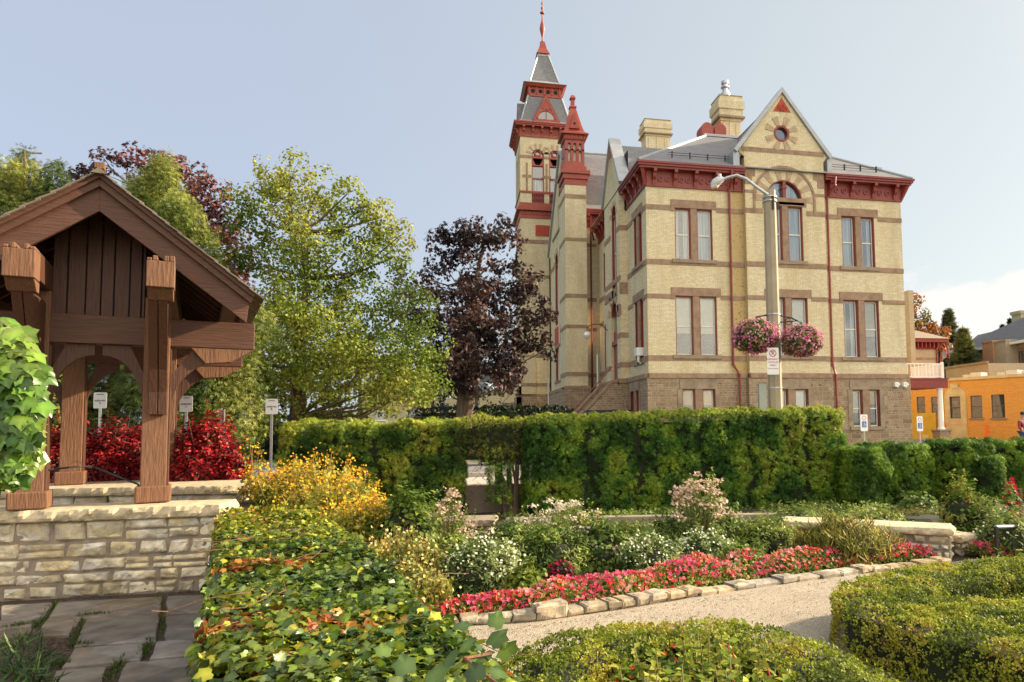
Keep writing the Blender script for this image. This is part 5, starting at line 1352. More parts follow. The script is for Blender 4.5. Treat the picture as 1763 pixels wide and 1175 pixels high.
# side porch of the courthouse: balcony, beam, column
YQ = 41.0
a = ony(1565, 652, YQ); b = ony(1632, 668, YQ); c = ony(1625, 626, YQ); d = ony(1626, 740, YQ)
PO = thing('side_porch', 'white railed balcony on a dark red beam and round white column', 'porch', (XE + 1.2, YQ + 1, .55))
mb = MB(); mb.box(XE + .1, b[0], YQ, YQ + 3.4, b[2], a[2]); mb.box(XE + .1, b[0] + .06, YQ - .05, YQ + 3.5, a[2] - .06, a[2] + .03); mb.build('beam', M['red'], PO)
mb = MB(); zt = c[2]
mb.box(XE + .1, c[0], YQ + .05, YQ + .12, zt - .07, zt); mb.box(XE + .1, c[0], YQ + .05, YQ + .12, a[2] + .08, a[2] + .14)
mb.box(c[0] - .14, c[0] + .0, YQ + .02, YQ + .16, a[2] + .03, zt + .1); mb.box(c[0] - .1, c[0] - .04, YQ + .12, YQ + 3.3, zt - .07, zt)
n = 21
for i in range(n): x = XE + .15 + (c[0] - .2 - XE - .15) * i / n; mb.box(x, x + .04, YQ + .06, YQ + .1, a[2] + .1, zt - .05)
for i in range(26): y = YQ + .2 + i * .12; mb.box(c[0] - .09, c[0] - .05, y, y + .04, a[2] + .1, zt - .05)
mb.build('balustrade', M['white'], PO)
mb = MB(); mb.lathe((d[0], YQ + .3, d[2]), [(.26, 0), (.26, .08), (.19, .16), (.16, b[2] - d[2] - .2), (.22, b[2] - d[2] - .08), (.22, b[2] - d[2])], 20); mb.build('column', M['white'], PO, smooth=True)
mb = MB(); mb.box(XE + .1, XE + .22, YQ + .1, YQ + .3, 1, b[2]); mb.build('pilaster', M['white'], PO)
mb = MB(); mb.box(d[0] - .4, d[0] + .4, YQ - .1, YQ + .7, .5, d[2] - .12); pb = mb.build('pier', M['basestone'], PO)
mb = MB(); mb.box(d[0] - .46, d[0] + .46, YQ - .16, YQ + .76, d[2] - .12, d[2]); mb.build('pier_cap', M['concrete'], pb)
# annex with red eaves
YX = 54.0
a = ony(1563, 592, YX); b = ony(1612, 600, YX); e = ony(1626, 592, YX); r = ony(1580, 563, YX + 3)
AN = thing('annex', 'low buff annex with brown hipped roof and red eaves beyond the courthouse', 'building', (a[0] + 2, YX + 2, .55))
mb = MB(); mb.box(a[0] - 3, b[0], YX, YX + 9, .5, a[2] + .1); mb.build('wall', M['tan'], AN)
mb = MB(); z = ony(1600, 616, YX)[2]; mb.box(a[0] - 3, b[0] + .02, YX - .03, YX, z - .22, z); mb.build('band', M['stoneband'], AN)
mb = MB(); mb.box(a[0] - 3, e[0], YX - .6, YX + 10, a[2] + .1, a[2] + .42)
for i in range(7): mb.box(a[0] + .3 + i * .4, a[0] + .4 + i * .4, YX - .4, YX, a[2] - .35, a[2] + .1)
mb.box(a[0] - 3, b[0] + .02, YX - .06, YX, a[2] - .5, a[2] + .1); mb.build('eaves', M['red'], AN)
mb = MB(); mb.hexa([(a[0] - 4, YX - .7, a[2] + .42), (e[0] + .1, YX - .7, a[2] + .42), (e[0] + .1, YX + 10, a[2] + .42), (a[0] - 4, YX + 10, a[2] + .42), (a[0] - 4, YX + 4.6, a[2] + 2.9), (a[0] - 1.2, YX + 4.6, a[2] + 2.9), (a[0] - 1.2, YX + 4.8, a[2] + 2.9), (a[0] - 4, YX + 4.8, a[2] + 2.9)]); mb.build('roof', M['roofbrown'], AN)
mb = MB(); x = ony(1611, 600, YX)[0]; mb.tube([(x, YX - .12, a[2] + .1), (x, YX - .12, .6)], .07, 6); mb.build('downpipe', M['red'], AN)
mb = MB(); p = ony(1564, 500, YX - 2); q = ony(1572, 500, YX - 2); mb.box(p[0], q[0], YX - 2, YX - 1, .5, p[2]); mb.build('pier', M['tan'], AN)

# orange brick building, its front turned a little to the left
pL = dep(1560, 660, 57.0); pR = dep(2000, 640, 43.0)
o0 = np.array([pL[0], pL[1]]); dv = np.array([pR[0] - pL[0], pR[1] - pL[1]]); LEN = np.linalg.norm(dv); ang = math.atan2(dv[1], dv[0])
OB = thing('orange_building', 'long single-storey orange brick building with pale arched doorway', 'building', (o0[0], o0[1], .55), ang)
ax_ = np.array([math.cos(ang), math.sin(ang), 0]); ay_ = np.array([-math.sin(ang), math.cos(ang), 0])
def OL(px, py):   # photo pixel on the facade -> (u, z above base)
    d_ = ray(px, py); p0 = np.array([o0[0], o0[1], 0.]); p = EYE + d_ * (np.dot(ay_, p0 - EYE) / np.dot(ay_, d_)); return float(np.dot(p - p0, ax_)), float(p[2] - .55)
ztop = OL(1640, 656)[1]
wins = [(1579, 1592, 683, 712), (1604, 1618, 683, 712), (1636, 1655, 683, 721), (1672, 1690, 681, 720), (1708, 1729, 679, 720)]
hs = []
for x0, x1, y0, y1 in wins:
    u0, za = OL(x0, y1); u1, zb = OL(x1, y0); hs.append(rect(u0, u1, za, zb))
w = MB(); sheet(w, 'y', 0, rect(-3, LEN, 0, ztop), hs, .2); w.box(-3, LEN, .21, 7, ztop - .3, ztop - .29); w.box(-3, -2.99, 0.01, 7, 0, ztop); w.build('wall', M['orange'], OB, world=False)
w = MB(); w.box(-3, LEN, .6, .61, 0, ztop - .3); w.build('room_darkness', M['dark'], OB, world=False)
w = MB(); w.box(-3.1, LEN, -.1, .3, ztop, ztop + .22); w.build('parapet', M['palestucco'], OB, world=False)
for k, h in enumerate(hs):
    (u0, za), (u1, zb) = h[0], h[2]
    mb = MB(); 
    mb.box(u0, u0 + .05, .05, .12, za, zb); mb.box(u1 - .05, u1, .05, .12, za, zb); mb.box(u0 + .05, u1 - .05, .05, .12, zb - .05, zb); mb.box(u0 + .05, u1 - .05, .05, .12, za, za + .05); mb.box(u0 + .05, u1 - .05, .04, .12, (za + zb) / 2 - .03, (za + zb) / 2 + .03)
    wi = mb.build('window', M['bark'], OB, world=False)
    mb = MB(); mb.box(u0 + .05, u1 - .05, .08, .09, za + .05, zb - .05); mb.build('pane', M['glass'], wi, world=False)
    mb = MB(); mb.box(u0 - .12, u1 + .12, -.08, .04, za - .12, za); mb.build('sill', M['concrete'], wi, world=False)
u0, _ = OL(1628, 700); u1, _ = OL(1664, 700); us, zs = OL(1645, 672); uh = (u0 + u1) / 2
dz0 = OL(1645, 721)[1]; dz1 = OL(1645, 683)[1]; du0 = OL(1636, 700)[0]; du1 = OL(1655, 700)[0]
mb = MB(); out = [(u0, 0), (du0, 0), (du0, dz1), (du1, dz1), (du1, 0), (u1, 0), (u1, zs - .5)] + [(uh + (u1 - u0) / 2 * math.cos(R_(t)), zs - .5 + .75 * math.sin(R_(t))) for t in range(15, 180, 15)] + [(u0, zs - .5)]
mb.prism(out, 'y', -.12, -.001); mb.box(du0, du1, -.1, -.001, 0, dz0); mb.box(uh - .3, uh + .3, -.16, -.12, zs + .15, zs + .5); mb.build('doorway_surround', M['palestucco'], OB, world=False)
for (x0, x1) in ((1640, 1672), (1700, 1735), (1742, 1763)):
    a = OL(x0, 652); b = OL(x1, 640)
    mb = MB(); mb.box(a[0], a[0] + (b[0] - a[0]) * .4, 1.5, 2.3, ztop, ztop + .5); mb.box(a[0] + (b[0] - a[0]) * .45, b[0], 1.4, 2.4, ztop + .05, ztop + .62)
    tag(mb.build('roof_unit', M['steel'], OB, world=False), 'grey air handling unit on the flat roof')
# hoarding and barriers in front
u0, z0 = OL(1568, 712); u1, _ = OL(1616, 712)
HB = thing('hoarding', 'ochre yellow site hoarding beside the courthouse corner', 'hoarding', tuple(o0) + (.55,), ang)
mb = MB(); mb.box(u0 - 1.0, u1, -.5, -.42, 0, z0); mb.build('panel', M['hoard'], HB, world=False)
mb = MB(); q0, q1 = OL(1594, 750), OL(1604, 747); mb.box(q0[0], q1[0], -.52, -.501, 0, q0[1] + .05); mb.build('panel_patch', M['palestucco'], HB, world=False)
BF = thing('safety_fence', 'orange site fence with bright posts before the orange building', 'fence', tuple(o0) + (.55,), ang)
mb = MB(); A = OL(1640, 731); B = OL(1712, 733); C_ = OL(1763, 745)
mb.tube([(A[0], -1, A[1]), (B[0], -1, B[1] + .02), (C_[0] + 3, -1.3, C_[1])], .02, 5); mb.build('rail', M['safety'], BF, world=False)
for x, w_ in ((1640, .04), (1711, .13)):
    A = OL(x, 735); mb = MB(); mb.box(A[0] - w_, A[0] + w_, -1.05, -.95, 0, A[1] + .15); mb.build('post', M['safety'], BF, world=False)

# tan building behind with grey hip roof
def lp(px, py, d): return dep(px, py, d)
tA = dep(1666, 604, 76.0); tB = dep(1830, 585, 62.0); t0 = np.array([tA[0], tA[1], 0.]); tdv = tB - tA; tang = math.atan2(tdv[1], tdv[0])
tx_ = np.array([math.cos(tang), math.sin(tang), 0]); ty_ = np.array([-math.sin(tang), math.cos(tang), 0])
def TL(px, py, off=0.0):
    d_ = ray(px, py); q0 = t0 + ty_ * off; p = EYE + d_ * (np.dot(ty_, q0 - EYE) / np.dot(ty_, d_)); return float(np.dot(p - t0, tx_)), float(p[2] - .55)
TB = thing('tan_building', 'tan brick building with grey hipped roof and white gutter behind the orange one', 'building', (t0[0], t0[1], .55), tang)
ze = TL(1668, 606)[1]; xr = TL(1900, 600)[0]
w = MB(); w.box(0, xr, 0, 12, 0, ze)
a, b = TL(1628, 636, -9), TL(1702, 634, -9); w.box(a[0], b[0], -9, -.01, 0, a[1]); w.build('wall', M['tan'], TB, world=False)
w = MB(); w.box(a[0] - .1, b[0], -9.15, -8.9, a[1], a[1] + .2); w.build('coping', M['concrete'], TB, world=False)
rg = TL(1690, 577, 6); rt = TL(1763, 547, 6)
w = MB(); w.hexa([(-.7, -.8, ze), (xr, -.8, ze), (xr, 13, ze), (-.7, 13, ze), (rg[0], 5.5, rg[1]), (xr, 5.5, rg[1] + .3), (xr, 6.5, rg[1] + .3), (rg[0], 6.5, rg[1])])
w.hexa([(rt[0] - 5.5, -.79, ze), (xr, -.79, ze), (xr, 12.9, ze), (rt[0] - 5.5, 12.9, ze), (rt[0], 5.9, rt[1]), (xr, 5.9, rt[1]), (xr, 6.1, rt[1]), (rt[0], 6.1, rt[1])]); build_pieces(w, 'roof', M['roofdark'], TB) if False else w.build('roof', M['roofdark'], TB, world=False)
w = MB(); w.box(-.8, xr, -.95, -.7, ze - .14, ze + .12); w.build('gutter', M['white'], TB, world=False)
cA, cB, cC = TL(1691, 592, -1.5), TL(1709, 592, -1.5), TL(1728, 592, -1.5)
w = MB(); w.box(cA[0], cB[0], -1.5, .2, 0, cA[1]); w.box(cA[0] - .08, cB[0], -1.58, .2, cA[1], cA[1] + .15); w.build('chimney_breast', M['oldbrick'], TB, world=False)
w = MB(); w.box(cB[0] + .01, cC[0], -1.3, .2, 0, cA[1] - .1); w.box(cB[0] + .01, cC[0] + .08, -1.4, .2, cA[1] - .1, cA[1] + .02); w.build('chimney_breast', M['tan'], TB, world=False)
for x in (1742, 1758):
    a, b = TL(x - 5, 600, -.05), TL(x + 5, 628, -.05)
    w = MB(); w.box(a[0], b[0], -.06, -.01, b[1], a[1] - .3); wi = w.build('window', M['glass'], TB, world=False)
    w = MB(); w.box(a[0] - .1, b[0] + .1, -.1, -.01, a[1] - .3, a[1] + .05); w.build('lintel', M['stoneband'], wi, world=False)
    w = MB(); w.box((a[0] + b[0]) / 2 - .05, (a[0] + b[0]) / 2 + .05, -.09, -.061, b[1], a[1] - .3); w.build('mullion', M['stoneband'], wi, world=False)
a = TL(1732, 640, -.1); w = MB(); w.tube([(a[0], -.2, ze), (a[0], -.2, 1)], .08, 6); w.build('downpipe', M['black'], TB, world=False)
c = lp(1764, 535, 88); w = MB(); w.box(c[0] - .6, c[0] + 1.2, c[1], c[1] + 1.5, .5, c[2]); w.box(c[0] - .75, c[0] + 1.35, c[1] - .1, c[1] + 1.6, c[2] - .4, c[2]); tag(w.build('brick_chimney', M['tan']), 'tall tan chimney rising at the far right edge', 'chimney')
# flags
for px_, top, lab, fx in ((1632, 592, 'white flagpole with an orange and white flag', -1), (1644, 588, 'white flagpole with a red and white flag', -1)):
    p = dep(px_, top, 72)
    FP = thing('flagpole', lab, 'flagpole', (p[0], p[1], .55))
    mb = MB(); mb.tube([(p[0], p[1], .5), tuple(p)], [.08, .05], 6); mb.build('pole', M['white'], FP)
    mb = MB(); n = 10; rows = 5; V = []
    for j in range(rows + 1):
        for i in range(n + 1):
            V.append((p[0] - 1.05 * i / n - .0, p[1] + .12 * math.sin(i * 1.1 + j * .4), p[2] - .1 - 1.15 * j / rows - .9 * (i / n) ** 1.3))
    fsq = [(j*(n+1)+i, j*(n+1)+i+1, (j+1)*(n+1)+i+1, (j+1)*(n+1)+i) for j in range(rows) for i in range(n)]
    for k, f in enumerate(fsq):
        mb.m = 1 if (3 <= k % n <= 6) else 0
        mb.v = mb.v or list(V); mb.f.append(f); mb.mi.append(mb.m)
    mb.build('flag', [M['redink'] if 'red and' in lab else M['safety'], M['white']], FP)

# ================================================================== STREET ON THE LEFT: cars and a house front between the trees
def car(px_, py_, d, L, H, col, label, rz=0.0):
    p = dep(px_, py_, d)
    CA = thing('parked_car', label, 'car', (p[0], p[1], p[2]), rz, 'cars parked along the street')
    body = plain('car_paint_' + col[0], col[1], .25, .03, spec=.6)
    mb = MB(); hw_ = .9; h = H
    prof = [(-L/2, .35), (-L/2 + .05, .75), (-L/2 + .9, .92), (-L/2 + 1.5, h), (L/2 - 1.6, h), (L/2 - .8, 1.0), (L/2 - .05, .9), (L/2, .4), (L/2 - .3, .3), (-L/2 + .3, .3)]
    mb.prism(prof, 'y', -hw_, hw_); bo = mb.build('body', body, CA, world=False, bevel=.08)
    mb = MB(); mb.prism([(-L/2 + 1.05, .95), (-L/2 + 1.55, h - .08), (L/2 - 1.65, h - .08), (L/2 - .95, 1.0)], 'y', -hw_ - .01, hw_ + .01); mb.build('side_windows', M['glass'], bo, world=False)
    for sx in (-1, 1):
        for sy in (-1, 1):
            mb = MB(); mb.prism(arc(sx * (L/2 - .85), .33, .33, 0, 345, 15), 'y', sy * hw_ - .1, sy * hw_ + .03); wh = mb.build('wheel', M['black'], CA, world=False)
            mb = MB(); mb.prism(arc(sx * (L/2 - .85), .33, .2, 0, 330, 11), 'y', sy * (hw_ + .03) - .01, sy * (hw_ + .03) + .012); mb.build('rim', M['steel'], wh, world=False)
    for sy in (-.6, .6):
        mb = MB(); mb.box(-L/2 - .01, -L/2 + .1, sy - .18, sy + .18, .62, .78); mb.build('headlight', M['cream'], CA, world=False)
car(738, 693, 74, 4.4, 1.35, ('silver', (.45,.5,.56)), 'silver low car parked beyond the hedge by the maple trunk', R_(8))
car(842, 682, 78, 4.6, 1.5, ('pale', (.40,.46,.5)), 'pale grey car parked behind the tower steps', R_(-62))
p = dep(700, 700, 95); q = dep(900, 700, 95)
HS = thing('distant_house', 'tan house front glimpsed behind the parked cars', 'house', (p[0] + 6, p[1], .55))
mb = MB(); mb.box(p[0] - 6, q[0] + 3, p[1], p[1] + 8, .5, 7.5); mb.build('wall', M['tan'], HS)
mb = MB(); mb.prism([(p[0] - 7, 7.5), (q[0] + 4, 7.5), ((p[0] + q[0]) / 2, 12)], 'y', p[1] - .4, p[1] + 8.4); mb.build('roof', M['roofdark'], HS)
for i in range(5):
    x = p[0] - 4 + i * 4.2; mb = MB(); mb.box(x, x + 1.2, p[1] - .05, p[1] - .01, 3.0, 5.2); wi = mb.build('window', M['glass'], HS)
    mb = MB(); mb.box(x - .12, x + 1.32, p[1] - .09, p[1] - .051, 2.85, 3.0); mb.build('sill', M['white'], wi)

# small worker at the right edge in a red checked shirt, seen over the hedge
def skin_figure(name, label, base, joints, bones, shirt, rz=0):
    pass
pw = dep(1762, 742, 33.0)
PE = thing('person', 'person in red checked shirt and dark cap at the far right edge behind the hedge', 'person', (pw[0], pw[1], .55))
def skinned(name, chains, mat, parent):
    me = bpy.data.meshes.new(name); vs, es, rs = [], [], []; idx = {}
    for ch in chains:
        prev = None
        for (x, y, z, r) in ch:
            k = (round(x, 3), round(y, 3), round(z, 3))
            if k not in idx: idx[k] = len(vs); vs.append((x, y, z)); rs.append(r)
            if prev is not None: es.append((prev, idx[k]))
            prev = idx[k]
    me.from_pydata(vs, es, []); me.materials.append(mat)
    o = bpy.data.objects.new(name, me); COL.objects.link(o); o.parent = parent
    s_ = o.modifiers.new('skin', 'SKIN')
    for i, r in enumerate(rs): me.skin_vertices[0].data[i].radius = (r, r)
    me.skin_vertices[0].data[0].use_root = True
    o.modifiers.new('sub', 'SUBSURF').levels = 1; o.modifiers['sub'].render_levels = 2
    return o
M['skin'] = plain('skin', (.50,.28,.19), .6, .05); M['denim'] = plain('denim', (.05,.07,.12), .8, .2)
mk, nt, b = nmat('red_check'); g_ = N_(nt, 'ShaderNodeTexCoord'); ck = N_(nt, 'ShaderNodeTexChecker', {'Vector': g_.outputs['Object'], 'Color1': (.45,.03,.03,1), 'Color2': (.08,.01,.02,1), 'Scale': 22}); nt.links.new(ck.outputs[0], b.inputs['Base Color']); M['check'] = mk
bod = skinned('body', [[(0,0,.95,.15),(0,0,1.2,.14),(0,0,1.42,.15),(0,0,1.52,.07),(0,-.02,1.66,.1),(0,-.02,1.76,.09)],
    [(0,0,.95,.15),(-.1,0,.88,.1),(-.11,-.03,.5,.07),(-.11,0,.1,.05),(-.11,-.16,.04,.04)], [(0,0,.95,.15),(.1,0,.88,.1),(.11,.03,.5,.07),(.11,.04,.1,.05),(.11,-.12,.04,.04)],
    [(0,0,1.42,.15),(-.2,0,1.4,.065),(-.27,-.05,1.15,.05),(-.24,-.22,1.0,.04),(-.22,-.3,.98,.03)], [(0,0,1.42,.15),(.2,0,1.4,.065),(.27,-.02,1.15,.05),(.25,-.18,.98,.04),(.23,-.26,.96,.03)]], M['skin'], PE)
skinned('shirt', [[(0,0,.92,.175),(0,0,1.2,.16),(0,0,1.42,.165)], [(0,0,1.42,.165),(-.2,0,1.4,.08),(-.27,-.05,1.15,.065),(-.245,-.2,1.02,.055)], [(0,0,1.42,.165),(.2,0,1.4,.08),(.27,-.02,1.15,.065),(.252,-.16,1.0,.055)]], M['check'], PE)
skinned('trousers', [[(0,0,.95,.17),(-.1,0,.86,.115),(-.11,-.03,.5,.085),(-.11,0,.12,.07)], [(0,0,.95,.17),(.1,0,.86,.115),(.11,.03,.5,.085),(.11,.04,.12,.07)]], M['denim'], PE)
mb = MB(); mb.lathe((0, -.02, 1.74), [(.12, 0), (.125, .06), (.09, .13), (.02, .15)], 12); mb.box(-.08, .08, -.24, -.1, 1.745, 1.765); mb.build('cap', M['black'], PE, world=False, smooth=True)
# ================================================================== PLANTS
def sph(n):
    v = rng.normal(size=(n, 3)); return norm(v)
def clump_leaves(C, O, cr, n, flat=1.0, up=.25, bias=.5, nr=.45):
    """n leaves scattered round every clump centre C (outward O): positions, normals"""
    Mn = len(C); cr = np.broadcast_to(np.asarray(cr, float), (Mn,))
    d = sph(Mn * n) + np.repeat(norm(O), n, 0) * bias; d = norm(d)
    r = np.repeat(cr, n) * rng.uniform(.35, 1.0, Mn * n) ** .6
    off = d * r[:, None]; off[:, 2] *= flat
    P = np.repeat(C, n, 0) + off
    Nn = d + rng.normal(size=d.shape) * nr + np.array([0, 0, up])
    return P, norm(Nn)
def ellipsoid_clumps(c, rad, m, inner=.35, noise=.0, seed=0, cut=.0):
    d = sph(m); r = rng.uniform(inner, 1, m) ** .5
    k = vnoise(d * 2 + np.array(c) * .3, 1.6, seed) if noise else np.full(m, .5)
    P = np.array(c) + d * np.array(rad) * (r * (1 + (k - .5) * noise))[:, None]
    if cut:
        keep = vnoise(P, 1.3, seed + 9, 2) > cut; P, d = P[keep], d[keep]
    return P, d
def tree(name, label, trunk, tr, blobs, depth, leaf, lsize, per, dens, cols, w=None, mat=None, group=None, limbs=True, cut=.30, cr=.32, up=.3, bark='bark', flat=.8, jit=.22, twig=.35, ns=.6, deep=.8, cat='tree', droop=.0, tubr=.035):
    """trunk: list of world points; blobs: (px, py, rx, ry[, d]) measured in the photo at the tree's own distance"""
    base = np.array(trunk[0]); root = thing(name, label, cat, tuple(base), 0, group)
    mb = MB(); n = len(trunk); mb.tube(trunk, [tr * (1 - .78 * i / (n - 1)) * (1.25 if i == 0 else 1) for i in range(n)], 10)
    top = np.array(trunk[-1]); s = depth / F_PX
    PP, NN = [], []
    tp_ = [np.array(t) for t in trunk]
    for bi, bl in enumerate(blobs):
        px_, py_, rx, ry = bl[:4]; dd = bl[4] if len(bl) > 4 else rng.uniform(-.5, .5) * rx * s * deep
        c = dep(px_, py_, depth + dd); rad = (rx * s, max(rx * s * deep, .3), ry * s)
        m = max(4, int(dens * rx * ry * s * s * 3.2 * (1.0)))
        C, D = ellipsoid_clumps(c, rad, m, .2, .35, bi, cut)
        if len(C) == 0: continue
        P, Q = clump_leaves(C, D, cr, per, flat, up)
        PP.append(P); NN.append(Q)
        if limbs:
            j = min(range(len(tp_)), key=lambda i: abs(tp_[i][2] - (c[2] - .4 * np.hypot(c[0] - base[0], c[1] - base[1]))) )
            a = tp_[j] if j > 0 else tp_[min(1, len(tp_) - 1)]
            mid = (a + c) / 2 + np.array([0, 0, -.12 * np.linalg.norm(c - a)]) + rng.normal(size=3) * .12
            r0 = tr * .2
            mb.tube([tuple(a), tuple(mid), tuple(c)], [r0, r0 * .6, tubr * .6], 6, cap=False)
            for q in C[rng.random(len(C)) < twig]:
                t = rng.uniform(.3, 1); st = mid + (c - mid) * t
                mb.tube([tuple(st), tuple((st + q) / 2 + rng.normal(size=3) * .05), tuple(q)], [tubr * .5, tubr * .3, tubr * .15], 4, cap=False)
    mb.build('trunk', M[bark], root, smooth=True)
    P = np.concatenate(PP); Q = np.concatenate(NN)
    col = palette(len(P), cols, w, jit, P, ns)
    leaf_mesh('crown', P, Q, lsize * rng.uniform(.7, 1.25, len(P)), col, mat or LM, leaf, root, droop=droop)
    return root

GRN = [(.08,.125,.015), (.16,.21,.022), (.27,.30,.04), (.40,.39,.08)]
b0 = dep(513, 800, 22); g0 = np.array([b0[0], b0[1], .55])
tree('green_tree', 'tall yellow-green deciduous tree left of the purple maple', [g0, dep(513, 720, 22), dep(514, 640, 22), dep(520, 560, 22), dep(530, 480, 22), dep(520, 400, 22)], .30,
     [(465,300,22,42),(500,300,24,40),(555,318,28,40),(602,330,22,36),(470,360,50,40),(540,370,60,45),(620,385,45,40),(655,375,20,35),(690,405,20,28),(430,420,36,50),(500,440,60,45),(580,450,70,50),(660,450,45,45),(450,500,50,45),(540,520,70,45),(630,530,70,50),(710,530,35,45),(740,590,34,40),(480,580,60,45),(570,600,70,40),(660,600,60,40),(720,650,50,40),(600,660,80,35),(520,670,60,30),(450,650,50,45),(670,690,70,20),(440,720,40,26),(560,705,40,16),(620,715,30,12),(410,350,20,40),(415,590,30,50),(515,420,36,50,-1.6),(515,520,40,50,-1.8),(512,610,44,40,-1.9),(575,640,60,40,-1.8),(470,560,44,40,-1.6),(640,610,60,44,-1.6),(700,620,44,44,-1.2),(690,680,60,24,-1.2),(500,650,36,18,-1.7),(600,580,50,40,-1.8),(740,660,30,30,-.5)],
     22, 'wide', .092, 26, 19.0, GRN, (2, 3.5, 3, 1.2), cut=.27, cr=.34, tubr=.03, twig=.10)
PUR = [(.018,.010,.011), (.036,.018,.016), (.065,.032,.027), (.13,.07,.05)]
b0 = dep(795, 780, 30)
tree('purple_maple', 'dark purple-leaved maple with pale forked trunk in front of the tower', [np.array([b0[0], b0[1], .55]), dep(796, 690, 30), dep(800, 640, 30), dep(806, 570, 30), dep(820, 480, 30), dep(835, 410, 30)], .27,
     [(800,400,34,22),(850,395,40,20),(880,405,22,12),(770,410,24,14),(820,430,55,26),(760,450,24,20),(870,445,30,26),(790,470,40,26),(730,480,30,16),(905,480,28,22),(840,500,60,30),(905,520,36,20),(780,530,50,30),(725,530,36,30),(860,550,60,30),(925,550,20,16),(800,580,60,30),(740,590,45,36),(880,590,50,26),(920,580,18,36),(830,620,70,26),(760,640,46,26),(870,640,34,26),(790,660,50,16),(880,655,20,16),(700,500,16,12),(815,480,30,40,-1.5),(812,560,36,40,-1.6),(800,620,44,30,-1.6),(835,660,50,18,-1),(760,665,30,12),(715,560,24,18),(945,600,10,20),(935,550,14,10)],
     30, 'maple', .17, 22, 10.5, PUR, (3, 3, 2, .7), mat=LMd, cut=.33, cr=.42, tubr=.04, twig=.08, bark='bark')
mb = MB(); a = dep(800, 700, 30); mb.tube([tuple(a + (.05,0,-.9)), tuple(dep(812, 650, 30)), tuple(dep(822, 600, 30))], [.26, .2, .14], 8)
tag(mb.build('maple_fork', M['bark']), 'second pale stem of the purple maple', 'tree stem')
COP = [(.04,.012,.014), (.09,.022,.02), (.16,.045,.035), (.07,.06,.02)]
b0 = dep(330, 800, 31)
tree('copper_maple', 'copper-red maple rising behind the gateway roof', [np.array([b0[0], b0[1], .55]), dep(330, 640, 31), dep(320, 480, 31), dep(310, 380, 31)], .32,
     [(185,285,30,22),(235,275,40,24),(290,285,40,24),(330,305,34,26),(360,340,34,34),(385,390,36,40),(400,440,34,40),(395,500,36,40),(330,370,50,50),(270,320,50,30),(150,300,16,12),(410,470,20,40),(130,306,14,7)],
     31, 'maple', .18, 22, 8.5, COP, (2, 3, 2, .4), mat=LMd, cut=.33, cr=.42, tubr=.06, twig=.15)
# weeping cedars: sprays that hang
def weeping(name, label, basepx, d, blobs, n_per=1.0, cols=None, chain=9, ls=.12, group='weeping cedars behind the gateway'):
    b0 = dep(*basepx, d); base = np.array([b0[0], b0[1], .55]); s = d / F_PX
    root = thing(name, label, 'tree', tuple(base), 0, group)
    PP, NN, UU = [], [], []
    mb = MB(); top = min(blobs, key=lambda b: b[1]); tp_ = dep(top[0], top[1] - top[3] * .7, d)
    mb.tube([tuple(base), tuple((base + tp_) / 2), tuple(tp_)], [.22, .14, .02], 8)
    for bi, bl in enumerate(blobs):
        px_, py_, rx, ry = bl[:4]; dd = bl[4] if len(bl) > 4 else rng.uniform(-.4, .4)
        c = dep(px_, py_, d + dd); rad = np.array([rx * s, rx * s * .9, ry * s])
        m = int(n_per * 150 * (rad[0] * rad[2]) ** .9 * 10 / 6) + 6
        D = sph(m); st = c + D * rad * (rng.uniform(.45, 1.05, m) ** .5)[:, None]
        out = np.c_[D[:, :2], np.zeros(m)] + rng.normal(size=(m, 3)) * .3; out[:, 2] = 0; out = norm(out)
        for k in range(chain):
            t = k / chain
            L = .55
            p = st + out * (L * .6 * t) + np.array([0, 0, -1.]) * (L * 1.1 * t * t) + rng.normal(size=(m, 3)) * .03
            u = out * (1 - t) * .7 + np.array([0, 0, -1.]) * (t + .25)
            side = rng.normal(size=(m, 3)) * .06
            for q in range(2):
                PP.append(p + side * (q * 2 - 1)); UU.append(u); NN.append(out * .6 + rng.normal(size=(m, 3)) * .5 + np.array([0, 0, .4]))
        for q in st[::40]: mb.tube([tuple(np.array([base[0] + (tp_[0]-base[0]) * .5, base[1], max(1, q[2] + .1)])), tuple(q)], [.03, .008], 4, cap=False)
    mb.build('trunk', M['bark'], root)
    P, Nn, U = np.concatenate(PP), np.concatenate(NN), np.concatenate(UU)
    col = palette(len(P), cols or [(.05,.08,.014), (.11,.15,.025), (.21,.25,.045), (.34,.35,.09)], (3, 3, 2.5, 1.5), .2, P, .9)
    leaf_mesh('crown', P, Nn, ls * rng.uniform(.8, 1.4, len(P)), col, LM, 'sprig', root, up=U)
    return root
weeping('weeping_cedar', 'light green weeping cedar above the left slope of the gateway roof', (60, 800), 20, [(42,272,7,20),(42,300,16,26),(42,330,34,34),(96,288,6,16),(96,310,14,22),(14,288,8,20),(95,345,26,28),(20,370,46,50),(70,390,50,40),(5,300,14,20),(30,470,70,80)], 1.3)
weeping('weeping_cedar', 'pointed weeping cedar above the right slope of the gateway roof', (290, 800), 19.5, [(282,272,7,16),(282,298,14,24),(243,305,8,16),(272,325,26,26),(243,322,14,16),(300,352,34,30),(268,375,44,36),(320,410,42,40),(335,465,44,44),(290,480,60,60),(360,530,50,50)], 1.3)
weeping('weeping_cedar', 'broad weeping cedar hanging low behind the signposts', (365, 800), 18.8, [(330,600,50,50),(390,590,44,50),(420,640,40,50),(350,660,60,50),(400,700,46,50),(330,720,50,40),(395,750,30,20),(280,640,50,60),(430,560,30,40)], 1.15)
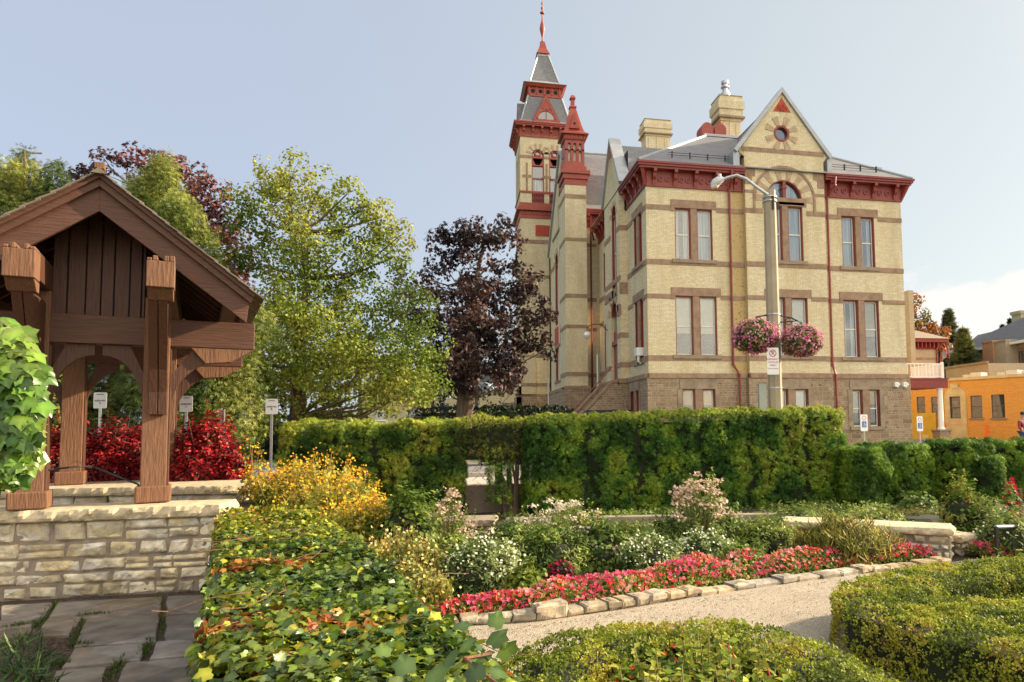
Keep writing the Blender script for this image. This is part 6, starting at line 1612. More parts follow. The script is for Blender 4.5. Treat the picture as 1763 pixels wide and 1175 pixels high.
weeping('weeping_cedar', 'dark weeping cedar filling the gateway arches', (180, 810), 19.2, [(200,640,50,60),(150,660,50,60),(220,700,50,50),(110,680,50,60),(60,660,50,80),(170,740,60,40),(90,760,60,40),(10,700,50,80)], .9, [(.02,.035,.01), (.045,.07,.015), (.09,.12,.03), (.17,.18,.05)])
# darker trees further back
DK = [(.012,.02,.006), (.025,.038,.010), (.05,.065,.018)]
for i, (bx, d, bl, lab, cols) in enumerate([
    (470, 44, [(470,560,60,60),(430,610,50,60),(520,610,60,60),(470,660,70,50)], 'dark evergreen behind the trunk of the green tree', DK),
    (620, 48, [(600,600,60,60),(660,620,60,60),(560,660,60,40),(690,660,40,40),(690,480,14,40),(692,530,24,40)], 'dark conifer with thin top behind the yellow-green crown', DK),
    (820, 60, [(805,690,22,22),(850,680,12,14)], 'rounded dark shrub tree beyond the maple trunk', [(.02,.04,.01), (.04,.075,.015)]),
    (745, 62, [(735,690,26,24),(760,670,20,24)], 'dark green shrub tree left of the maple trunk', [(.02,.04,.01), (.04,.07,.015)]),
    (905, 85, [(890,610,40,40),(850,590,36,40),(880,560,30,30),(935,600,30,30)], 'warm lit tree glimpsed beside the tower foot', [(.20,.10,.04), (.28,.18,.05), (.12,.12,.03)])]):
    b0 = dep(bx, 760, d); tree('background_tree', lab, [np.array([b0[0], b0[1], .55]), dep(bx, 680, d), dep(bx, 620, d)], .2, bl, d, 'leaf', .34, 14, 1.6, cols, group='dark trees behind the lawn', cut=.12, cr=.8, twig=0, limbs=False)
# right side trees
b0 = dep(1560, 760, 72); tree('orange_maple', 'maple turning orange behind the right corner of the courthouse', [np.array([b0[0], b0[1], .55]), dep(1565, 640, 72), dep(1572, 560, 72)], .3,
     [(1572,520,14,14),(1578,545,22,18),(1600,570,22,12),(1620,575,18,12),(1575,575,20,18),(1590,590,24,14),(1618,590,16,12),(1570,535,16,16),(1586,560,22,16),(1604,582,22,12)], 72, 'leaf', .30, 18, 6.5, [(.10,.10,.02), (.22,.15,.03), (.38,.17,.04), (.45,.13,.05)], cut=.38, cr=.55, tubr=.1)
def conifer(px_, top, bot, w, d, label, cols):
    p0 = dep(px_, 760, d); p1 = dep(px_, top, d); base = np.array([p1[0], p1[1], .55]); H = p1[2] - base[2]
    r = thing('spruce_tree', label, 'tree', tuple(base), 0, 'spruces behind the flags')
    mb = MB(); mb.tube([tuple(base), tuple(p1)], [.25, .03], 8); mb.build('trunk', M['bark'], r)
    PP, NN, UU = [], [], []; W = w * d / F_PX; z = base[2] + 1.5; 
    while z < p1[2] - .2:
        t = (p1[2] - z) / H; R = W * t ** .85 + .05
        for a in rng.uniform(0, 2 * math.pi, 14):
            n = int(R / .09) + 3; s = np.linspace(.1, 1, n); Rr = R * rng.uniform(.7, 1.15)
            q = np.c_[base[0] + np.cos(a) * s * Rr, base[1] + np.sin(a) * s * Rr, z - .12 * s * Rr + .1 * s * s * Rr]
            for k in range(5): PP.append(q + rng.normal(size=q.shape) * .10); NN.append(rng.normal(size=q.shape) * .4 + (0, 0, 1)); UU.append(np.tile([math.cos(a), math.sin(a), -.1], (n, 1)))
        z += .30
    P, Nn, U = np.concatenate(PP), np.concatenate(NN), np.concatenate(UU)
    leaf_mesh('crown', P, Nn, .30, palette(len(P), cols, None, .2, P, .5), LMd, 'sprig', r, up=U)
conifer(1632, 530, 650, 52, 75, 'open-branched spruce with a thin tip behind the flags', [(.10,.13,.06), (.17,.19,.09)])
conifer(1657, 560, 650, 58, 70, 'dense green spruce between the flags and the tan building', [(.07,.10,.04), (.14,.17,.06), (.24,.25,.08)])
for x, t, lb_ in ((1738, 548, 'small spruce top just left of the far right chimney'), (1725, 558, 'lowest dark spruce tip above the grey hipped roof')): conifer(x, t, 600, 14, 110, lb_, [(.05,.07,.03), (.09,.10,.05)])

# ------------------------------------------------------------------ hedges
CED = [(.03,.085,.012), (.08,.18,.022), (.18,.30,.03), (.34,.43,.045), (.22,.13,.03)]
def hedge(name, label, x0, x1, y0, y1, z0, z1, dens=95, per=11, cr=.11, ls=.075, cols=CED, w=(3, 4, 3, 1.5, .25), grooves=(), zl=None, group=None, tpl='sprig', cat='hedge', sides='fter', zr=None, bumpy=.12, mat=None, skirt=0, ztop=None):
    root = thing(name, label, cat, ((x0 + x1) / 2, (y0 + y1) / 2, z0), 0, group)
    zz = lambda x: (z1 if ztop is None else z1 + (ztop - z1) * (x - x0) / (x1 - x0))
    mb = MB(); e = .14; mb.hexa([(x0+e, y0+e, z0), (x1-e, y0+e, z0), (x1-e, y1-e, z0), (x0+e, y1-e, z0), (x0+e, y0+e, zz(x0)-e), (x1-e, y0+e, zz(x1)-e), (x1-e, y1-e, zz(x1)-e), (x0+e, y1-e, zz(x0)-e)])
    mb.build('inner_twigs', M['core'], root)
    Cs, Os = [], []
    def add(P, O):
        Cs.append(P); Os.append(O)
    L, Wd, H = x1 - x0, y1 - y0, z1 - z0
    def S(a, b): return rng.random((int(dens * a * b), 2))
    if 'f' in sides:
        q = S(L, H); P = np.c_[x0 + q[:,0] * L, np.full(len(q), y0), z0 + q[:,1] * (H)]; add(P, np.tile([0, -1, .1], (len(P), 1)))
    if 't' in sides:
        q = S(L, Wd); P = np.c_[x0 + q[:,0] * L, y0 + q[:,1] * Wd, np.full(len(q), z1)]; add(P, np.tile([0, 0, 1], (len(P), 1)))
    if 'e' in sides:
        q = S(Wd, H); P = np.c_[np.full(len(q), x1), y0 + q[:,0] * Wd, z0 + q[:,1] * H]; add(P, np.tile([1, 0, .1], (len(P), 1)))
        q = S(Wd, H); P = np.c_[np.full(len(q), x0), y0 + q[:,0] * Wd, z0 + q[:,1] * H]; add(P, np.tile([-1, 0, .1], (len(P), 1)))
    if 'r' in sides:
        q = S(L, H)[:int(dens * L * H * .3)]; P = np.c_[x0 + q[:,0] * L, np.full(len(q), y1), z0 + q[:,1] * H]; add(P, np.tile([0, 1, .1], (len(P), 1)))
    P = np.concatenate(Cs); O = np.concatenate(Os)
    if ztop is not None: P[:, 2] += (ztop - z1) * (P[:, 0] - x0) / L * (P[:, 2] - z0) / H
    k = (vnoise(P, 1.9, 4, 3) - .5) + .55 * (vnoise(P, 5.5, 14, 1) - .5); P = P + norm(O) * (k * bumpy * 2.4)[:, None]
    # rounded shoulders
    top_d = np.clip(1 - (zz(P[:, 0]) - P[:, 2]) / .3, 0, 1); ed = np.clip(1 - (P[:, 1] - y0) / .3, 0, 1)
    P[:, 1] += top_d ** 2 * .12 * (O[:, 1] < 0); P[:, 2] -= ed ** 2 * .10 * (O[:, 2] > .5)
    for g in grooves:
        dd = np.exp(-((P[:, 0] - g + .08 * np.sin(P[:, 2] * 5)) / .10) ** 2); P[:, 1] += dd * .28 * (O[:, 1] < 0); P[:, 2] -= dd * .10 * (O[:, 2] > .5)
    A, B = clump_leaves(P, O, cr, per, 1.0, .15, .8, nr=.28)
    up = np.repeat(norm(O), per, 0) * .8 + np.array([0, 0, .9]) + rng.normal(size=A.shape) * .5
    col = palette(len(A), cols, w, .2, A, 1.6)
    if mat is None:      # sunlight on the clipped top put into the leaf colour
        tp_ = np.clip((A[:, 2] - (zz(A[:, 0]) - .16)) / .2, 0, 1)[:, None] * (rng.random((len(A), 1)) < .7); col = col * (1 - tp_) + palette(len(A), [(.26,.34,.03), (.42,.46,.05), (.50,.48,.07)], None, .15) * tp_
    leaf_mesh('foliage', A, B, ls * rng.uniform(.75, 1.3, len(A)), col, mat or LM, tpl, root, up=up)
    return root
hx = lambda px_, y=16.1: ony(px_, 800, y)[0]
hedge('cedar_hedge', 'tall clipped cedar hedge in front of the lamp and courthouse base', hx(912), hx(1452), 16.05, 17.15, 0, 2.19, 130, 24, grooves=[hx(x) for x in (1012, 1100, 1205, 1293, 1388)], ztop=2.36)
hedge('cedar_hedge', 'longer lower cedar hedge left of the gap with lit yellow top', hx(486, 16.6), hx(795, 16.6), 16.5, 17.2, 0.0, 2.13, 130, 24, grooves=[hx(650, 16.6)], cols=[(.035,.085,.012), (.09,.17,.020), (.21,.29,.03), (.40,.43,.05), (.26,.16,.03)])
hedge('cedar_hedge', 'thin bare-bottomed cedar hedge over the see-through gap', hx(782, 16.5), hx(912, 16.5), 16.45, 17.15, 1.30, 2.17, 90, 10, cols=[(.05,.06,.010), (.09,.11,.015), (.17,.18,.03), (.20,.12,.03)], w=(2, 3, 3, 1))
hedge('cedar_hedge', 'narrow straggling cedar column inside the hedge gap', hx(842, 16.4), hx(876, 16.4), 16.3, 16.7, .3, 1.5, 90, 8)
mb = MB()
for k in range(9):
    x = hx(878 + rng.uniform(-10, 14), 16.6); mb.tube([(x, 16.6, 0), (x + rng.normal() * .08, 16.6 + rng.normal() * .1, .7), (x + rng.normal() * .22, 16.7, 1.5)], [.05, .035, .015], 6)
for k in range(60):
    x = hx(rng.uniform(800, 905), 16.6); z = rng.uniform(.2, 1.5); mb.tube([(x, 16.6, z), (x + rng.normal() * .2, 16.55, z + rng.uniform(-.1, .3))], [.008, .003], 4)
tag(mb.build('bare_hedge_stems', M['bark']), 'bare brown hedge stems in the gap above the low wall', 'stems')
def cone_shrub(px_, top, wpx, y, label, z0=0.0):
    x = hx(px_, y); d = (np.array([x, y, 1]) - EYE) @ CR[:, 2] * -1; s = d / F_PX
    zt = EYE[2] + (ray(px_, top + 5) * d)[2]; R = wpx / 2 * s; H = zt - z0
    root = thing('cedar_shrub', label, 'shrub', (x, y, z0), 0, 'clipped cedar shrubs in a row on the right')
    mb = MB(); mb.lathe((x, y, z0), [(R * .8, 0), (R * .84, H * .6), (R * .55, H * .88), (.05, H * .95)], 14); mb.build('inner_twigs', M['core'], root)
    m = int(130 * 2 * math.pi * R * H * 1.25); t = rng.random(m) ** .8; a = rng.uniform(0, 2 * math.pi, m)
    r = R * .93 * np.where(t < .84, 1.0, np.clip(1 - ((t - .84) / .16) ** 2.2, 0, 1) ** .5) * (np.abs(np.cos(a)) ** 4 + np.abs(np.sin(a)) ** 4) ** -.25
    cap_ = rng.random(m) < .16; r = np.where(cap_, R * np.sqrt(rng.random(m)) * 1.05, r); t = np.where(cap_, .985, t)
    P = np.c_[x + np.cos(a) * r, y + np.sin(a) * r, z0 + t * H]; O = np.c_[np.cos(a), np.sin(a), np.where(t > .8, 1.5, .15)]
    k = (vnoise(P, 2.4, 8, 2) - .5) + .5 * (vnoise(P, 6, 18, 1) - .5); P += norm(O) * (k * .3)[:, None]
    A, B = clump_leaves(P, O, .105, 26, 1, .15, .8, nr=.28)
    up = np.repeat(norm(O), 26, 0) * .8 + np.array([0, 0, .9]) + rng.normal(size=A.shape) * .5
    leaf_mesh('foliage', A, B, .070 * rng.uniform(.75, 1.3, len(A)), palette(len(A), [(.04,.10,.010), (.09,.18,.016), (.17,.29,.025), (.27,.37,.035)], (3, 4, 3, 1.2), .2, A, 1.8), LM, 'sprig', root, up=up)
for a in ((1486, 772, 66, 15.6, 'small rounded cedar shrub against the end of the big hedge'), (1545, 766, 92, 16.1, 'wide cedar shrub below the accessible parking sign'), (1592, 766, 70, 16.4, 'narrow cedar shrub left of the porch column'),
          (1650, 759, 90, 15.8, 'domed cedar shrub under the arched doorway'), (1722, 761, 90, 15.9, 'tall cedar shrub before the orange fence'), (1700, 788, 40, 15.0, 'low young cedar shrub in front of the row'), (1785, 758, 80, 15.7, 'cedar shrub cut by the right edge'), (1618, 790, 44, 16.2, 'lower cedar shrub between two domed ones')): cone_shrub(*a)
# dark clipped hedges in the shade beyond
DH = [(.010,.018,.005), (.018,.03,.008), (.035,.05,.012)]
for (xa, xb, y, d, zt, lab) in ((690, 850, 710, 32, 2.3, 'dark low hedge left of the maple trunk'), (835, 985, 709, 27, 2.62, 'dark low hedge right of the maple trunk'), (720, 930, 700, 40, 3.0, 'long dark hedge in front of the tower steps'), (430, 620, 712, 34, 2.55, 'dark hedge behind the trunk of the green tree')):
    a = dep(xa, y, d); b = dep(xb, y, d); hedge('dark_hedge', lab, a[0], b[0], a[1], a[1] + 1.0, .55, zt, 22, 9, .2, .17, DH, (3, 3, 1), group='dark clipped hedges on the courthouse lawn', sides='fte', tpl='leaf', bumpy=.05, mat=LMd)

# ------------------------------------------------------------------ ivy over the wall
import itertools
A0, A1 = np.array([-2.95, 9.95]), np.array([-.62, 1.9]); ud = (A1 - A0) / np.linalg.norm(A1 - A0); un = np.array([-ud[1], ud[0]]); 
if un[0] < 0: un = -un
LI, WI = np.linalg.norm(A1 - A0), 1.18
IV = thing('ivy_covered_wall', 'broad wall buried under green and yellow ivy in the foreground', 'ivy', ((A0[0] + A1[0]) / 2, (A0[1] + A1[1]) / 2, 0))
def ip(s, t): return A0[0] + ud[0] * s + un[0] * t, A0[1] + ud[1] * s + un[1] * t
mb = MB(); c4 = [ip(.2, .14), ip(LI, .14), ip(LI, WI + .05), ip(.2, WI + .05)]; lo4 = [ip(.2, .14), ip(LI, .14), ip(LI, WI + .45), ip(.2, WI + .45)]
mb.hexa([(*p, 0) for p in lo4] + [(*p, .90) for p in c4]); mb.build('wall_core', M['core'], IV)
IVC = [(.26,.27,.02), (.40,.36,.04), (.15,.20,.02), (.08,.14,.02), (.055,.10,.025), (.11,.15,.04), (.14,.20,.02), (.38,.17,.03)]
def ivy_surface(n):
    s = rng.random(n) * LI; t = rng.uniform(-.03, WI + .6, n)
    x, y = ip(s, t); q = np.c_[x, y, np.zeros(n)]
    z = 1.0 + (vnoise(q, 2.2, 2, 3) - .5) * .24
    O = np.tile([0., 0., 1.], (n, 1))
    r = np.clip((t - WI + .1) / .65, 0, 1); z = z - r ** 1.3 * .85; O[:, 0] += r * 1.2 * un[0]; O[:, 1] += r * 1.2 * un[1]
    l = np.clip((.08-t) / .11, 0, 1); z -= l * .1; O[:, 0] -= l * un[0]; O[:, 1] -= l * un[1]
    return np.c_[x, y, z], O, s
P, O, s = ivy_surface(36000)
n2 = 9000; s2 = rng.random(n2) * LI; z2 = rng.uniform(.02, .98, n2); tb = .02 - .09 * vnoise(np.c_[s2, z2, s2], 3, 1) * (1 - np.abs(z2 - .5))
x2, y2 = ip(s2, tb); P2 = np.c_[x2, y2, z2]; O2 = np.tile([-un[0], -un[1], .25], (n2, 1))
n3 = 2500; t3 = rng.uniform(0, WI, n3); x3, y3 = ip(-.02 + rng.normal(size=n3) * .05, t3); P3 = np.c_[x3, y3, rng.uniform(.3, 1.05, n3)]; O3 = np.tile([-ud[0], -ud[1], .4], (n3, 1))
P = np.concatenate([P, P2, P3]); O = np.concatenate([O, O2, O3]); s = np.concatenate([s, s2, np.zeros(n3)])
P[:, :] += rng.normal(size=P.shape) * .018
# far part turns yellow, middle is deep green, orange patches between
u = s / LI; yel = np.exp(-((u - .05) / .25) ** 2) + .35 * (vnoise(P, 1.6, 21, 2) > .62) + .10 * (u > .72)
base = palette(len(P), IVC[2:7], (2.5, 3, 3, 2, 2.5), .25, P, 2.2); yc = palette(len(P), [IVC[0], IVC[1], IVC[2], IVC[7]], (3, 2, 2, .6), .25, P, 4)
m = rng.random(len(P)) < np.clip(yel, 0, .85); col = np.where(m[:, None], yc, base)
orr = (vnoise(P, 1.5, 33, 2) > .66) & (rng.random(len(P)) < .5); col[orr] = palette(orr.sum(), [(.38,.13,.02), (.45,.20,.03), (.25,.06,.02)], None, .2)
Nn = norm(norm(O) + rng.normal(size=O.shape) * .5)
size = (.040 + .020 * u + .0 * s) * rng.uniform(.6, 1.35, len(P))
leaf_mesh('foliage', P, Nn, size, col, LMg, 'ivy', IV, up=np.tile([ud[0], ud[1], -.2], (len(P), 1)) * .7 + rng.normal(size=P.shape) * .7, smooth=True)
mb = MB()
for k in range(22):
    s0 = rng.uniform(.2, LI - .3); t0 = rng.uniform(0, WI + .3); a = rng.uniform(-.6, .6); pts = []
    for j in range(6):
        x, y = ip(s0 + math.cos(a) * .13 * j, t0 + math.sin(a) * .13 * j); a += rng.normal() * .25
        pts.append((x, y, 1.05 + rng.uniform(-.02, .05) - max(0, t0 - WI + .1) * .9))
    mb.tube(pts, .0028, 5)
for k in range(26):
    s0 = rng.uniform(.5, LI - .5); x, y = ip(s0, -.07); x1, y1 = ip(s0 + rng.normal() * .15, -.09); mb.tube([(x, y, rng.uniform(.5, .9)), (x1, y1, rng.uniform(.2, .5))], .004, 4)
mb.build('stems', M['woodlight'], IV)
# nearest shoot with large leaves
cc = np.array([dep(px_, py_, d) for px_, py_, d in ((822, 1172, 1.75), (862, 1168, 1.9), (800, 1120, 2.1), (846, 1112, 2.2), (770, 1150, 2.2), (880, 1130, 2.5), (735, 1130, 2.4), (790, 1085, 2.6), (850, 1080, 2.8), (700, 1160, 2.3), (660, 1130, 2.6), (815, 1135, 2.2), (745, 1180, 2.0))])
ncc = np.array([(-.1, -.35, .9)] * len(cc)) + rng.normal(size=cc.shape) * .4
SH = thing('ivy_shoot', 'large-leaved ivy shoot closest to the camera at bottom centre', 'ivy', tuple(cc[0] * (1, 1, 0)))
leaf_mesh('foliage', cc, ncc, rng.uniform(.055, .088, len(cc)), palette(len(cc), [(.05,.09,.025), (.07,.12,.03), (.10,.16,.03)], None, .15), LMg, 'ivy', SH, up=np.tile([.2, .3, .8], (len(cc), 1)), smooth=True)
mb = MB(); mb.tube([(cc[0][0] - .1, cc[0][1] + .05, .9)] + [tuple(c + np.array([0, .02, -.03])) for c in cc[:4]], .006, 5); mb.build('stems', M['woodlight'], SH)
# vine hanging at the left edge
blV = [(5,600,40,50),(30,640,36,45),(20,700,44,50),(45,690,22,40),(35,760,30,40),(0,780,50,50),(25,800,24,18),(50,735,16,26)]
C_, O_ = [], []
for px_, py_, rx, ry in blV:
    c = dep(px_, py_, 4.0 + rng.uniform(-.1, .1)); s_ = 4 / F_PX; n = int(rx * ry * .045); d = sph(n); d[:, 1] = -np.abs(d[:, 1]) 
    C_.append(c + d * np.array([rx * s_, rx * s_ * .8, ry * s_])); O_.append(d * .6 + np.array([.3, -.7, .35]))
C_, O_ = np.concatenate(C_), np.concatenate(O_)
V_ = thing('climbing_vine', 'bright green large-leaved vine hanging at the left edge', 'vine', tuple(dep(10, 700, 4.0) * (1, 1, 0)))
leaf_mesh('foliage', C_, norm(O_ + rng.normal(size=O_.shape) * .35), rng.uniform(.06, .115, len(C_)), palette(len(C_), [(.06,.14,.015), (.10,.20,.02), (.16,.26,.03), (.22,.28,.06)], (3, 4, 3, 1), .2, C_, 5), LMg, 'ivy', V_, up=np.tile([.1, 0, -1.], (len(C_), 1)), smooth=True)
mb = MB(); a = dep(-60, 560, 4.0)
for k in range(10):
    q = C_[rng.integers(len(C_))]; mb.tube([tuple(a), tuple((a + q) / 2 + (0, 0, .08)), tuple(q)], [.012, .008, .003], 5)
mb.tube([(a[0], a[1], 0), tuple(a)], .03, 8); mb.build('stems', M['bark'], V_)

# ------------------------------------------------------------------ shrubs and flowers
def depth_of(p): return float((np.array(p) - EYE) @ CR[:, 2] * -1)
def bush(name, label, px_, pyb, wpx, hpx, leaf='leaf', ls=.05, n=2500, cols=GRN, w=None, flowers=None, z0=0.0, cat='shrub', shape='dome', stems=0, group=None, deep=.8, mat=None, up=.5, fl_top=.35, core=True, dz=None, upl=None, stemmat='bark', kind=None, ns=3.0, jit=.22, loose=True):
    """a plant standing at photo point (px, pyb) on the ground z0, wpx wide and hpx tall in the photo"""
    b = onz(px_, pyb, z0) if dz is None else dep(px_, pyb, dz)
    d = depth_of(b); s = d / F_PX; R = wpx / 2 * s; H = hpx * s; b = np.array([b[0], b[1], z0 if dz is None else b[2]])
    root = thing(name, label, cat, tuple(b), 0, group)
    if kind: root['kind'] = kind
    if core:
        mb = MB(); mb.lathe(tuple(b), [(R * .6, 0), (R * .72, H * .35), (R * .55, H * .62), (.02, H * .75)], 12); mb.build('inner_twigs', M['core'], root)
    q = sph(n); q[:, 2] = np.abs(q[:, 2]); r = rng.uniform(.55, 1.05, n) ** .5
    if shape == 'upright': r = rng.uniform(.2, 1, n) ** .5
    nz_ = vnoise(q * 2 + b, 2.5, 3, 2)
    P = b + q * np.array([R, R * deep, H]) * (r * (.66 + .68 * nz_))[:, None]
    keep = vnoise(P, 5, 5, 2) > .30; P, q = P[keep], q[keep]
    if n > 700 and loose:
        ns_ = int(8 + R * 26); a = sph(ns_); a[:, 2] = np.abs(a[:, 2]) * .6 + .4; a = norm(a)
        t = np.linspace(.75, 1, 14); L_ = rng.uniform(1.05, 1.42, ns_)
        S_ = (b + (a[:, None, :] * np.array([R, R * deep, H])) * (t[None, :, None] * L_[:, None, None])).reshape(-1, 3) + rng.normal(size=(ns_ * 14, 3)) * .012
        P = np.vstack([P, S_]); q = np.vstack([q, np.repeat(a, 14, 0) + rng.normal(size=(ns_ * 14, 3)) * .5])
    Nn = norm(q + np.array([0, 0, up]) + rng.normal(size=q.shape) * .5)
    U = None if upl is None else q * .6 + np.array([0, 0, upl])
    leaf_mesh('foliage', P, Nn, ls * rng.uniform(.6, 1.4, len(P)), palette(len(P), cols, w, jit, P, ns), mat or LM, leaf, root, up=U)
    if flowers:
        k, fc, fs, tpl, hi = flowers
        g = sph(k); g[:, 2] = np.abs(g[:, 2]); g = g[g[:, 2] > fl_top] if hi else g
        F = b + g * np.array([R, R * deep, H]) * (rng.uniform(.92, 1.12, len(g)) * (.85 + .3 * vnoise(g * 2 + b, 2.5, 3, 2)))[:, None]
        if shape == 'umbel':      # little flat heads
            hd = F[rng.random(len(F)) < .035]; hd = hd + np.array([0, 0, H * .12]); F = (hd[:, None] + rng.normal(size=(len(hd), 16, 3)) * np.array([.055, .055, .022]) * (d / 12)).reshape(-1, 3)
            mb = MB()
            for h_ in hd: mb.tube([(b[0] + (h_[0]-b[0]) * .5, b[1] + (h_[1]-b[1]) * .5, b[2] + H * .3), tuple(h_)], [.008, .004], 4, cap=False)
            mb.build('flower_stems', M['stalk'], root)
        Fn = norm(np.tile([.15, -.5, .7], (len(F), 1)) + rng.normal(size=F.shape) * .45)
        leaf_mesh('blossoms', F, Fn, fs * rng.uniform(.7, 1.3, len(F)), palette(len(F), fc, None, .12), PM, tpl, root)
    if stems:
        mb = MB()
        for k in range(stems):
            a = rng.uniform(0, 2 * math.pi); rr = R * rng.uniform(.2, .9); mb.tube([tuple(b), (b[0] + math.cos(a) * rr * .6, b[1] + math.sin(a) * rr * .6, b[2] + H * .6), (b[0] + math.cos(a) * rr, b[1] + math.sin(a) * rr, b[2] + H * rng.uniform(.8, 1.05))], [.01, .007, .004], 5, cap=False)
        mb.build('stems', M[stemmat], root)
    return root
M['stalk'] = plain('green_stalk', (.20,.19,.06), .8, .2)
M['drystalk'] = plain('dry_stalk', (.38,.24,.07), .8, .2)
RED = [(.20,.008,.012), (.34,.012,.016), (.50,.03,.03), (.10,.006,.012), (.55,.16,.12)]
for (x, yb, w_, h_, d, lab) in ((105, 846, 120, 105, 12.6, 'crimson burning bush at the left side of the gateway'), (200, 842, 150, 108, 12.9, 'crimson burning bush seen through the gateway arch'), (270, 840, 110, 85, 13.2, 'crimson burning bush behind the right gateway post'), (350, 838, 125, 118, 12.6, 'crimson burning bush right of the gateway in front of a steel post'), (400, 832, 50, 46, 12.5, 'small crimson sprig bush beside the yellow flowers')):
    bush('burning_bush', lab, x, yb, w_, h_, 'leaf', .068, int(7500 * w_ / 130), RED, (3, 3, 2.2, 2, .7), z0=.9, dz=d, group='crimson bushes behind the gateway', jit=.3, ns=4, stems=14, core=False)
bush('small_shrub', 'yellow-green bush between the left gateway posts', 88, 760, 60, 120, 'wide', .07, 900, [(.14,.18,.02), (.25,.26,.04)], dz=13.8, z0=.9)
bush('rust_shrub', 'rusty orange bush at the foot of the left gateway post', 10, 870, 70, 48, 'leaf', .05, 900, [(.20,.05,.02), (.35,.10,.03), (.06,.02,.02)], z0=.95, dz=11.2)
# hostas and weeds on the paving
bush('hosta', 'leafy hosta clump beside the flagstones at lower left', 30, 1150, 90, 50, 'blade', .13, 170, [(.05,.10,.02), (.09,.16,.03)], z0=.02, core=False, upl=.4, mat=LMg)
bush('hosta', 'larger hosta clump cut by the lower left corner', 18, 1215, 120, 70, 'blade', .15, 220, [(.05,.10,.02), (.09,.16,.03)], z0=.02, core=False, upl=.4, mat=LMg)
n = 1500; jn = []
for (xa, ya, xb, yb) in ((270, 790, 350, 695), (440, 965, 500, 790), (420, 970, 560, 965), (960, 660, 985, 925), (865, 1030, 905, 935), (655, 1175, 740, 1050), (200, 850, 270, 800), (330, 1085, 420, 1080), (20, 862, 200, 838), (490, 790, 660, 775)):
    k = 150; t = rng.random(k); p0, p1 = onz(*cr3(xa, ya), .0), onz(*cr3(xb, yb), .0); jn.append(p0 + (p1 - p0) * t[:, None] + rng.normal(size=(k, 3)) * np.array([.022, .022, 0]))
J = np.concatenate(jn); J[:, 2] = .01
tag(leaf_mesh('joint_grass', J, rng.normal(size=J.shape) + (0, -1, 0), rng.uniform(.03, .08, len(J)), palette(len(J), [(.06,.12,.015), (.12,.17,.03)]), LM, 'blade', up=np.tile([0., 0, 1.], (len(J), 1))), 'grass and moss growing in the joints between flagstones', 'grass', kind='stuff')
ml = rng.uniform(size=(900, 2)); pm = np.array([onz(*cr3(40 + a * 380, 880 + b * 300), .012) for a, b in ml])
tag(leaf_mesh('leaf_litter', pm, rng.normal(size=pm.shape) * .3 + (0, 0, 1), rng.uniform(.012, .035, len(pm)), palette(len(pm), [(.10,.05,.025), (.18,.10,.05), (.05,.03,.02)]), LM, 'leaf'), 'brown leaf litter and bark mulch beside the paving', 'litter', kind='stuff')
# yellow flowers behind the ivy
YF = [(.80,.48,.02), (.85,.60,.05), (.75,.33,.02)]
def spray_flowers(name, label, spots, z0, cols, fcols, nst=60, fl=7, fs=.045, leafn=2600, cat='flowers', tpl='flower', group=None, lean=.15):
    """many thin upright stems, each topped with several blossoms; spots: (px, py_top, wpx, hpx, depth)"""
    b = dep(spots[0][0], spots[0][1] + spots[0][3], spots[0][4])
    root = thing(name, label, cat, (b[0], b[1], z0), 0, group); mb = MB(); F, LP = [], []
    for (px_, pt, wpx, hpx, d) in spots:
        c = dep(px_, pt, d); s = d / F_PX
        for k in range(nst):
            ox, oy = rng.uniform(-1, 1) * wpx / 2 * s, rng.normal() * wpx / 4 * s
            fall = (ox / (wpx / 2 * s)) ** 2 * hpx * .35 * s
            zt = c[2] - fall - abs(rng.normal()) * hpx * s * .28
            tp_ = np.array([c[0] + ox, c[1] + oy, zt]); ft = np.array([c[0] + ox * .6 + rng.normal() * .05, c[1] + oy * .7, max(z0, c[2] - hpx * s)])
            mid = (tp_ + ft) / 2 + rng.normal(size=3) * .03
            mb.tube([tuple(ft), tuple(mid), tuple(tp_)], [.007, .005, .003], 4, cap=False)
            F.append(tp_ + rng.normal(size=(fl, 3)) * np.array([.05, .05, .06]))
            t = rng.random(int(leafn / nst / len(spots)) + 1)[:, None] * .85; LP.append(ft + (tp_ - ft) * t + rng.normal(size=(len(t), 3)) * .035)
    mb.build('stems', M['drystalk'], root); F = np.concatenate(F); LP = np.concatenate(LP)
    leaf_mesh('blossoms', F, norm(np.tile([.2, -.5, .6], (len(F), 1)) + rng.normal(size=F.shape) * .5), fs * rng.uniform(.7, 1.3, len(F)), palette(len(F), fcols, None, .15), PM, tpl, root)
    leaf_mesh('foliage', LP, rng.normal(size=LP.shape) + (0, 0, .6), .07 * rng.uniform(.6, 1.3, len(LP)), palette(len(LP), cols, None, .2, LP, 3), LM, 'leaf', root)
    return root
spray_flowers('yellow_coneflowers', 'dense stand of golden yellow flowers behind the ivy wall', [(560, 775, 130, 110, 11.0), (505, 790, 90, 80, 11.2), (610, 805, 90, 110, 10.5), (480, 815, 70, 60, 10.8), (645, 850, 60, 90, 9.8), (560, 820, 140, 80, 10.4), (600, 860, 110, 70, 9.8)], .0, [(.30,.30,.04), (.45,.40,.07), (.20,.24,.03)], YF, 80, 4, .040, 19000)
spray_flowers('yellow_coneflowers', 'few tall yellow flower stalks rising against the dark lawn', [(433, 760, 40, 90, 11.0), (450, 800, 60, 60, 10.8)], .4, [(.20,.20,.02), (.32,.26,.03)], YF, 14, 6, .045, 300)
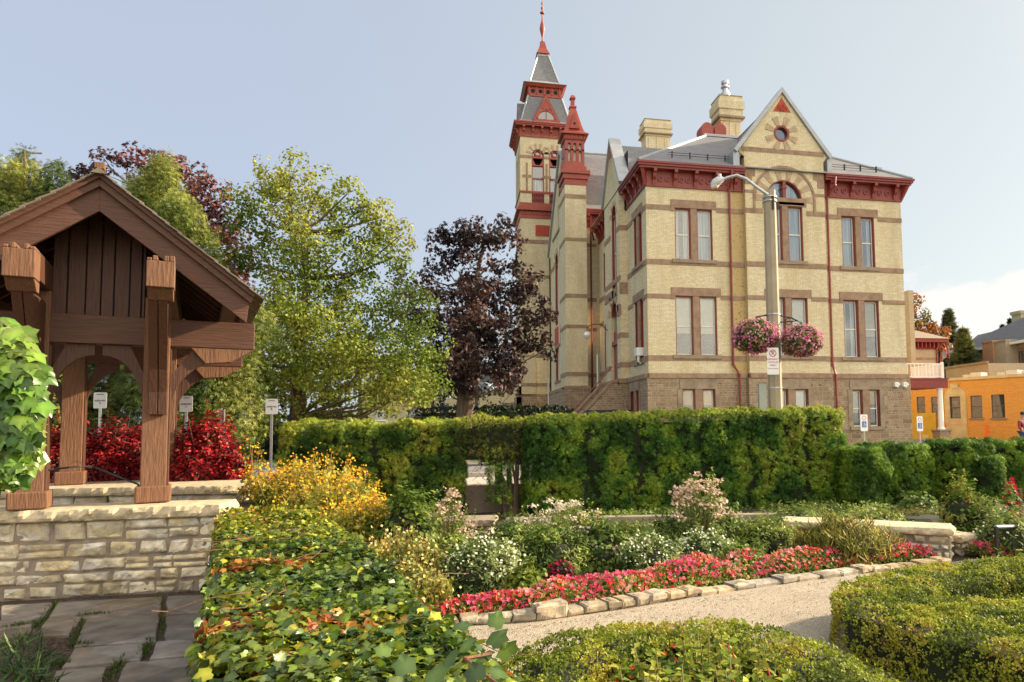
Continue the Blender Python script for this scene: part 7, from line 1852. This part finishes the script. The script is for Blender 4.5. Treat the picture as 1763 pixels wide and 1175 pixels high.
# tangle of pale stems and foliage beside the ivy
spray_flowers('wild_tangle', 'yellowing tangle of stems between the ivy and the pink bed', [(690, 900, 120, 120, 8.9), (700, 960, 110, 90, 8.0), (650, 920, 100, 100, 8.6), (735, 930, 60, 80, 8.8), (735, 985, 80, 60, 7.6)], 0, [(.22,.24,.04), (.32,.28,.06), (.12,.17,.03)], [(.62,.58,.26), (.60,.42,.10), (.46,.48,.16)], 110, 1, .028, 15000, tpl='floret')
bush('compound_shrub', 'arching compound-leaved shrub with pale green fronds behind the tangle', 700, 960, 110, 110, 'leaf', .085, 1500, [(.10,.16,.02), (.18,.23,.04)], dz=9.6, upl=-.3)
# planting in the sunny border (photo base point, width, height)
WHT = [(.78,.80,.62), (.70,.74,.50)]
DKG = [(.07,.12,.018), (.15,.22,.035), (.27,.33,.07)]
LIM = [(.20,.26,.04), (.34,.38,.08), (.13,.19,.03)]
bush('white_flower_mound', 'round mound of tiny white flowers behind the first pink petunias', 832, 1018, 150, 88, 'needle', .06, 5200, [(.09,.15,.03), (.17,.23,.06), (.26,.31,.10)], flowers=(420, WHT, .026, 'floret', True), cat='flowers', group='mounds of tiny white flowers')
bush('white_flower_mound', 'low mound of tiny white flowers behind the middle of the pink bed', 1120, 985, 120, 62, 'needle', .06, 3600, [(.10,.16,.03), (.18,.24,.06), (.28,.33,.10)], flowers=(360, WHT, .026, 'floret', True), cat='flowers', group='mounds of tiny white flowers')
bush('white_flower_mound', 'loose white-dotted mound in front of the beige flower heads', 1215, 975, 120, 60, 'needle', .06, 3200, [(.10,.16,.03), (.18,.24,.06), (.28,.33,.10)], flowers=(380, WHT, .026, 'floret', True), cat='flowers', group='mounds of tiny white flowers')
bush('lime_bush', 'small lime green bush left of the dark red flowers', 905, 1030, 66, 52, 'wide', .05, 1500, [(.12,.18,.02), (.22,.27,.03)])
bush('dark_red_flowers', 'small cluster of dark red blossoms beside the lime bush', 965, 1005, 50, 36, 'wide', .05, 500, [(.10,.02,.03), (.05,.05,.02)], flowers=(180, [(.35,.01,.04), (.22,.01,.03)], .05, 'flower', True), cat='flowers')
k_ = 0
for (x, yb, w_, h_, cols, n_, lab) in ((700, 1010, 90, 70, LIM, 2200, 'pale green bush at the edge of the tangle'), (880, 975, 120, 75, DKG, 2600, 'green leafy bush left of the pale flower heads'), (950, 985, 130, 80, DKG, 3000, 'dark green leafy bush behind the dark red blossoms'), (1030, 975, 130, 70, DKG, 3000, 'green leafy bush beside the iron stake'),
        (1085, 965, 100, 62, LIM, 2200, 'light green bush between stake and white mound'), (1160, 955, 120, 60, DKG, 2600, 'green bush behind the white mound'), (1240, 945, 140, 60, DKG, 2800, 'green bush under the beige flower heads'), (1320, 955, 110, 66, LIM, 2400, 'light green bush right of the beige heads'),
        (1370, 930, 110, 55, DKG, 2200, 'green leafy bush at the foot of the big hedge'), (1500, 920, 130, 40, LIM, 2200, 'low pale green bush behind the buff wall end'), (1280, 990, 90, 55, DKG, 2000, 'green bush rising from the pink petunias'), (1420, 925, 60, 45, LIM, 1200, 'small pale bush beside the olive grasses'),
        (780, 985, 110, 60, LIM, 2400, 'pale green bush below the grey wall end'), (1000, 945, 110, 50, LIM, 2000, 'soft green bush before the long kerb')):
    bush('garden_bush', lab, x, yb, w_, h_, ('wide', 'leaf', 'needle')[k_ % 3], (.05, .055, .075)[k_ % 3], int(n_ * 1.3), cols, None, group='green bushes in the sunny border', flowers=(60, [(.75,.7,.55), (.6,.35,.4)], .035, 'floret', True) if k_ % 3 == 0 else None); k_ += 1
BEI = [(.56,.42,.30), (.62,.48,.34), (.48,.32,.26)]
bush('beige_flower_clump', 'pinkish beige flower heads in front of the grey wall end', 775, 965, 88, 98, 'leaf', .05, 900, DKG, flowers=(1500, BEI, .03, 'floret', False), shape='umbel', core=False, stems=22, stemmat='stalk', cat='flowers', group='clumps of pinkish beige flower heads')
bush('beige_flower_clump', 'wide clump of pinkish beige flower heads against the big hedge', 1205, 955, 130, 112, 'leaf', .06, 1800, DKG, flowers=(2600, BEI, .035, 'floret', True), shape='umbel', core=False, stems=40, stemmat='stalk', cat='flowers', group='clumps of pinkish beige flower heads')
bush('beige_flower_clump', 'pale cream flower spikes near the foot of the hedge gap', 965, 950, 170, 72, 'leaf', .05, 1800, LIM, flowers=(2400, [(.62,.56,.40), (.56,.48,.36)], .03, 'floret', True), shape='umbel', core=False, stems=50, stemmat='stalk', cat='flowers', group='clumps of pinkish beige flower heads')
bush('olive_grass_mound', 'olive and gold grassy mound left of the buff wall', 1455, 968, 170, 68, 'blade', .14, 4200, [(.20,.20,.03), (.30,.26,.05), (.14,.16,.03), (.36,.18,.04)], (3, 3, 2, .5), upl=1.2, cat='grass clump')
bush('upright_shrub', 'bright green upright shrub behind the buff wall', 1655, 925, 78, 90, 'leaf', .07, 2800, [(.12,.19,.02), (.22,.27,.04), (.30,.30,.05)], shape='upright', flowers=(50, [(.7,.25,.05)], .05, 'flower', False))
bush('olive_low_hedge', 'low olive clipped hedge strip behind the buff wall top', 1570, 905, 170, 28, 'leaf', .04, 3200, [(.16,.15,.02), (.24,.20,.03), (.10,.11,.02)], deep=.3)
bush('loose_meadow_plant', 'loose pale green plant right of the stone step', 1735, 958, 110, 80, 'needle', .09, 2600, [(.12,.18,.03), (.20,.25,.05)], shape='upright', flowers=(60, WHT, .03, 'floret', True))
bush('loose_meadow_plant', 'feathery pale plant behind the handrail', 1700, 930, 70, 70, 'needle', .09, 1500, [(.14,.20,.04), (.22,.27,.06)], shape='upright')
bush('hollyhock', 'red hollyhock spike in front of the wooden stake', 1742, 905, 30, 78, 'wide', .08, 240, DKG, core=False, shape='upright', flowers=(46, [(.65,.02,.03), (.5,.01,.03)], .085, 'flower', False), stems=3, stemmat='stalk', cat='flowers')
bush('foxglove_leaves', 'broad green leaves behind the buff wall', 1580, 890, 90, 40, 'wide', .09, 420, [(.08,.13,.02), (.16,.22,.05)], core=False)
# petunias: too many to count
PNK = [(.76,.08,.16), (.84,.15,.28), (.76,.06,.06), (.88,.28,.18), (.90,.42,.40)]
def petunias(x0, x1, topf, n, nf, label, edge=None):
    E_ = edge or edge_y; fp, ff = [], []
    for k in range(n):
        x = rng.uniform(x0, x1); yb = E_(x) - 6; b = onz(x, yb, 0.0); d = depth_of(b)
        hgt = topf(x) * d / F_PX * .55; u = rng.random(); back = u * topf(x) * d / F_PX * 1.3
        z = .04 + hgt * (1 - (2 * u - 1) ** 2 * .8) * (.55 + .8 * vnoise(np.array([[b[0], b[1] + back, 0]]), 2.6, 6, 2)[0])
        fp.append((b[0], b[1] + back, z + rng.normal() * .015))
    P = np.array(fp); O = norm(rng.normal(size=P.shape) * .6 + np.array([.1, -.4, .8]))
    g = rng.random(len(P)) < nf
    lp_ = P[~g].copy(); lp_[:, 2] *= rng.uniform(.5, 1.0, len(lp_))
    r_ = tag(leaf_mesh('petunia_foliage', lp_, O[~g], rng.uniform(.03, .06, len(lp_)), palette(len(lp_), LIM + [(.35,.30,.06), (.10,.15,.03)], None, .2, lp_, 4), LM, 'leaf'), label + ', leaves', 'flowers', kind='stuff')
    tag(leaf_mesh('petunia_blossoms', P[g] + np.array([0, 0, .02]), O[g], rng.uniform(.045, .068, g.sum()), palette(g.sum(), PNK, (3, 3, 3, 2, 1.2), .12, P[g], 2.5), PM, 'flower'), label + ', blossoms', 'flowers', kind='stuff')
petunias(700, 1480, lambda x: np.interp(x, [700, 830, 960, 1100, 1200, 1300, 1400, 1480], [38, 50, 66, 72, 74, 74, 60, 40]), 26000, .095, 'pink and red petunias filling the border beside the gravel')
petunias(1480, 1618, lambda x: 34, 2600, .16, 'pink petunias in front of the buff wall')
petunias(1690, 1763, lambda x: 34, 1300, .16, 'pink petunias at the foot of the handrail', lambda x: 972)
leafP = np.array([onz(x, edge_y(x) - 4, .02) for x in rng.uniform(720, 1640, 500)])
# clipped box hedges along paths
def box_path(name, label, path, width, h, dens=620, ls=.027, cols=None, per=9):
    P_ = [np.array(p) for p in path]; root = thing(name, label, 'hedge', (P_[0][0], P_[0][1], 0), 0, 'clipped box hedges beside the gravel')
    Q = [P_[0]]; 
    for i in range(len(P_) - 1):       # Catmull-Rom through the points
        a, b, c, d = P_[max(i-1, 0)], P_[i], P_[i+1], P_[min(i+2, len(P_)-1)]
        for t in np.linspace(0, 1, 7)[1:]: Q.append(.5 * ((2*b) + (-a+c)*t + (2*a-5*b+4*c-d)*t*t + (-a+3*b-3*c+d)*t**3))
    Q = np.array(Q); seg = np.diff(Q, axis=0); sl = np.linalg.norm(seg, axis=1); cum = np.concatenate([[0], np.cumsum(sl)]); L = cum[-1]
    tg = norm(seg); 
    mb = MB(); nn = np.vstack([tg, tg[-1:]]); nr = np.c_[-nn[:,1], nn[:,0]]; w = width / 2 - .07; V = []
    for q, r in zip(Q, nr): V += [(q[0]-r[0]*w, q[1]-r[1]*w, 0), (q[0]+r[0]*w, q[1]+r[1]*w, 0), (q[0]+r[0]*w, q[1]+r[1]*w, h-.07), (q[0]-r[0]*w, q[1]-r[1]*w, h-.07)]
    fs = []
    for i in range(len(Q) - 1):
        for k in range(4): fs.append((i*4+k, i*4+(k+1) % 4, (i+1)*4+(k+1) % 4, (i+1)*4+k))
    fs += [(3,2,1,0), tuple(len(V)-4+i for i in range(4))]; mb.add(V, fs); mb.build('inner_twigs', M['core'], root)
    per_ = width + 2 * h; m = int(L * per_ * dens); s = rng.random(m) * L; i = np.clip(np.searchsorted(cum, s) - 1, 0, len(sl) - 1); f = (s - cum[i]) / sl[i]
    c = Q[i] + seg[i] * f[:, None]; n_ = np.c_[-tg[i][:, 1], tg[i][:, 0]]
    v = rng.random(m) * per_; 
    lat = np.where(v < h, -width/2, np.where(v < h + width, v - h - width/2, width/2)); z = np.where(v < h, v, np.where(v < h + width, h, per_ - v))
    O = np.c_[n_ * np.where(v < h, -1, np.where(v < h + width, 0, 1))[:, None], np.where((v >= h) & (v < h + width), 1., .15)]
    edge = np.clip((np.abs(lat) - width/2 + .12) / .12, 0, 1); z2 = np.where(O[:, 2] > .5, z - edge ** 2 * .06, z)
    P = np.c_[c + n_ * lat[:, None], z2]
    # end caps
    for (q, t_) in ((Q[0], -tg[0]), (Q[-1], tg[-1])):
        k = int(width * h * dens); nn_ = np.array([-t_[1], t_[0]]); a = rng.uniform(-width/2, width/2, k); zz = rng.random(k) * h
        P = np.vstack([P, np.c_[q + nn_ * a[:, None], zz]]); O = np.vstack([O, np.tile([t_[0], t_[1], .15], (k, 1))])
    P += norm(O) * ((vnoise(P, 4.5, 12, 3) - .5) * .13)[:, None]
    A, B = clump_leaves(P, O, .045, per, 1, .2, .8); up = np.repeat(norm(O), per, 0) * .6 + np.array([0, 0, .9]) + rng.normal(size=A.shape) * .5
    leaf_mesh('foliage', A, B, ls * rng.uniform(.7, 1.3, len(A)), palette(len(A), cols or [(.11,.15,.014), (.24,.28,.022), (.38,.39,.04), (.36,.22,.05)], (3, 4, 2.5, .4), .18, A, 3), LM, 'leaf', root, up=up)
box_path('box_hedge', 'curved olive box hedge ring round the red tassel flowers', [(.30, 3.4), (.42, 4.5), (.72, 5.1), (1.2, 5.42), (1.75, 5.5), (2.15, 5.25), (2.36, 4.85), (2.46, 4.3), (2.46, 3.6), (2.35, 2.9)], .58, .44)
box_path('box_hedge', 'short olive box hedge crossing the lower right foreground', [(2.2, 4.0), (1.8, 3.5), (1.6, 2.9)], .45, .42)
box_path('box_hedge', 'large olive box hedge bending round a flower bed on the right', [(8.4, 6.95), (6.4, 6.85), (5.0, 6.65), (4.2, 6.3), (3.78, 5.75), (3.9, 5.1), (4.2, 4.5), (4.45, 3.7), (4.55, 2.8)], .74, .45)
box_path('box_hedge', 'second arm of the right-hand box hedge below the pink and white flowers', [(3.9, 5.6), (4.6, 5.35), (5.4, 5.2), (6.6, 5.1)], .62, .45)
bush('lime_flower_bed', 'lime green planting with scattered white and pink flowers inside the right box hedge', 1740, 1040, 200, 62, 'needle', .06, 6500, [(.14,.20,.02), (.24,.27,.04)], flowers=(90, [(.8,.75,.7), (.75,.3,.45), (.7,.1,.05)], .06, 'flower', True), cat='flowers')
# tassel flower bed inside the ring
for (x, y, d, h_, lab) in ((1150, 1110, 4.7, .62, 'tassel flower with long red tassel in the middle'), (1215, 1080, 4.9, .66, 'tallest yellow-green tassel flower'), (1270, 1100, 4.6, .6, 'tassel flower with single pink bud'), (1110, 1150, 4.3, .5, 'low tassel flower at left'), (1190, 1150, 4.2, .55, 'front tassel flower with drooping red strands'), (1300, 1150, 4.2, .5, 'tassel flower at right of the bed')):
    tp_ = dep(x, y, d); z0 = 0.0; root = thing('tassel_flower', lab, 'flowers', (tp_[0], tp_[1], 0), 0, 'tassel flowers inside the box hedge ring')
    mb = MB(); nb = 12; LPs, LU = [], []
    for k in range(nb):
        a = rng.uniform(0, 2*math.pi); R = rng.uniform(.04, .24); hz = tp_[2] * rng.uniform(.7, 1.02); e = np.array([tp_[0] + math.cos(a)*R, tp_[1] + math.sin(a)*R, hz]); f0 = np.array([tp_[0] + math.cos(a)*R*.4, tp_[1] + math.sin(a)*R*.4, 0])
        mb.tube([tuple(f0), tuple((f0+e)/2), tuple(e)], [.008, .006, .004], 5, cap=False)
        t = rng.uniform(.15, 1.0, 34)[:, None]; LPs.append(f0 + (e - f0) * t); an = rng.uniform(0, 2*math.pi, 34); LU.append(np.c_[np.cos(an), np.sin(an), np.full(34, .1)])
    mb.build('stems', M['stalk'], root); LPs, LU = np.concatenate(LPs), np.concatenate(LU)
    leaf_mesh('foliage', LPs, np.tile([0, -.2, 1.], (len(LPs), 1)) + rng.normal(size=LPs.shape) * .3, rng.uniform(.04, .085, len(LPs)), palette(len(LPs), [(.16,.24,.02), (.28,.32,.03), (.38,.36,.05)], None, .15), LM, 'leaf', root, up=LU)
    M.setdefault('tassel', plain('red_tassel', (.40,.03,.04), .8, .3, 20, .5))
    for k in range(3):
        a = rng.uniform(0, 2*math.pi); p = np.array([tp_[0] + math.cos(a) * .14, tp_[1] + math.sin(a) * .14 - .05, tp_[2] * rng.uniform(.6, .9)])
        mb = MB(); mb.tube([tuple(p), tuple(p + (.02, -.03, .02)), tuple(p + (.03, -.05, -.06)), tuple(p + (.03, -.05, -.16))], [.003, .006, .007, .002], 6); mb.build('tassel', M['tassel'], root)
bush('bedding_plants', 'mixed green bedding with red blossoms under the tassel flowers', 1200, 1215, 330, 95, 'wide', .05, 5200, [(.10,.16,.02), (.18,.24,.03), (.26,.28,.05)], flowers=(60, [(.5,.01,.04), (.6,.05,.02)], .045, 'flower', True), core=False, cat='flowers')
# hanging baskets
for (px_, py_, rx, ry, d, e, lab) in ((1300, 579, 40, 29, 17.85, eL, 'larger pink petunia basket hanging left of the lamp pole'), (1380, 587, 35, 27, 17.85, eR, 'rounder pink petunia basket hanging right of the lamp pole')):
    c = dep(px_, py_, d); s = d / F_PX; rad = np.array([rx * s, rx * s * .85, ry * s])
    HBk = thing('hanging_basket', lab, 'hanging basket', tuple(c + (0, 0, -rad[2])), 0, 'hanging baskets on the street lamp')
    mb = MB(); mb.lathe((c[0], c[1], c[2] - .22), [(.04, 0), (.2, .05), (.26, .22)], 14); mb.build('pot', M['bark'], HBk, smooth=True)
    mb = MB()
    for k in range(3): a = k * 2.1; mb.tube([(c[0] + .25 * math.cos(a), c[1] + .25 * math.sin(a), c[2]), tuple(e)], .005, 4)
    mb.build('chains', M['black'], HBk)
    n = 5200; q = sph(n); r = rng.uniform(.5, 1.0, n) ** .4; k = vnoise(q * 2, 2.2, 7, 2)
    P = c + q * rad * (r * (.82 + .36 * k))[:, None]; P[:, 2] -= .06 * (np.abs(q[:, 0]) > .6)
    leaf_mesh('foliage', P, norm(q + rng.normal(size=q.shape) * .5 + (0, 0, .3)), .06 * rng.uniform(.6, 1.3, n), palette(n, [(.06,.09,.02), (.12,.15,.03), (.24,.24,.06)], None, .2, P, 4), LM, 'leaf', HBk)
    n = 1250; q = sph(n); k = vnoise(q * 2, 2.2, 7, 2); keep = vnoise(q * 3 + c, 1.6, 31, 2) > .36; q, k = q[keep], k[keep]
    P = c + q * rad * ((.84 + .36 * k) * rng.uniform(.95, 1.1, len(q)))[:, None]
    leaf_mesh('blossoms', P, norm(q + rng.normal(size=q.shape) * .35 + (0, 0, .15)), .062 * rng.uniform(.7, 1.25, len(P)), palette(len(P), [(.78,.22,.42), (.72,.10,.32), (.85,.45,.55), (.80,.30,.36)], (3, 2, 2, 2), .1, P, 3), PM, 'flower', HBk)
# lit lawn edge grass near the gateway
n = 9000; gp = np.c_[rng.uniform(-4.6, -2.9, n), rng.uniform(13, 17.2, n), np.full(n, .55)]
tag(leaf_mesh('grass', gp, rng.normal(size=gp.shape) + (0, -1, 0), rng.uniform(.03, .07, n), palette(n, [(.08,.14,.015), (.14,.20,.03)]), LM, 'blade', up=np.tile([0., 0, 1.], (n, 1))), 'short sunlit lawn grass by the third sign', 'grass', kind='stuff')

n = 16000; xx = rng.uniform(1.0, 9.8, n); yy = rng.uniform(11.6, 16.0, n); gp = np.c_[xx, yy, np.zeros(n)]
kp = (vnoise(gp, 1.1, 51, 2) > .40) & ~((xx > 5.0) & (yy < 12.4)); gp = gp[kp]; gp[:, 2] = rng.uniform(.0, .28, len(gp)) * vnoise(gp, 1.4, 52, 2)
tag(leaf_mesh('ground_cover', gp, rng.normal(size=gp.shape) * .5 + (0, -.3, 1), rng.uniform(.05, .10, len(gp)), palette(len(gp), [(.07,.12,.018), (.15,.22,.035), (.27,.32,.07)], None, .2, gp, 2), LM, 'leaf'), 'low green ground cover between the border plants and the hedge foot', 'ground cover', kind='stuff')
n = 900; q_ = rng.random((n, 2)); pp = np.array([onz(760 + a * 900, edge_y(760 + a * 900) + 6 + b * b * 60, .025) for a, b in q_])
tag(leaf_mesh('fallen_petals', pp, rng.normal(size=pp.shape) * .25 + (0, 0, 1), rng.uniform(.012, .035, n), palette(n, [(.30,.20,.08), (.16,.10,.05), (.6,.15,.2), (.10,.14,.03)], (3, 3, 1, 2), .2), LM, 'leaf'), 'fallen petals and leaf bits scattered on the gravel by the kerb', 'litter', kind='stuff')
